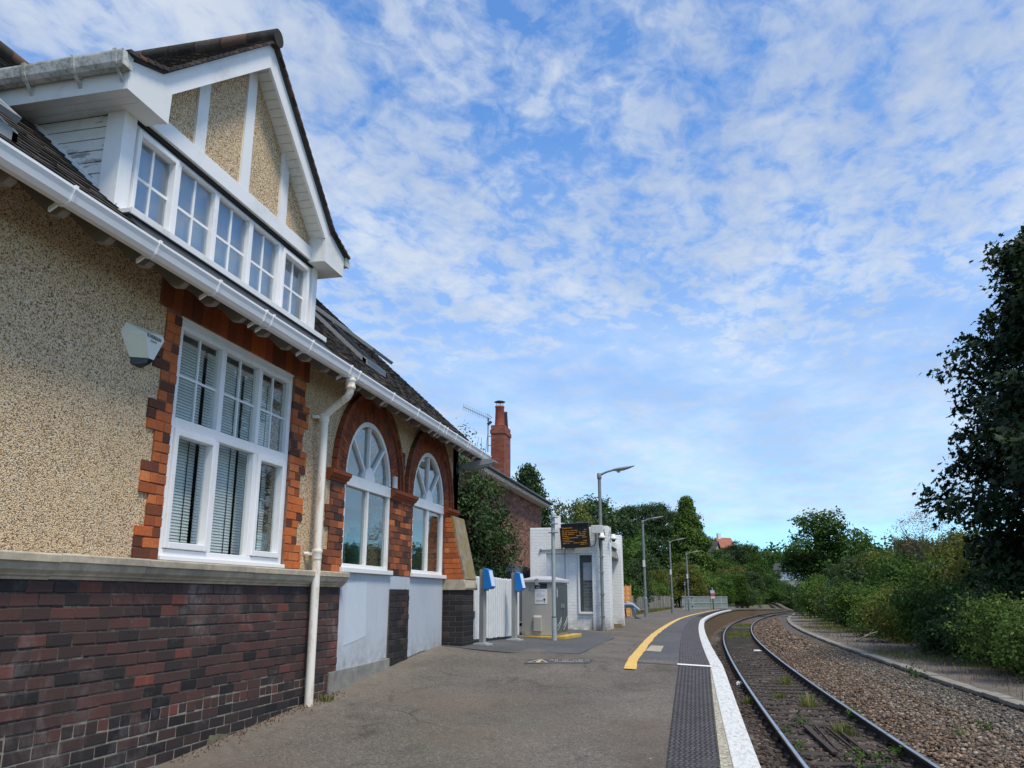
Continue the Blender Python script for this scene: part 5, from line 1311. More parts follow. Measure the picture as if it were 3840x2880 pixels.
def lamp(x, y, z, lab, top, sleeve):
    r_ = thing('lamp_post', lab, 'lamp post', (x, y, z), R(random.uniform(-4, 4)), group='lamp posts along the platform')
    H_ = top - z; L = lambda mb, name, mat, bev=0: build_local(mb, name, mat, r_, bev)
    mb = MB()
    if sleeve: mb.tube([(0, 0, 0), (0, 0, .84)], .085, 16); mb.tube([(0, 0, .84), (0, 0, .88)], [.085, .06], 16)
    mb.tube([(0, 0, 0), (0, 0, H_)], .044 if not sleeve else .055, 16); L(mb, 'post', M['galv'])
    mb = MB(); mb.lathe([(.05, 0), (.06, .01), (.06, .15), (.05, .16)], (0, 0, H_ - .14), 14); mb.tube([(.0, 0, H_ - .03), (.08, 0, H_ - .005), (.2, 0, H_ + .045), (.40, 0, H_ + .095)], [.035, .032, .028, .026], 10); L(mb, 'arm', M['galv'])
    mb = MB(); head(mb, .36, H_ + .09, .60, .16); L(mb, 'lantern', M['lamp_grey'])
    mb = MB(); mb.lathe([(.0, -.075), (.035, -.065), (.055, -.03), (.06, 0.01)], (.52, 0, H_ + .085), 14); L(mb, 'lens', M['lamp_lens'])
    if sleeve: mb = MB(); mb.box(-.055, .055, -.075, -.056, 2.22, 2.52); L(mb, 'number_plate', M['sign_white'], .003)
    else:
        mb = MB()
        for zz in (.35, .9, 1.45, 1.85): mb = MB(); mb.box(-.055, .055, -.05, .052, zz, zz + .03); L(mb, 'band', M['galv'])
    return r_
lamp(-2.68, 22.2, zpl(-2.68, 22.2), 'nearest tall lamp post, rising in front of the white brick shelter', 4.17, False)
lamp(-2.80, 39.4, .09, 'second tall lamp post with thick base just beyond the white shelter', 4.40, True)
lamp(-2.12, 51.8, .05, 'third lamp post with thick base beside the end of the leaning fence', 4.21, True)
lamp(-1.38, 61.4, .02, 'farthest lamp post, close to the number sign before the mesh barrier', 3.95, True)
# lantern on the station wall
wl = thing('wall_lamp', 'grey street lantern on a bracket at the end of the station wall', 'wall lamp', (WX, 14.03, 3.18))
mb = MB(); mb.box(WX + .0, WX + .05, 13.97, 14.09, 3.08, 3.28); mb.tube([(WX + .02, 14.03, 3.17), (WX + .16, 14.03, 3.18)], .035, 10); mb.build('bracket', M['galv'], wl)
mb = MB(); mb.prism([(.10, -.03), (.12, .03), (.22, .07), (.45, .115), (.62, .125), (.70, .10), (.71, .07), (.60, .035), (.40, .005), (.22, -.045)], 1, -.115, .115); build_local(mb, 'lantern', M['lamp_grey'], wl, .035)
mb = MB(); mb.prism([(.30, -.015), (.62, .042), (.60, .015), (.36, -.035)], 1, -.085, .085); build_local(mb, 'lens', M['lamp_lens'], wl, .012)
mb = MB(); mb.tube([(WX + .01, 14.0, 3.3), (WX + .04, 13.97, 3.2), (WX + .015, 13.94, 3.05), (WX + .04, 13.98, 3.0), (WX + .05, 14.01, 3.12)], .010, 6); mb.tube([(WX + .01, 13.95, 3.45), (WX + .02, 13.96, 3.2), (WX + .03, 14.0, 3.15)], .012, 6); mb.build('cable', M['cable_black'], wl)

# departure board, junction box, cameras
db = thing('departure_board', 'black departure board with rows of amber text fixed to the white shelter', 'departure board', (-3.34, 22.0, 2.53))
Wb = Matrix.Translation((-3.34, 22.0, 2.53)) @ Matrix.Rotation(R(5), 4, 'Z') @ Matrix.Rotation(R(-3.5), 4, 'Y') @ Matrix.Rotation(R(9), 4, 'X')
def dbuild(mb, name, mat, bev=0): mb.v = [tuple(Wb @ Vector(p)) for p in mb.v]; return mb.build(name, mat, db, bevel=bev)
mb = MB(); mb.box(-.385, .385, .0, .14, -.315, .315); mb.box(-.395, .395, -.03, .10, .315, .33); dbuild(mb, 'case', M['sign_black'], .006)
mb = MB(); mb.box(-.345, .345, -.004, -.0005, -.27, .26); dbuild(mb, 'screen', M['screen_black'])
text_part('Departures', .062, M['amber_led'], Wb @ frame_M((-.325, -.006, .20), (1, 0, 0), (0, 0, 1)), 'lettering', db, scx=.95)
mb = MB(); rg = random.Random(5)
rows = [(.135, .42, .58, .64), (.085, .40, .44, .65), (.038, .33, .46, .62), (-.008, .17, .36, .62), (-.055, .42, .52, .64), (-.10, .17, 9, 9), (-.145, .30, .54, .64), (-.19, .17, .26, .64), (-.235, 0, .45, .64)]
for z, a, b0, b1 in rows:
    for u0, u1 in ((0, a), (b0, b1)):
        u = u0
        while u < u1 - .015:
            w_ = rg.uniform(.010, .018)
            if rg.random() < .88: mb.box(-.325 + u, -.325 + u + w_, -.007, -.005, z, z + rg.choice((.013, .015, .020)))
            u += w_ + .006
        if len(mb.v) > (mb.cuts[-1][0] if hasattr(mb, 'cuts') else 0): mb.cut()
mb.v = [tuple(Wb @ Vector(p)) for p in mb.v]; mb.each('text_row', M['amber_led'], db)
mb = MB(); mb.box(-.34, -.30, -.003, -.0, -.312, -.288); dbuild(mb, 'maker_plate', M['sign_white'])
mb = MB(); mb.bar((-3.3, 22.1, 2.5), (-3.3, 22.33, 2.5), .06, .06); mb.build('bracket', M['steel_grey'], db)
jb_ = thing('junction_box', 'cream junction box with a small yellow label beside the departure board', 'junction box', (-2.77, 22.15, 2.69))
mb = MB(); mb.box(-2.92, -2.61, 22.04, 22.155, 2.59, 2.80); mb.build('box', M['box_cream'], jb_, bevel=.012)
mb = MB(); mb.box(-2.91, -2.87, 22.037, 22.0395, 2.595, 2.615); mb.build('label', M['stencil_yellow'], jb_)
mb = MB(); mb.tube([(-2.80, 22.1, 2.59), (-2.80, 22.1, 2.4), (-2.84, 22.08, 2.28), (-2.94, 22.06, 2.24)], .012, 8); mb.tube([(-2.73, 22.1, 2.59), (-2.72, 22.1, 2.3), (-2.70, 22.14, 2.15)], .012, 8); mb.build('cable', M['cable_black'], jb_)
def cam(x, y, z, lab, arm):
    r_ = thing('dome_camera', lab, 'security camera', (x, y, z), group='white dome cameras on the shelter')
    mb = MB(); mb.lathe([(0, .12), (.045, .115), (.05, .05), (.085, .045), (.09, 0), (.08, -.02), (.0, -.02)], (x, y, z), 18); mb.build('housing', M['white_plastic'], r_)
    mb = MB(); mb.lathe([(.055, -.018), (.05, -.05), (.03, -.075), (0, -.08)], (x, y, z), 16); mb.build('dome', M['sign_black'], r_)
    mb = MB(); mb.bar(Vector((x, y, z + .1)), Vector(arm), .04, .04); mb.build('arm', M['white_plastic'], r_)
    mb = MB(); a = Vector(arm); mb.tube([a, a + Vector((.05, -.03, .1)), a + Vector((.07, -.02, -.05)), a + Vector((.05, 0, -.2)), a + Vector((.0, 0, -.1))], .009, 6); mb.build('cable', M['cable_black'], r_)
cam(-2.63, 22.05, 2.48, 'white dome camera on the lamp post below the junction box', (-2.64, 22.19, 2.60))
cam(-2.36, 22.30, 2.46, 'white dome camera on an arm at the corner of the shelter', (-2.50, 22.34, 2.57))

# brick house behind
ho = thing('brick_house', 'two storey brown brick house with a tall chimney behind the station', 'house', (-9.6, 27.0, .1))
mb = MB(); mb.box(-12.6, -6.6, 20.0, 34.3, -.4, 4.95); mb.prism([(-12.6, 4.95), (-6.6, 4.95), (-9.6, 6.72)], 1, 20.0, 34.3); mb.build('wall', M['house_brick'], ho)
hz = lambda x: 4.95 + (-6.6 - x) * .6
mb = MB(); mb.prism([(-6.25, hz(-6.25)), (-9.6, hz(-9.6)), (-12.95, hz(-6.25)), (-12.95, hz(-6.25) + .1), (-9.6, hz(-9.6) + .12), (-6.25, hz(-6.25) + .1)], 1, 19.7, 34.55); hr = mb.build('roof', M['roof_tile'], ho)
mb = MB(); mb.box(-6.28, -6.24, 19.7, 34.55, 4.63, 4.72); mb.box(-6.6, -6.28, 19.7, 34.55, 4.60, 4.63); mb.build('eaves_board', M['white_dirty'], ho)
mb = MB(); mb.tube([(-6.19, 19.7, 4.74), (-6.19, 34.55, 4.74)], .06, 10); mb.build('gutter', M['sign_black'], ho)
mb = MB(); mb.box(-7.68, -7.16, 30.0, 31.05, 4.9, 6.95); mb.box(-7.71, -7.13, 29.97, 31.08, 6.95, 7.10); mb.box(-7.68, -7.16, 30.0, 31.05, 7.10, 7.28); ch_ = mb.build('chimney', M['chimney_brick'], ho, bevel=.01)
mb = MB(); mb.lathe([(.20, 0), (.185, .05), (.165, .7), (.18, .72), (.18, .78), (.0, .78)], (-7.40, 30.25, 7.27), 16); mb.build('chimney_pot', M['pot_red'], ch_)
mb = MB(); mb.lathe([(.17, 0), (.13, .6), (.14, .66), (0, .66)], (-7.36, 30.78, 7.27), 14); mb.build('chimney_pot', M['rubber_black'], ch_)
mb = MB()
for a in range(4): mb.tube([(-7.40 + .12 * math.cos(a * 1.57), 30.25 + .12 * math.sin(a * 1.57), 8.04), (-7.40 + .12 * math.cos(a * 1.57), 30.25 + .12 * math.sin(a * 1.57), 8.22)], .012, 6)
mb.lathe([(0, .07), (.12, .045), (.22, 0), (.21, -.01), (0, -.01)], (-7.40, 30.25, 8.22), 18); mb.build('cowl', M['kiosk_door'], ch_)
ar = thing('television_aerial', 'silver television aerial on a short mast beside the chimney', 'aerial', (-7.78, 30.0, 6.3))
mb = MB(); mb.tube([(-7.78, 29.95, 6.25), (-7.78, 29.95, 7.55)], .022, 8); mb.bar((-7.78, 29.95, 6.5), (-7.66, 30.0, 6.5), .03, .03); mb.bar((-7.78, 29.95, 6.85), (-7.66, 30.0, 6.85), .03, .03); mb.build('mast', M['galv'], ar)
mb = MB(); a, b_ = Vector((-8.72, 29.8, 8.0)), Vector((-7.68, 29.97, 7.5)); mb.tube([a, b_], .014, 6)
for i in range(15):
    p = a.lerp(b_, i / 15); mb.tube([p + Vector((0, -.03, -.13)), p + Vector((0, .03, .13))], .007, 5)
for k in (-1, 1): mb.bar(b_ + Vector((-.12, 0, .2 * k)), b_ + Vector((.02, 0, .08 * k)), .3, .02)
mb.build('antenna', M['galv'], ar)

# dark van parked behind the gate
vn = thing('parked_van', 'dark navy boxy van parked behind the white picket gate, only its roof showing', 'van', (-5.6, 22.3, .1))
mb = MB(); mb.prism([(20.6, .35), (20.6, .95), (20.75, 1.62), (21.0, 1.74), (23.3, 1.74), (23.7, 1.5), (24.0, 1.05), (24.9, .95), (25.0, .4)], 0, -6.48, -4.74); mb.build('body', M['van_navy'], vn, bevel=.05)
mb = MB()
for yy in (21.2, 24.2):
    for xx in (-6.46, -4.94): mb.tube([(xx, yy, .42), (xx + .2, yy, .42)], .34, 18); mb.cut()
mb.each('wheel', M['rubber_black'], vn)
mb = MB(); mb.prism([(20.95, 1.22), (20.98, 1.58), (22.1, 1.58), (22.1, 1.22)], 0, -4.739, -4.733).cut(); mb.prism([(22.25, 1.22), (22.25, 1.58), (23.3, 1.58), (23.6, 1.22)], 0, -4.739, -4.733).cut(); mb.each('window', M['glass_dark'], vn)
mb = MB(); mb.prism([(20.602, 1.05), (20.72, 1.52), (20.70, 1.525), (20.585, 1.05)], 0, -6.3, -4.95); mb.build('rear_window', M['glass_dark'], vn)
mb = MB()
for xx in (-6.35, -4.85): mb.box(xx - .05, xx + .05, 20.585, 20.6, .75, 1.0).cut()
mb.each('tail_light', M['sign_red'], vn); mb = MB(); mb.bar((-4.85, 21.1, 1.76), (-4.85, 23.2, 1.76), .03, .03); mb.build('roof_rail', M['galv'], vn)

# fences
ofn = thing('fence_panel', 'orange wooden lap fence panel just beyond the white shelter', 'fence', (-3.7, 38.0, .1))
mb = MB(); a, b_ = Vector((-4.25, 37.8, 0)), Vector((-3.36, 38.3, 0))
for k in range(13): mb.bar(a + Vector((0, -.012 * (k % 2), .22 + k * .098)), b_ + Vector((0, -.012 * (k % 2), .22 + k * .098)), .016, .10, rnd=random.random())
mb.build('slats', M['wood_orange'], ofn)
mb = MB()
for t_ in (0, .5, .78, 1): p = a.lerp(b_, t_); mb.bar(p + Vector((0, -.03, .12)), p + Vector((0, -.03, 1.50)), .05, .04, up=(0, 1, 0)); mb.cut()
mb.each('batten', M['wood_orange'], ofn)
of2 = thing('plank_fence', 'weathered grey plank fence leaning unevenly along the back of the platform', 'fence', (-3.4, 52, .1))
mb = MB(); a, b_ = Vector((-4.15, 43.0, 0)), Vector((-2.85, 67.0, 0)); rg = random.Random(7); n = 120; lean = 0
for i in range(n):
    p = a.lerp(b_, i / n); lean = .93 * lean + rg.uniform(-.03, .03) + (.006 if i > 60 else 0)
    z0 = land(-4.2 if i < 50 else -3.9, p.y); h = 1.04 - z0 + rg.uniform(-.05, .04) - (.06 if i % 37 < 4 else 0)
    mb.bar(p + Vector((rg.uniform(-.015, .015), 0, .02)), p + Vector((lean * .3, lean * 1.2, z0 + h)), .022, .175, up=(0, 1, .001), rnd=rg.random())
mb.build('planks', M['fence_grey_wood'], of2)
mb = MB()
for z in (.35, .85): mb.bar(a + Vector((-.04, 0, z)), b_ + Vector((-.04, 0, z)), .05, .08).cut()
mb.each('rail', M['wood_old'], of2)
mb = MB(); mb.box(-3.12, -3.10, 62.1, 62.4, .55, .95); mb.build('cream_notice', M['alarm_cream'], of2)
t = NT('wire_mesh'); tr = t.n('ShaderNodeBsdfTransparent'); mx = t.n('ShaderNodeMixShader'); ck = t.n('ShaderNodeTexWave'); ck.bands_direction = 'Z'; ck.inputs['Scale'].default_value = 6.0; t.l(t.obj, ck.inputs[0])
ck2 = t.n('ShaderNodeTexWave'); ck2.bands_direction = 'X'; ck2.inputs['Scale'].default_value = 6.0; t.l(t.obj, ck2.inputs[0])
f = t.math('ADD', t.ramp(ck.outputs['Fac'], [(.72, 0.0), (.78, 1.0)]), t.ramp(ck2.outputs['Fac'], [(.72, 0.0), (.78, 1.0)]), True)
t.set(Base_Color=(.36, .42, .40), Roughness=.5); t.l(f, mx.inputs[0]); t.l(tr.outputs[0], mx.inputs[1]); t.l(t.bs.outputs[0], mx.inputs[2]); t.l(mx.outputs[0], t.out.inputs[0]); M['wire_mesh'] = t.m
mf = thing('mesh_barrier', 'pale green steel mesh barrier closing off the far end of the platform', 'barrier', (-.2, 74.0, 0))
a, b_ = Vector((-2.05, 69.3, .0)), Vector((1.56, 79.2, -.08)); zt = 1.06; mb = MB()
for t_ in (0, .205, .635, .86, 1): p = a.lerp(b_, t_); mb.tube([p + Vector((0, 0, -.05)), (p.x, p.y, zt)], .045 if t_ not in (.205, .635) else .06, 8).cut()
mb.each('post', M['galv_pale'], mf)
mb = MB()
for z in (.10, .55, 1.04): mb.bar((a.x, a.y, z - .03), (b_.x, b_.y, z - .04), .05, .05).cut()
mb.each('rail', M['galv_pale'], mf)
mb = MB(); mb.quad((a.x, a.y, .08), (b_.x, b_.y, .02), (b_.x, b_.y, 1.03), (a.x, a.y, 1.04)); mb.build('mesh', M['wire_mesh'], mf, fixn=False)
mb = MB()
for z in (.25, .93): mb.tube([(-1.31, 71.2, z), (-1.31, 71.1, z)], .06, 8).cut(); mb.tube([(-2.0, 69.35, z), (-2.0, 69.25, z)], .06, 8).cut()
mb.each('hinge', M['sign_black'], mf)
# car-stop number signs
def stop_sign(x, y, z, lab, zp0, zp1, red):
    r_ = thing('stop_marker', lab, 'sign', (x, y, z), group='car stop markers')
    mb = MB(); mb.tube([(x, y, z), (x, y, zp1 - .02)], .032 if not red else .045, 10); mb.build('post', M['galv'] if not red else M['sign_black'], r_)
    w = .105 if not red else .19; mb = MB(); mb.box(x - w, x + w, y - .06, y - .04, zp0, zp1); pl_ = mb.build('number_plate', M['sign_black'], r_, bevel=.004)
    h = (zp1 - zp0) * (.95 if red else .8); text_part('2', h, M['sign_white'], frame_M((x, y - .063, zp0 + (zp1 - zp0) * .16), (1, 0, 0), (0, 0, 1)), 'numeral', r_, align='CENTER', scx=1.2 if red else .8)
    if red:
        mb = MB(); mb.box(x - .16, x + .16, y - .07, y - .045, .86, 1.53); pn = mb.build('sign_panel', M['sign_white'], r_, bevel=.004)
        mb = MB(); mb.box(x - .155, x + .155, y - .073, y - .0705, 1.03, 1.30); pn2 = mb.build('red_band', M['sign_red'], r_)
        mb = MB(); mb.box(x - .07, x + .07, y - .073, y - .071, 1.37, 1.39); mb.box(x - .10, x + .10, y - .073, y - .071, 1.43, 1.45); mb.box(x - .11, x + .11, y - .0745, y - .0735, 1.21, 1.225); mb.box(x - .11, x + .08, y - .0745, y - .0735, 1.15, 1.165)
        mb.build('small_print', M['letter_grey'], r_)
stop_sign(-1.56, 60.15, .02, 'black number 2 sign on a thin pole beside the farthest lamp post', 1.73, 2.09, False)
stop_sign(.33, 75.2, -.04, 'black number 2 sign above a red and white notice at the mesh barrier', 1.54, 1.80, True)

# bench and seated person
bn = thing('bench', 'grey metal platform bench half hidden behind the white shelter', 'bench', (-3.7, 35.9, .1))
mb = MB()
for k in range(5): mb.bar((-3.90 + k * .1, 34.9, .52), (-3.90 + k * .1, 37.1, .52), .08, .025)
mb.build('seat', M['steel_grey'], bn)
mb = MB()
for k in range(3): mb.bar((-3.97 - k * .02, 34.9, .68 + k * .12), (-3.97 - k * .02, 37.1, .68 + k * .12), .025, .09)
mb.build('backrest', M['steel_grey'], bn)
for yy in (35.05, 36.95):
    mb = MB(); mb.bar((-3.95, yy, .10), (-3.95, yy, .95), .05, .05, up=(0, 1, 0)); mb.bar((-3.46, yy, .10), (-3.52, yy, .51), .05, .05, up=(0, 1, 0)); mb.bar((-3.95, yy, .49), (-3.46, yy, .49), .05, .04); mb.build('leg', M['sign_black'], bn)
def skin(name, verts, edges, radii, mat, parent, sub=2):
    me = bpy.data.meshes.new(name); m = INV[parent.name]
    me.from_pydata([tuple(m @ Vector(v)) for v in verts], edges, []); me.materials.append(mat)
    o = bpy.data.objects.new(name, me); COL.objects.link(o); o.parent = parent; INV[o.name] = INV[parent.name]
    o.modifiers.new('skin', 'SKIN').use_smooth_shade = True
    for i, r_ in enumerate(radii): me.skin_vertices[0].data[i].radius = (r_, r_) if not isinstance(r_, tuple) else r_
    me.skin_vertices[0].data[0].use_root = True
    s_ = o.modifiers.new('sub', 'SUBSURF'); s_.levels = sub; s_.render_levels = sub
    return o
pe = thing('person', 'person in pale blue jeans sitting on the bench with legs crossed, mostly behind the shelter', 'person', (-3.6, 35.75, .1))
X0 = -3.66; py_ = 35.78
hips = (X0, py_, .64)
bv = [hips, (X0 - .05, py_, .82), (X0 - .09, py_, 1.02), (X0 - .09, py_, 1.14), (X0 - .06, py_, 1.22), (X0 - .04, py_, 1.30), (X0 - .02, py_, 1.40),
      (X0 - .08, py_ - .17, 1.10), (X0 + .02, py_ - .22, .86), (X0 + .22, py_ - .12, .80), (X0 - .08, py_ + .17, 1.10), (X0 - .0, py_ + .22, .86), (X0 + .20, py_ + .1, .78),
      (X0 + .03, py_ - .09, .65), (-3.10, py_ - .06, .68), (-2.84, py_ - .02, .46), (-2.76, py_ - .02, .40), (X0 + .03, py_ + .09, .63), (-3.12, py_ + .10, .60), (-3.02, py_ + .10, .22), (-2.98, py_ + .10, .18)]
be = [(0, 1), (1, 2), (2, 3), (3, 4), (4, 5), (5, 6), (3, 7), (7, 8), (8, 9), (3, 10), (10, 11), (11, 12), (0, 13), (13, 14), (14, 15), (15, 16), (0, 17), (17, 18), (18, 19), (19, 20)]
skin('body', bv, be, [.13, .12, .135, .10, .05, .06, .075, .05, .04, .026, .05, .04, .026, .085, .06, .045, .038, .085, .06, .045, .038], M['skin'], pe)
skin('jeans', [hips, (X0 + .04, py_ - .09, .66), (X0 + .3, py_ - .08, .685), (-3.09, py_ - .06, .685), (-2.95, py_ - .03, .56), (-2.80, py_ - .02, .44), (X0 + .04, py_ + .09, .64), (X0 + .3, py_ + .10, .62), (-3.11, py_ + .10, .60), (-3.05, py_ + .10, .40), (-3.01, py_ + .10, .21)],
     [(0, 1), (1, 2), (2, 3), (3, 4), (4, 5), (0, 6), (6, 7), (7, 8), (8, 9), (9, 10)], [.15, .105, .085, .075, .066, .058, .105, .085, .078, .07, .066], M['denim'], pe)
skin('jumper', [(X0, py_, .70), (X0 - .05, py_, .86), (X0 - .09, py_, 1.02), (X0 - .09, py_, 1.14), (X0 - .08, py_ - .17, 1.10), (X0 + .02, py_ - .22, .86), (X0 + .19, py_ - .13, .805), (X0 - .08, py_ + .17, 1.10), (X0, py_ + .22, .86), (X0 + .17, py_ + .11, .785)],
     [(0, 1), (1, 2), (2, 3), (3, 4), (4, 5), (5, 6), (3, 7), (7, 8), (8, 9)], [.15, .14, .155, .115, .065, .055, .042, .065, .055, .042], M['jumper_navy'], pe)
skin('hair', [(X0 - .045, py_, 1.45), (X0 - .08, py_, 1.42), (X0 - .09, py_, 1.36)], [(0, 1), (1, 2)], [.07, .07, .05], M['hair'], pe)
for sx, (x, y, z) in ((0, (-2.78, py_ - .02, .41)), (1, (-2.99, py_ + .10, .155))):
    up = .06 if sx == 0 else 0
    skin('shoe', [(x - .04, y, z + .0), (x + .06, y, z - .02 + up), (x + .16, y, z - .035 + up * 1.6), (x + .22, y, z - .035 + up * 1.8)], [(0, 1), (1, 2), (2, 3)], [.05, .05, (.045, .035), (.035, .025)], M['shoe_grey'], pe)
for sy in (-1, 1):                           # hands resting on the thighs, five fingers each
    hx, hy, hz = X0 + .24, py_ + sy * .11, .79
    vs = [(hx, hy, hz), (hx + .05, hy, hz + .0)]; es = [(0, 1)]; rr = [.024, (.038, .018)]
    for k, (dy, ln) in enumerate(((-.028, .062), (-.010, .072), (.010, .07), (.028, .055))):
        b0 = len(vs); vs += [(hx + .075, hy + dy, hz - .002), (hx + .075 + ln * .5, hy + dy * 1.1, hz - .008), (hx + .075 + ln, hy + dy * 1.1, hz - .03)]; es += [(1, b0), (b0, b0 + 1), (b0 + 1, b0 + 2)]; rr += [.010, .009, .007]
    b0 = len(vs); vs += [(hx + .02, hy - sy * .04, hz - .01), (hx + .06, hy - sy * .06, hz - .025)]; es += [(0, b0), (b0, b0 + 1)]; rr += [.012, .009]
    skin('hand', vs, es, rr, M['skin'], pe, 1)
mb = MB()
for sy in (-1, 1): mb.lathe([(0, -.006), (.008, 0), (0, .006)], (X0 + .055, py_ + sy * .028, 1.41), 8).cut()
mb.each('eye', M['sign_black'], pe); mb = MB(); mb.prism([(X0 + .05, 1.41), (X0 + .085, 1.37), (X0 + .05, 1.365)], 1, py_ - .014, py_ + .014); mb.box(X0 + .04, X0 + .058, py_ - .022, py_ + .022, 1.335, 1.342); mb.build('nose_and_mouth', M['skin'], pe)

# things seen through the arched windows
mb = MB(); mb.lathe([(0, 0), (.09, 0), (.12, .1), (.13, .35), (.11, .50), (.08, .56), (.085, .60), (0, .60)], (-4.46, 10.32, 1.252), 22); tag(mb.build('vase', M['vase_teal'], loc=(-4.46, 10.32, 1.252)), 'tall teal glazed vase standing inside the nearer arched window', 'vase')
lg = thing('log_stand', 'short log on four thin legs standing inside the nearer arched window', 'ornament', (-4.55, 9.72, 1.25))
mb = MB(); mb.tube([(-4.52, 9.48, 1.72), (-4.50, 9.70, 1.73), (-4.48, 9.93, 1.72)], [.06, .065, .058], 14); mb.tube([(-4.5, 9.85, 1.75), (-4.5, 9.86, 1.92)], [.025, .012], 8); mb.build('log', M['log_wood'], lg)
for dx, dy in ((-.06, -.12), (.06, -.12), (-.06, .12), (.06, .12)):
    mb = MB(); mb.tube([(-4.5 + dx * .4, 9.70 + dy * .8, 1.70), (-4.5 + dx, 9.70 + dy * 1.5, 1.25)], .012, 8); mb.build('leg', M['log_wood'], lg)
# ------------------------------------------------------------------ vegetation
def leaves(C, Nrm, size, rg, asp=1.9, droop=0.0, fold=.18):
    """diamond leaves at C with normals Nrm; returns V, F, rnd"""
    n = len(C); Nrm = Nrm / np.maximum(1e-6, np.linalg.norm(Nrm, axis=1, keepdims=True))
    t = rg.normal(size=(n, 3)); t[:, 2] -= droop; t -= (t * Nrm).sum(1, keepdims=True) * Nrm; t /= np.maximum(1e-6, np.linalg.norm(t, axis=1, keepdims=True))
    b = np.cross(Nrm, t); s = (size * rg.uniform(.6, 1.25, (n, 1)))
    P = np.stack([C - t * s * .5, C + b * s / asp * .5 + Nrm * s * fold + t * s * .08, C + t * s * .5, C - b * s / asp * .5 + Nrm * s * fold + t * s * .08], 1).reshape(-1, 3)
    F = np.arange(4 * n).reshape(n, 4)
    return P, F
def crown_pts(rg, blobs, ncl, per, spread, shell=.62):
    bl = np.array(blobs, float); w = bl[:, 3] * bl[:, 4] * bl[:, 5]; w = w ** .67; k = rg.choice(len(bl), ncl, p=w / w.sum())
    d = rg.normal(size=(ncl, 3)); d /= np.linalg.norm(d, axis=1, keepdims=True)
    r = shell + (1 - shell) * rg.random((ncl, 1)) ** .6 + rg.normal(size=(ncl, 1)) * .07
    cc = bl[k, :3] + d * r * bl[k, 3:]
    C = np.repeat(cc, per, 0); D = np.repeat(d, per, 0)
    C = C + rg.normal(size=C.shape) * spread * np.array([1, 1, .75])
    val = np.repeat(rg.random(ncl), per) * .55 + rg.random(ncl * per) * .45
    return C, D, val
def foliage(parent, mat, blobs, ncl, per, spread, size, seed, asp=1.9, droop=.3, up=.5, name='foliage', shell=.62, zmin=None, extra=None):
    rg = np.random.default_rng(seed)
    C, D, val = crown_pts(rg, blobs, ncl, per, spread, shell)
    if zmin is not None: ok = C[:, 2] > zmin; C, D, val = C[ok], D[ok], val[ok]
    Nm = D * .6 + rg.normal(size=D.shape) * .6 + np.array([0, 0, up])
    if extra is not None: C = np.concatenate([C, extra[0]]); Nm = np.concatenate([Nm, extra[1]]); val = np.concatenate([val, .35 + .65 * rg.random(len(extra[0]))])
    V, F = leaves(C, Nm, size, rg, asp, droop)
    return np_mesh(name, V, F, mat, np.repeat(val, 4), parent)
def limbs(parent, h, r, n, spread, seed, name='trunk', mat=None, lean=(0, 0), tips=True):
    rg = random.Random(seed); mb = MB()
    top = Vector((lean[0], lean[1], h)); pts = [Vector((0, 0, -.3)), Vector((rg.uniform(-.05, .05) * h * .3, rg.uniform(-.05, .05) * h * .3, h * .45)), top]
    mb.tube(pts, [r * 1.25, r * .8, r * .3], 9)
    for k in range(n):
        t = rg.uniform(.3, .95); p = pts[0].lerp(pts[1], t / .5) if t < .5 else pts[1].lerp(pts[2], (t - .5) / .5)
        a = rg.uniform(0, 6.28); L = spread * rg.uniform(.6, 1.0); q = p + Vector((math.cos(a) * L, math.sin(a) * L, L * rg.uniform(.35, .9)))
        m_ = p.lerp(q, .5) + Vector((0, 0, .08 * L)); mb.tube([p, m_, q], [r * .45, r * .28, r * .08], 6)
    for i in range(len(mb.v)): pass
    me_v = mb.v; o = None
    w = INV[parent.name].inverted(); mb.v = [tuple(w @ Vector(p)) for p in me_v]
    return mb.build(name, mat or M['bark'], parent)

PROTO = {}
def proto(key, fn): PROTO[key] = [fn, None]
def plant(key, x, y, z, s, sz, rot, label, cat='tree', group=None):
    fn, base = PROTO[key]
    if base is None:
        o = fn(); PROTO[key][1] = o
    else:
        o = copy_tree(base)
    o.location = (x, y, z); o.rotation_euler = (0, 0, rot); o.scale = (s, s, s * sz)
    for k in ('group',):
        if k in o: del o[k]
    return tag(o, label, cat, group)
def mk(name): return thing(name, 'x', 'x', (0, 0, 0))
def shoots(seed, n, r, z0):
    """arching leafy shoots that break the outline"""
    rg = np.random.default_rng(seed); C = []; D = []
    for k in range(n):
        a = rg.random() * 6.283; rr_ = r * rg.uniform(.2, 1.0); p = np.array([math.cos(a) * rr_, math.sin(a) * rr_, z0 * rg.uniform(.35, 1.35)]); L = rg.uniform(.35, .85)
        d = np.array([math.cos(a) * .7, math.sin(a) * .7, rg.uniform(.4, 1.3)]) + rg.normal(size=3) * .25; d /= np.linalg.norm(d)
        for i in range(22):
            t = i / 21; q = p + d * L * t + np.array([math.cos(a), math.sin(a), -1.1]) * L * .35 * t * t
            C.append(q + rg.normal(size=3) * .025); D.append(rg.normal(size=3) + np.array([0, 0, .8]))
    return np.array(C), np.array(D)
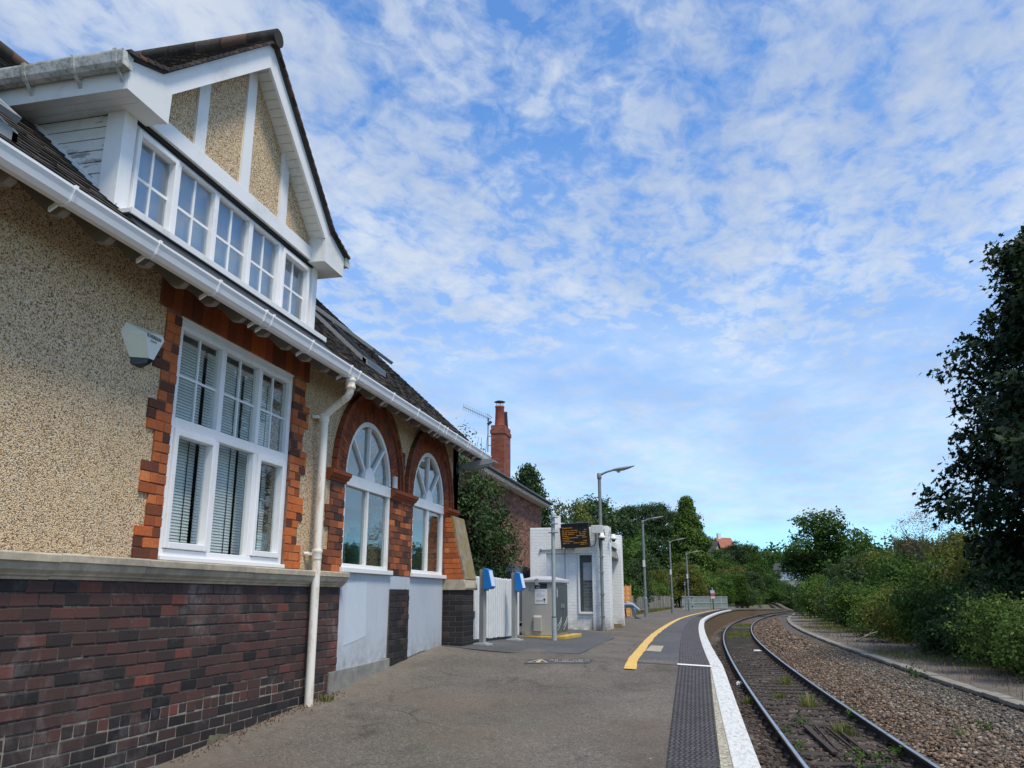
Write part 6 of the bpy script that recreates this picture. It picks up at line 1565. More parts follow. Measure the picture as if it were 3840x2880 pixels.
def bush_fn(mat, seed, size=.10, ncl=260, per=34, flower=None):
    def fn():
        rg = random.Random(seed); o = mk('bush')
        bl = [(rg.uniform(-.8, .8), rg.uniform(-.7, .7), rg.uniform(.45, 1.25), rg.uniform(.5, .85), rg.uniform(.5, .85), rg.uniform(.45, .75)) for _ in range(9)] + [(0, 0, .8, 1.15, 1.05, .85)]
        foliage(o, M[mat], bl, ncl, per, .13, size, seed, zmin=.02, extra=shoots(seed + 5, 34, .95, 1.0))
        limbs(o, 1.3, .05, 9, .8, seed, 'stems')
        if flower: foliage(o, M[flower], bl, 30, 16, .09, .07, seed + 9, asp=1.1, name='blossom', shell=.95, zmin=.5)
        return o
    return fn
proto('bush_mid', bush_fn('leaf_mid', 21)); proto('bush_dark', bush_fn('leaf_dark', 22)); proto('bush_olive', bush_fn('leaf_olive', 23, .085)); proto('bush_bright', bush_fn('leaf_bright', 24, .11))
proto('bush_pale', bush_fn('leaf_pale', 25, .085, flower=None)); proto('bush_flower', bush_fn('leaf_mid', 26, .10, flower='flower_pale'))
def tree_fn(mat, seed, h=6.0, w=2.4, size=.20, ncl=420, per=30, trunk=1.2):
    def fn():
        rg = random.Random(seed); o = mk('tree'); hc = h - trunk
        bl = []
        for _ in range(13):
            t = rg.uniform(.1, .9); rr_ = w * (.35 + .65 * math.sin(math.pi * min(1, t * .85 + .12)))
            a = rg.uniform(0, 6.28); q = rr_ * rg.uniform(.2, .62); bl.append((math.cos(a) * q, math.sin(a) * q, trunk + hc * t, rr_ * rg.uniform(.36, .55), rr_ * rg.uniform(.36, .55), hc * rg.uniform(.11, .19)))
        foliage(o, M[mat], bl, ncl, per, .20, size, seed)
        limbs(o, h * .8, .13, 14, w * .75, seed)
        return o
    return fn
proto('tree_mid', tree_fn('leaf_mid', 31)); proto('tree_dark', tree_fn('leaf_dark', 32)); proto('tree_olive', tree_fn('leaf_olive', 33)); proto('tree_bright', tree_fn('leaf_bright', 34)); proto('tree_dark_low', tree_fn('leaf_dark', 35, 5, 2.6, .2, 460, 30, .4)); proto('tree_mid_low', tree_fn('leaf_mid', 36, 5, 2.6, .18, 460, 30, .3)); proto('tree_olive_low', tree_fn('leaf_olive', 37, 5, 2.6, .17, 460, 30, .3))
def conifer_fn(mat, seed, h, w, size, ncl, per, power=1.0, base=.05):
    def fn():
        rg = np.random.default_rng(seed); o = mk('conifer')
        t = rg.random(ncl) ** 1.25 * (1 - base) + base; a = rg.random(ncl) * 6.283
        lay = .84 + .16 * np.sin(t * 34 + 2 * np.sin(a * 2))
        r = w * (1 - t) ** power * lay * (.62 + .38 * rg.random(ncl) ** .5) + .06
        cc = np.stack([np.cos(a) * r, np.sin(a) * r, t * h + .25 * (r / w) * (1 if power < 1.2 else -1)], 1); D = np.stack([np.cos(a), np.sin(a), np.full(ncl, .25)], 1)
        C = np.repeat(cc, per, 0) + rg.normal(size=(ncl * per, 3)) * np.array([.20, .20, .16]); Dn = np.repeat(D, per, 0)
        val = np.repeat(rg.random(ncl), per) * .6 + rg.random(ncl * per) * .4
        V, F = leaves(C, Dn * .7 + rg.normal(size=C.shape) * .6, size, rg, 2.6, 1.0)
        np_mesh('foliage', V, F, M[mat], np.repeat(val, 4), o)
        limbs(o, h * .93, .16, 10, w * .45, seed)
        return o
    return fn
proto('conifer_pyramid', conifer_fn('leaf_conifer', 41, 10.0, 3.9, .30, 950, 30, .92, .03)); proto('conifer_dark', conifer_fn('leaf_dark', 42, 8.0, 2.6, .26, 520, 28, .8))
def pine_fn():
    rg = random.Random(51); o = mk('pine'); bl = []
    for k in range(8): bl.append((rg.uniform(-1.8, 1.8), rg.uniform(-1.6, 1.6), rg.uniform(6.2, 9.6), rg.uniform(.9, 1.5), rg.uniform(.9, 1.5), rg.uniform(.4, .7)))
    foliage(o, M['leaf_dark'], bl, 380, 28, .22, .24, 51, asp=2.6); limbs(o, 9.0, .17, 12, 1.9, 51)
    return o
proto('pine', pine_fn)
def hedge_fn():
    rg = np.random.default_rng(61); o = mk('hedge'); n = 14000
    P = rg.uniform(-1, 1, (n, 3)); ax_ = rg.integers(0, 3, n); sg = rg.choice([-1, 1], n); P[np.arange(n), ax_] = sg * rg.uniform(.88, 1.02, n)
    D = np.zeros((n, 3)); D[np.arange(n), ax_] = sg
    nrm_ = np.linalg.norm(np.sign(P) * np.abs(P) ** 3, axis=1, keepdims=True); P = P / np.maximum(1, nrm_ ** .28)
    C = P * np.array([1.4, 1.2, 1.5]) + np.array([0, 0, 1.5]); C += .09 * np.sin(C[:, [1, 2, 0]] * 3.1 + 1)
    V, F = leaves(C, D + rg.normal(size=D.shape) * .7, .17, rg); np_mesh('foliage', V, F, M['leaf_bright'], np.repeat(rg.random(n) * .7, 4), o); limbs(o, 2.2, .08, 10, .9, 61, 'stems')
    return o
proto('hedge', hedge_fn)
def twiggy_fn():
    rg = random.Random(71); o = mk('tree'); mb = MB()
    def grow(p, d, L, r, lv):
        q = p + d * L; mb.tube([p, p.lerp(q, .5) + Vector((rg.uniform(-.04, .04), rg.uniform(-.04, .04), 0)) * L, q], [r, r * .8, r * .6], 6)
        if lv == 0: return
        for k in range(rg.choice((3, 3, 4))):
            nd_ = (d + Vector((rg.uniform(-.8, .8), rg.uniform(-.8, .8), rg.uniform(-.2, .5)))).normalized(); grow(p.lerp(q, rg.uniform(.5, 1)), nd_, L * rg.uniform(.6, .8), r * .55, lv - 1)
    for k in range(5): grow(Vector((rg.uniform(-.5, .5), rg.uniform(-.4, .4), 0)), Vector((rg.uniform(-.4, .4), rg.uniform(-.4, .4), 1)).normalized(), 1.7, .085, 4)
    mb.build('branches', M['twig'], o); foliage(o, M['leaf_brown'], [(0, 0, 3.4, 1.7, 1.6, 1.5)], 160, 14, .14, .09, 71)
    return o
proto('twiggy', twiggy_fn)

# the big dark maple on the right
mp = thing('maple_tree', 'huge dark maple tree towering at the right edge behind the bushes', 'tree', (13.45, 26.5, -.3))
env = [(.2, 5.0), (1.5, 5.4), (3.2, 5.8), (4.8, 5.9), (6.9, 5.2), (8.6, 4.7), (10.5, 4.1), (11.8, 3.3), (13.1, 1.9), (14.0, .3)]
rg = np.random.default_rng(77); ncl, per = 3500, 36
zz = rg.random(ncl) ** .9 * 13.6 + .2; Rr = np.interp(zz, [e[0] for e in env], [e[1] for e in env]); a = rg.random(ncl) * 6.283
lump = 1 + .09 * np.sin(a * 5 + zz * 1.5) + .09 * np.sin(a * 9 - zz * 2.6 + 1) + .07 * np.sin(a * 17 + zz * 4.1) + rg.normal(size=ncl) * .05
rr_ = Rr * lump * (.45 + .55 * rg.random(ncl) ** .42)
cc = np.stack([np.cos(a) * rr_, np.sin(a) * rr_, zz], 1); D = np.stack([np.cos(a), np.sin(a), np.full(ncl, .4)], 1)
C = np.repeat(cc, per, 0) + rg.normal(size=(ncl * per, 3)) * np.array([.23, .23, .17]); Dn = np.repeat(D, per, 0)
# five-lobed leaves: a fan of points round the stalk
nL = len(C); Nn = Dn * .5 + rg.normal(size=C.shape) * .55 + np.array([0, 0, .5]); Nn /= np.linalg.norm(Nn, axis=1, keepdims=True)
tt = rg.normal(size=C.shape); tt[:, 2] -= .6; tt -= (tt * Nn).sum(1, keepdims=True) * Nn; tt /= np.linalg.norm(tt, axis=1, keepdims=True); bb = np.cross(Nn, tt); s_ = (.25 * rg.uniform(.65, 1.2, (nL, 1)))
LP = [(0, -.42), (.30, -.22), (.16, -.02), (.46, .16), (.16, .20), (0, .58), (-.16, .20), (-.46, .16), (-.16, -.02), (-.30, -.22)]
P = np.stack([C + bb * s_ * u + tt * s_ * v - Nn * s_ * abs(u) * .25 for u, v in LP], 1).reshape(-1, 3)
tri = [(0, 1, 2), (2, 3, 4), (4, 5, 6), (6, 7, 8), (8, 9, 0), (0, 2, 8), (2, 4, 8), (4, 6, 8)]
F = (np.array(tri)[None] + (np.arange(nL) * 10)[:, None, None]).reshape(-1, 3)
np_mesh('foliage', P, F, M['leaf_maple'], np.repeat(np.repeat(rg.random(ncl), per) * .6 + rg.random(nL) * .4, 10), mp)
limbs(mp, 10.0, .32, 30, 2.6, 78)

T0 = lambda x, y: land(max(-60, x - rail_x(y)), y) if not (-.76 < x - rail_x(y) < 4.05) else -.9
def P_(key, x, y, s, sz, label, cat, group=None, z=None): return plant(key, x, y, (T0(x, y) - .05) if z is None else z, s, sz, random.uniform(0, 6.28), label, cat, group)
random.seed(42)
GR = 'bushes along the old platform'
front = [('bush_pale', 7.05, 19.7, 1.10, .95, 'pale green leafy bush at the right edge of the picture, nearest the camera'),
 ('bush_bright', 8.15, 21.3, 1.13, 1.0, 'bright green bush at the right edge just behind the pale green one'),
 ('bush_pale', 6.80, 22.3, 1.03, 1.0, 'pale yellowish green bush with light leaf tips by the mossy grass patch'),
 ('bush_dark', 7.65, 25.2, 1.24, 1.0, 'dark green bush in the gap behind the pale bushes by the grass patch'),
 ('bush_dark', 7.25, 28.6, 1.08, .95, 'low dark green bush where the bare earth strip is widest'),
 ('bush_mid', 7.55, 32.0, 1.24, 1.0, 'mid green bush near the two dead branches'),
 ('bush_olive', 7.75, 36.2, 1.30, .95, 'olive green bush right behind the long dead branch'),
 ('bush_bright', 7.55, 40.5, 1.13, 1.0, 'fresh bright green round bush beyond the dead branches'),
 ('bush_mid', 8.05, 45.5, 1.46, .95, 'mid green bush halfway along the row on the old platform'),
 ('bush_dark', 8.15, 51.5, 1.40, 1.0, 'dark bush with shady foot halfway along the row on the old platform'),
 ('bush_olive', 8.25, 58.0, 1.46, 1.0, 'yellow tinged bush towards the far end of the old platform row'),
 ('bush_mid', 8.65, 66.0, 1.62, 1.0, 'mid green bush close to the far end of the old platform row'),
 ('bush_bright', 9.15, 75.0, 1.62, 1.15, 'light green bush where the old platform curves out of sight'),
 ('bush_dark', 10.15, 86.0, 1.84, 1.1, 'dark bush overhanging the far bend of the track')]
for k, x, y, s, sz, lab in front: P_(k, x, y, s, sz, lab, 'bush', GR)
GR2 = 'taller shrubs behind the old platform'
back = [('bush_flower', 10.6, 30.0, 1.5, 1.15, 'shrub dotted with pale blossom in front of the maple'),
 ('bush_olive', 10.4, 35.5, 1.65, 1.25, 'tall olive green shrub at the left foot of the maple'),
 ('bush_flower', 10.2, 41.0, 1.6, 1.15, 'shrub with scattered pale flower heads in the middle of the bank'),
 ('tree_olive_low', 11.6, 44.0, .86, .95, 'yellow green shrub with the highest crown left of the maple'),
 ('bush_mid', 10.4, 48.5, 1.8, 1.1, 'big mid green shrub in the middle of the right bank'),
 ('tree_mid_low', 12.2, 53.0, .90, .9, 'broad green shrub behind the blossom shrubs on the bank'),
 ('tree_olive_low', 11.5, 61.0, .95, .92, 'yellowish brown shrub below the oval tree'),
 ('bush_dark', 11.2, 68.0, 2.2, 1.1, 'blue green dark shrub below the oval tree'),
 ('tree_olive_low', 12.6, 76.0, 1.0, .9, 'reddish olive shrub left of the oval tree'),
 ('tree_dark_low', 13.2, 88.0, 1.05, 1.0, 'dark tree marking the right side of the far bend'),
 ('bush_dark', 10.0, 26.6, 1.5, 1.0, 'dark shrub under the left side of the maple')]
for k, x, y, s, sz, lab in back: P_(k, x, y, s, sz, lab, 'shrub', GR2)
P_('twiggy', 12.0, 52.0, 1.12, 1.0, 'half bare twiggy hawthorn sticking up left of the maple', 'tree')
ov = plant('tree_mid', 12.0, 97.0, T0(12.0, 97) + .8, 2.05, .79, 1.0, 'rounded oval tree standing alone above the right bank', 'tree')
# left side
iv = thing('shrub_tree', 'dark green bushy tree growing against the end of the station wall', 'tree', (-5.2, 17.6, .1))
bl = [(0, 0, 1.2, 1.0, 1.0, 1.1), (.15, -.2, 2.3, .95, .95, .8), (-.1, .1, 3.2, .75, .75, .6), (.5, .3, 1.9, .7, .7, .8), (-.5, -.2, 2.6, .7, .7, .7), (.35, .2, 2.9, .6, .6, .5)]
foliage(iv, M['leaf_dark'], bl, 520, 40, .12, .085, 91); limbs(iv, 3.6, .09, 16, .8, 91)
foliage(iv, M['leaf_mid'], [(-.25, 0, 3.9, .4, .35, .5), (.15, -.1, 4.0, .35, .3, .55)], 60, 14, .10, .07, 93, name='top_shoots', shell=.4)
mb = MB(); rgx = random.Random(3)
for k in range(16):
    p = Vector((-5.2 + rgx.uniform(-.6, .5), 17.6 + rgx.uniform(-.3, .3), 3.3)); mb.tube([p, p + Vector((rgx.uniform(-.2, .2), rgx.uniform(-.2, .2), rgx.uniform(.7, 1.45)))], [.012, .004], 5)
mb.build('twigs', M['bark'], iv)
P_('conifer_dark', -9.6, 46.0, 1.0, .98, 'dark ragged conifer rising behind the brick house', 'conifer', z=.2)
P_('conifer_dark', -11.2, 44.5, .95, 1.0, 'second dark conifer just behind the brick house roof', 'conifer', z=.2)
LG = 'trees behind the shelter'
for k, x, y, s, sz, lab in (('tree_olive', -8.0, 49.0, .82, 1.30, 'thin topped olive tree between the brick house and the first lamp post'),
 ('tree_dark', -6.9, 45.0, .85, 1.0, 'dark leafy tree directly above the white shelter roof'),
 ('tree_mid_low', -5.6, 47.5, .86, 1.0, 'leafy green tree behind the orange fence panel'),
 ('tree_dark_low', -4.9, 52.0, .74, 1.02, 'dark tree overhanging the leaning plank fence'),
 ('tree_dark', -6.6, 56.0, 1.15, 1.05, 'broad dark tree behind the second lamp post'),
 ('tree_dark_low', -4.8, 58.0, .62, .9, 'dark purple green tree right of the second lamp post'),
 ('tree_mid', -8.6, 62.0, 1.22, 1.08, 'big tree filling the skyline left of the second lamp post'),
 ('tree_olive_low', -5.4, 66.5, .68, .95, 'pale brownish tree between the second and third lamp posts'),
 ('tree_olive_low', -4.2, 73.5, .72, .95, 'light olive shrub behind the third lamp post'),
 ('tree_olive_low', -2.3, 80.0, .88, .98, 'yellow brown rounded shrub behind the farthest lamp post'),
 ('tree_dark_low', -6.5, 95.0, 1.6, 1.2, 'tall dark tree standing between the pines and the pyramid conifer'),
 ('tree_mid_low', -7.6, 86.0, 1.35, 1.1, 'tall leafy tree closing the view beneath the pine crowns'),
 ('tree_mid_low', -7.2, 78.0, 1.25, 1.02, 'bushy tree filling the gap under the dark pines'),
 ('tree_dark_low', -6.4, 84.0, 1.25, 1.0, 'dark tree at the left foot of the pyramid conifer'),
 ('tree_dark_low', -9.0, 80.0, 1.3, 1.1, 'dark tree rising behind the second lamp post'),
 ('bush_bright', -3.9, 69.5, 1.0, 1.2, 'green ivy covered bush at the end of the plank fence'),
 ('bush_mid', -2.7, 82.5, 1.6, 1.15, 'green bush behind the left half of the mesh barrier'),
 ('bush_bright', -.4, 84.5, 1.5, 1.2, 'bright bush behind the middle of the mesh barrier'),
 ('bush_mid', .9, 91.0, 1.5, 1.2, 'mid green bush just right of the red and white notice')): P_(k, x, y, s, sz, lab, 'tree' if 'tree' in k else 'bush', LG)
P_('hedge', 3.1, 106.0, 1.05, 1.0, 'smooth clipped green hedge block beyond the mesh barrier', 'hedge', z=.4)
P_('hedge', 1.3, 104.0, .95, .85, 'lower clipped green hedge block left of the tall hedge', 'hedge', z=.3)
P_('conifer_pyramid', -1.9, 96.0, 1.16, .98, 'tall broad pyramid shaped conifer on the skyline beyond the lamp posts', 'conifer', z=.3)
for x, y, s, lab in ((-9.5, 112, 1.12, 'dark pine with bare trunks left of the second lantern'), (-7.0, 115, 1.18, 'dark flat topped pine above the second lantern'), (-5.2, 112, 1.05, 'dark pine touching the left side of the pyramid conifer'), (-3.5, 118, 1.08, 'dark pine peeping out behind the pyramid conifer')): P_('pine', x, y, s, 1.0, lab, 'pine', 'dark pines on the hillside', z=1.2)
for k, x, y, s, z, lab in (('tree_dark', -.4, 182, 1.5, 3.5, 'dark rounded tree on the skyline behind the far dark roofed house'), ('tree_mid', 1.9, 168, 1.15, 2.2, 'leafy tree standing between the two far houses'), ('tree_dark', 6.0, 180, 1.4, 2.4, 'dark tree on the skyline right of the red roofed house'), ('tree_mid', 9.5, 190, 1.4, 1.4, 'green tree on the skyline above the far bend'), ('tree_mid_low', 4.2, 172, 1.1, 2.6, 'low leafy tree hiding the wall of the red roofed house'), ('tree_olive_low', .6, 165, 1.0, 2.6, 'olive bushy tree below the far dark roofed house')): P_(k, x, y, s, 1.0, lab, 'tree', 'trees on the far skyline', z=hill(x, y) + z)
FG = 'trees round the far bend'
for k, x, y, s, sz, lab in (('tree_dark_low', 3.9, 119.0, 1.0, 1.0, 'dark bluish tree right behind the clipped hedge'), ('tree_dark_low', 5.4, 125.0, 1.1, 1.0, 'dark tree with low branches at the inside of the bend'), ('tree_mid_low', 8.4, 134.0, 1.1, .9, 'green tree leaning over the far bend of the track'),
 ('tree_olive_low', 4.0, 131.0, 1.25, .95, 'russet tree on the slope above the clipped hedge'), ('tree_olive', 1.5, 128.0, 1.0, .85, 'olive tree below the house with the dark roof'), ('tree_mid_low', 2.3, 158.0, 1.25, .8, 'leafy tree hiding the lower half of the far houses'),
 ('tree_olive_low', .0, 150.0, 1.2, .8, 'olive tree in front of the far house with the dark roof'),
 ('tree_dark_low', 11.6, 158.0, 1.0, .7, 'dark tree just left of the low bungalow'),
 ('tree_mid', 7.0, 150.0, 1.3, .8, 'mid green tree high on the bend below the skyline'), ('tree_dark', 10.5, 152.0, 1.1, .8, 'dark tree left of the bungalow'),
 ('bush_bright', 4.9, 114.0, 1.5, .9, 'yellow green bush at the foot of the bank by the end of the platform'), ('bush_dark', 4.0, 110.0, 1.4, .9, 'dark low bush between the hedge and the platform ramp'), ('bush_mid', 9.9, 140.0, 2.0, 1.0, 'green bush where the rails disappear'), ('tree_dark_low', 13.2, 147.0, 1.0, .85, 'dark tree closing the gap at the far bend below the bungalow'),
 ('tree_mid_low', 14.5, 141.0, .95, .8, 'green tree right of the vanishing rails'), ('tree_mid_low', 15.2, 118.0, 1.0, .9, 'leafy tree on the outer side of the far bend'), ('tree_dark_low', 17.5, 150.0, 1.1, .8, 'dark tree in front of the bungalow on the right')): P_(k, x, y, s, sz, lab, 'tree' if 'tree' in k else 'bush', FG)
# far skyline: one mass of trees nobody could count
bl = []; rgf = random.Random(5)
for i in range(260):
    Y = rgf.uniform(190, 330); az = rgf.uniform(-16, 24); X = Y * math.tan(R(az)); rr2 = rgf.uniform(3.0, 5.5)
    bl.append((X, Y, hill(X, Y) + rr2 * .75, rr2, rr2, rr2 * rgf.uniform(.75, 1.0)))
rgn = np.random.default_rng(8); C, D, val = crown_pts(rgn, bl, 9000, 9, .7, .8); Vv, Fv = leaves(C, D + rgn.normal(size=D.shape) * .5, .95, rgn, 1.5)
fw = np_mesh('far_woodland', Vv, Fv, M['leaf_mid'], np.repeat(val * .8, 4)); tag(fw, 'distant wooded ridge on the horizon beyond the bend', 'woodland', kind='stuff')

# houses far away
def far_house(x, y, z, w, d, h, rh, rot, roofm, lab, chimneys=1, win=3):
    o = thing('distant_house', lab, 'house', (x, y, z), R(rot), group='houses on the far hillside'); L = lambda mb, n_, m_: build_local(mb, n_, m_, o)
    mb = MB(); mb.box(-w / 2, w / 2, -d / 2, d / 2, -2, h); mb.prism([(-d / 2, h), (d / 2, h), (0, h + rh)], 0, -w / 2 + .02, w / 2 - .02); wl2 = L(mb, 'wall', M['plaster_far'])
    mb = MB(); mb.prism([(-d / 2 - .4, h - .25), (0, h + rh), (d / 2 + .4, h - .25), (d / 2 + .4, h - .05), (0, h + rh + .22), (-d / 2 - .4, h - .05)], 0, -w / 2 - .3, w / 2 + .3); rf2 = L(mb, 'roof', roofm)
    for k in range(chimneys): mb = MB(); cx_ = (-.3 + .6 * k) * w; mb.box(cx_ - .35, cx_ + .35, -.3, .3, h + rh * .6, h + rh + 1.1); build_local(mb, 'chimney', M['sign_white'], o)
    for k in range(win): mb = MB(); cx_ = (k + .5) / win * w - w / 2; mb.box(cx_ - .7, cx_ + .7, -d / 2 - .06, -d / 2 - .01, h - 1.9, h - .6); build_local(mb, 'window', M['sign_white'], o)
far_house(3.6, 185, hill(3.6, 185) + 7.0, 3.2, 3.4, 2.3, 1.9, 30, M['roof_red_far'], 'distant house with a red tiled roof on the skyline right of the conifer')
far_house(.6, 175, hill(.6, 175) + 6.3, 3.4, 3.4, 2.3, 1.9, -20, M['roof_dark_far'], 'distant pale house with a dark roof right beside the pyramid conifer')
far_house(15.4, 170, hill(15, 170) + 3.4, 5, 4, 1.7, 1.1, -15, M['roof_dark_far'], 'distant low bungalow with a dark roof and white windows above the bend', 0, 4)

# weeds, tufts and grass
def tuft(n, h, w, mat, seed, parent):
    rg = np.random.default_rng(seed); a = rg.random(n) * 6.283; r = rg.random(n) ** .7 * w; b0 = np.stack([np.cos(a) * r, np.sin(a) * r, np.zeros(n)], 1)
    lean = np.stack([np.cos(a), np.sin(a), np.zeros(n)], 1) * rg.uniform(.1, .7, (n, 1)) + rg.normal(size=(n, 3)) * .15; lean[:, 2] = 0
    H = h * rg.uniform(.4, 1.0, (n, 1)); sd = np.stack([-np.sin(a), np.cos(a), np.zeros(n)], 1) * .006
    up = np.array([0, 0, 1.0]); m_ = b0 + up * H * .6 + lean * H * .3; t_ = b0 + up * H * .95 + lean * H * .8
    V = np.stack([b0 - sd, b0 + sd, m_ + sd * .8, m_ - sd * .8, t_ + sd * .1, t_ - sd * .1], 1).reshape(-1, 3); k = np.arange(n)[:, None] * 6
    F = np.concatenate([k + np.array([[0, 1, 2, 3]]), k + np.array([[3, 2, 4, 5]])]); return np_mesh('blades', V, F, M[mat], np.repeat(rg.random(n), 6), parent)
def leafy(parent, seed, h=.22, w=.16, mat='leaf_bright', n=60, size=.06): return foliage(parent, M[mat], [(0, 0, h * .55, w, w, h * .5)], n // 5, 5, .03, size, seed, shell=.3, zmin=.0)
WG = 'weeds growing in the track'
for i, (x, y, kind, lab, s) in enumerate(((1.72, 22.64, 'g', 'yellow green grass tuft between the rails, farthest along', 1.3), (1.81, 18.14, 'g', 'tall reddish grass tuft near the middle of the track', 1.5), (1.38, 15.63, 'l', 'small green weed between the rails just before the metal strips', 1.0), (1.94, 14.7, 'g', 'slender tall weed beside the metal bar near the far rail', 1.2), (1.08, 14.67, 'l', 'tiny yellow leaved weed beside the near rail joint', .7),
  (1.12, 13.1, 'l', 'small leafy weed between the near rail and the wide metal strip', .9), (1.68, 12.01, 'l', 'low yellow green leafy weed at the bottom edge between the rails', 1.3), (2.02, 12.08, 'l', 'yellow green leafy weed at the bottom edge, nearer the far rail', 1.1), (2.38, 12.9, 'l', 'leafy weed touching the far rail near the bottom edge', 1.0), (.68, 18.41, 'g', 'green weed sprouting beside the near rail below the platform edge', .9), (2.33, 16.34, 'l', 'sprig of weed against the inside of the far rail', 1.1), (4.5, 21.6, 'l', 'green weed growing at the old platform edge', 1.6), (3.33, 13.7, 'l', 'lone small weed on the brown ballast', .7), (3.75, 13.9, 'l', 'low green weed on the grey ballast at the right', .9), (1.35, 19.6, 'g', 'sparse grass tuft left of the tall reddish tuft', .8))):
    x0, y0 = x, y; o = thing('weed', lab, 'weed', (x, y, bedz(x - rail_x(y)) if x - rail_x(y) < 3.9 else -.9), group=WG)
    if kind == 'g': tuft(110, .22 * s, .17 * s, 'leaf_grass', 200 + i, o)
    else: leafy(o, 200 + i, .18 * s, .13 * s, 'leaf_mid' if i % 3 else 'leaf_pale', 75, .05 * s)
dk = thing('weed', 'dead rusty brown dock stem standing at the right edge by the old platform', 'weed', (5.75, 16.2, -.74)); foliage(dk, M['leaf_brown'], [(0, 0, .55, .16, .16, .5), (.15, .1, .3, .15, .15, .25)], 60, 9, .05, .06, 333); limbs(dk, 1.0, .012, 8, .25, 334, 'stem', M['twig'])
wd = thing('weed', 'tiny weed at the foot of the white downpipe', 'weed', (-4.02, 8.72, zpl(-4, 8.72))); tuft(50, .10, .10, 'leaf_grass', 400, wd)
def field(name, lab, mat, n, dfun, h, seed, dmin=None):
    rg = np.random.default_rng(seed); rr3 = random.Random(seed); b0 = []
    while len(b0) < n:
        p = dfun(rr3)
        if p: b0.append(p)
    b0 = np.array(b0); a = rg.random(n) * 6.283; H = h * rg.uniform(.3, 1, (n, 1)); lean = rg.normal(size=(n, 3)) * .35; lean[:, 2] = 0; sd = np.stack([np.cos(a), np.sin(a), np.zeros(n)], 1) * .010; up = np.array([0, 0, 1.0])
    V = np.stack([b0 - sd, b0 + sd, b0 + up * H + lean * H], 1).reshape(-1, 3); o = np_mesh(name, V, np.arange(3 * n).reshape(n, 3), M[mat], np.repeat(rg.random(n), 3)); return tag(o, lab, 'grass', kind='stuff')
def on_old(rg):
    Y = rg.uniform(15, 75); d = rg.uniform(4.3, 7.2); v = math.sin(Y * .55 + d) + math.sin(Y * .23 + 1.7) + .9 * (d - 5.6)
    if v < .5 + rg.uniform(-.4, .4): return None
    return (*off(Y, d), -.735)
field('grass', 'patchy green grass on the old platform in front of the bushes', 'leaf_grass', 11000, on_old, .15, 501)
def on_old2(rg): Y = rg.uniform(12, 60); return (*off(Y, rg.uniform(4.3, 7.0)), -.735)
field('dry_grass', 'thin dry stalks scattered over the bare earth of the old platform', 'leaf_dry', 2600, on_old2, .22, 502)
def on_left(rg):
    Y = rg.uniform(42, 70); x = -4.1 + (Y - 43) / 24 * 1.3 + rg.uniform(.02, .75)
    return (x, Y, max(zpl(x, Y), .03)) if x < xl(Y) + .25 else None
field('grass', 'strip of green grass at the foot of the leaning plank fence', 'leaf_grass', 5000, on_left, .22, 503)
def in_track(rg):
    Y = rg.uniform(40, 78); d = rg.uniform(.1, 1.4); return (*off(Y, d), -1.1) if math.sin(Y * .4) + rg.random() > .7 else None
field('grass', 'yellow green growth between the rails far along the curve', 'leaf_grass', 3500, in_track, .14, 504)
def wallfoot(rg): Y = rg.uniform(6.2, 9.2); x = -4.15 + abs(rg.gauss(0, .09)); return (x, Y, zpl(x, Y))
field('dead_leaves', 'brown leaf litter gathered along the foot of the brick plinth', 'leaf_brown', 350, wallfoot, .03, 505)

# ------------------------------------------------------------------ sky, sun, camera
SUN_AZ, SUN_EL = 128.0, 61.0                 # azimuth from +Y towards +X
w = bpy.data.worlds.new('World'); scene.world = w; w.use_nodes = True; nt_ = w.node_tree; nt_.nodes.clear()
class WN(NT):
    def __init__(s): s.t = nt_; s.obj = None
W = WN()
out = W.n('ShaderNodeOutputWorld'); bg = W.n('ShaderNodeBackground'); W.l(bg.outputs[0], out.inputs[0]); bg.inputs[1].default_value = 0.1
sky = W.n('ShaderNodeTexSky', sky_type='NISHITA'); sky.sun_disc = False; sky.sun_elevation = R(SUN_EL); sky.sun_rotation = R(SUN_AZ); sky.air_density = 1.0; sky.dust_density = 0.3; sky.ozone_density = 2.0
tc = W.n('ShaderNodeTexCoord'); sx = W.n('ShaderNodeSeparateXYZ'); W.l(tc.outputs['Generated'], sx.inputs[0])
zc = W.math('ADD', W.math('MAXIMUM', sx.outputs[2], 0.0), 0.10)
cv = W.n('ShaderNodeCombineXYZ'); W.l(W.math('DIVIDE', sx.outputs[0], zc), cv.inputs[0]); W.l(W.math('DIVIDE', sx.outputs[1], zc), cv.inputs[1]); P0 = cv.outputs[0]
big = W.noise(1.1, 3, .5, W.map((1.0, .55, 1), (0, 0, R(35)), (3.1, 1.2, 0), P0), .3)
mid = W.noise(7.5, 6, .6, W.map((1.0, .85, 1), (0, 0, R(-40)), (7.3, 2.2, 0), P0), .4)
rip = W.noise(21.0, 4, .6, W.map((1.0, .7, 1), (0, 0, R(-55)), (1.3, 9.2, 0), P0), .5)
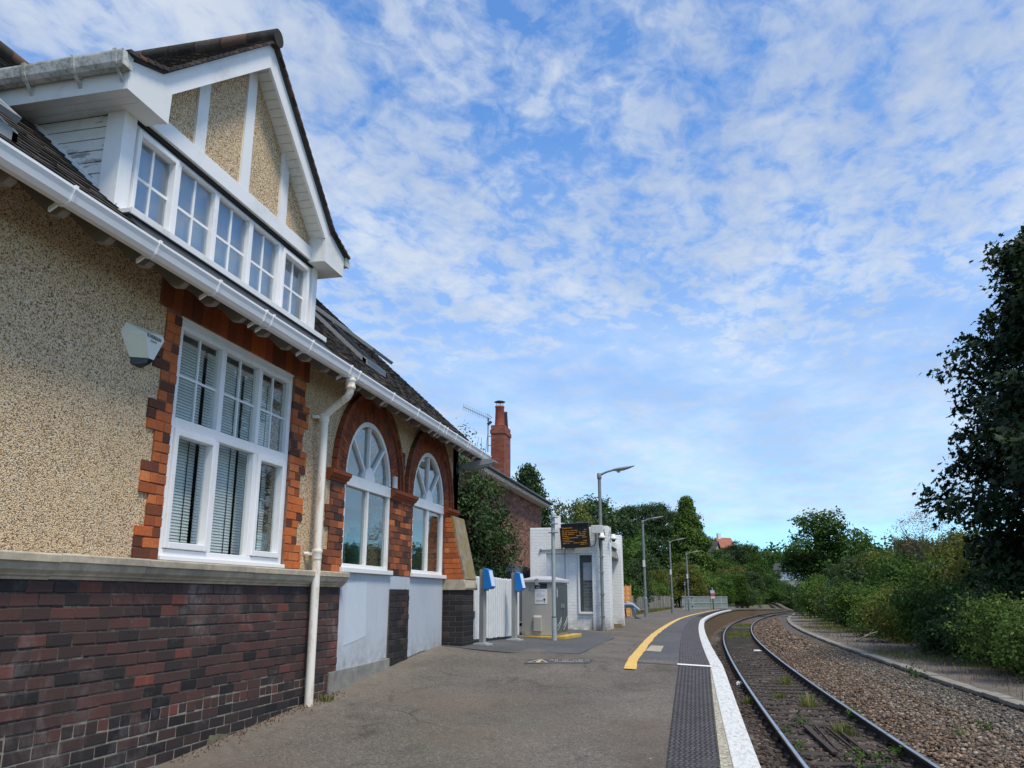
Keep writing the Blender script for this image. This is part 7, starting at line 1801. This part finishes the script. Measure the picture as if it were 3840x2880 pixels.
dens = W.math('ADD', W.math('MULTIPLY', big, .33), W.math('ADD', W.math('MULTIPLY', mid, .43), W.math('MULTIPLY', rip, .26)))
cov = W.ramp(dens, [(.42, 0.05), (.48, .35), (.535, .70), (.62, 1.0)])
hz_ = W.ramp(sx.outputs[2], [(0.0, .0), (.055, .05), (.085, .75), (.16, 1.0)])
cov = W.math('MULTIPLY', cov, hz_)
lowveil = W.ramp(sx.outputs[2], [(.055, 0.0), (.09, .85), (.21, .82), (.36, .40), (.58, 0.0)])
cov = W.math('MAXIMUM', cov, W.math('MULTIPLY', lowveil, W.ramp(mid, [(.3, .6), (.6, 1.0)])))
shade = W.ramp(W.noise(2.2, 4, .55, W.map((1, .6, 1), (0, 0, R(20)), (2.0, 4.4, 0), P0)), [(.36, (4.3, 5.0, 6.2)), (.64, (6.3, 6.8, 7.3))])
skyc = W.mix(1.0, sky.outputs[0], (.84, 1.45, 1.98), 'MULTIPLY')
W.l(W.mix(W.math('MULTIPLY', cov, .86), skyc, shade), bg.inputs[0])
sun = bpy.data.lights.new('sun', 'SUN'); sun.energy = 3.0; sun.angle = R(14); sun.color = (1.0, .90, .74)
so = bpy.data.objects.new('sun', sun); COL.objects.link(so)
dirv = Vector((math.sin(R(SUN_AZ)) * math.cos(R(SUN_EL)), math.cos(R(SUN_AZ)) * math.cos(R(SUN_EL)), math.sin(R(SUN_EL))))
so.rotation_euler = dirv.to_track_quat('Z', 'Y').to_euler(); so.location = (30, -30, 40)
cd = bpy.data.cameras.new('camera'); cd.sensor_width = 36; cd.lens = 36 * 1800 / 2212; cd.clip_end = 4000; cd.clip_start = .05
co = bpy.data.objects.new('camera', cd); COL.objects.link(co); co.location = (0, 0, .97); co.rotation_euler = (R(90 + 14.350), 0, R(12.884)); scene.camera = co
scene.render.engine = 'CYCLES'; scene.render.resolution_x = 1024; scene.render.resolution_y = 768
vs_ = scene.view_settings; vs_.view_transform = 'Standard'; vs_.look = 'None'; vs_.gamma = 1.0; vs_.use_curve_mapping = False; vs_.exposure = 0.3
scene.cycles.max_bounces = 6; scene.cycles.transparent_max_bounces = 12
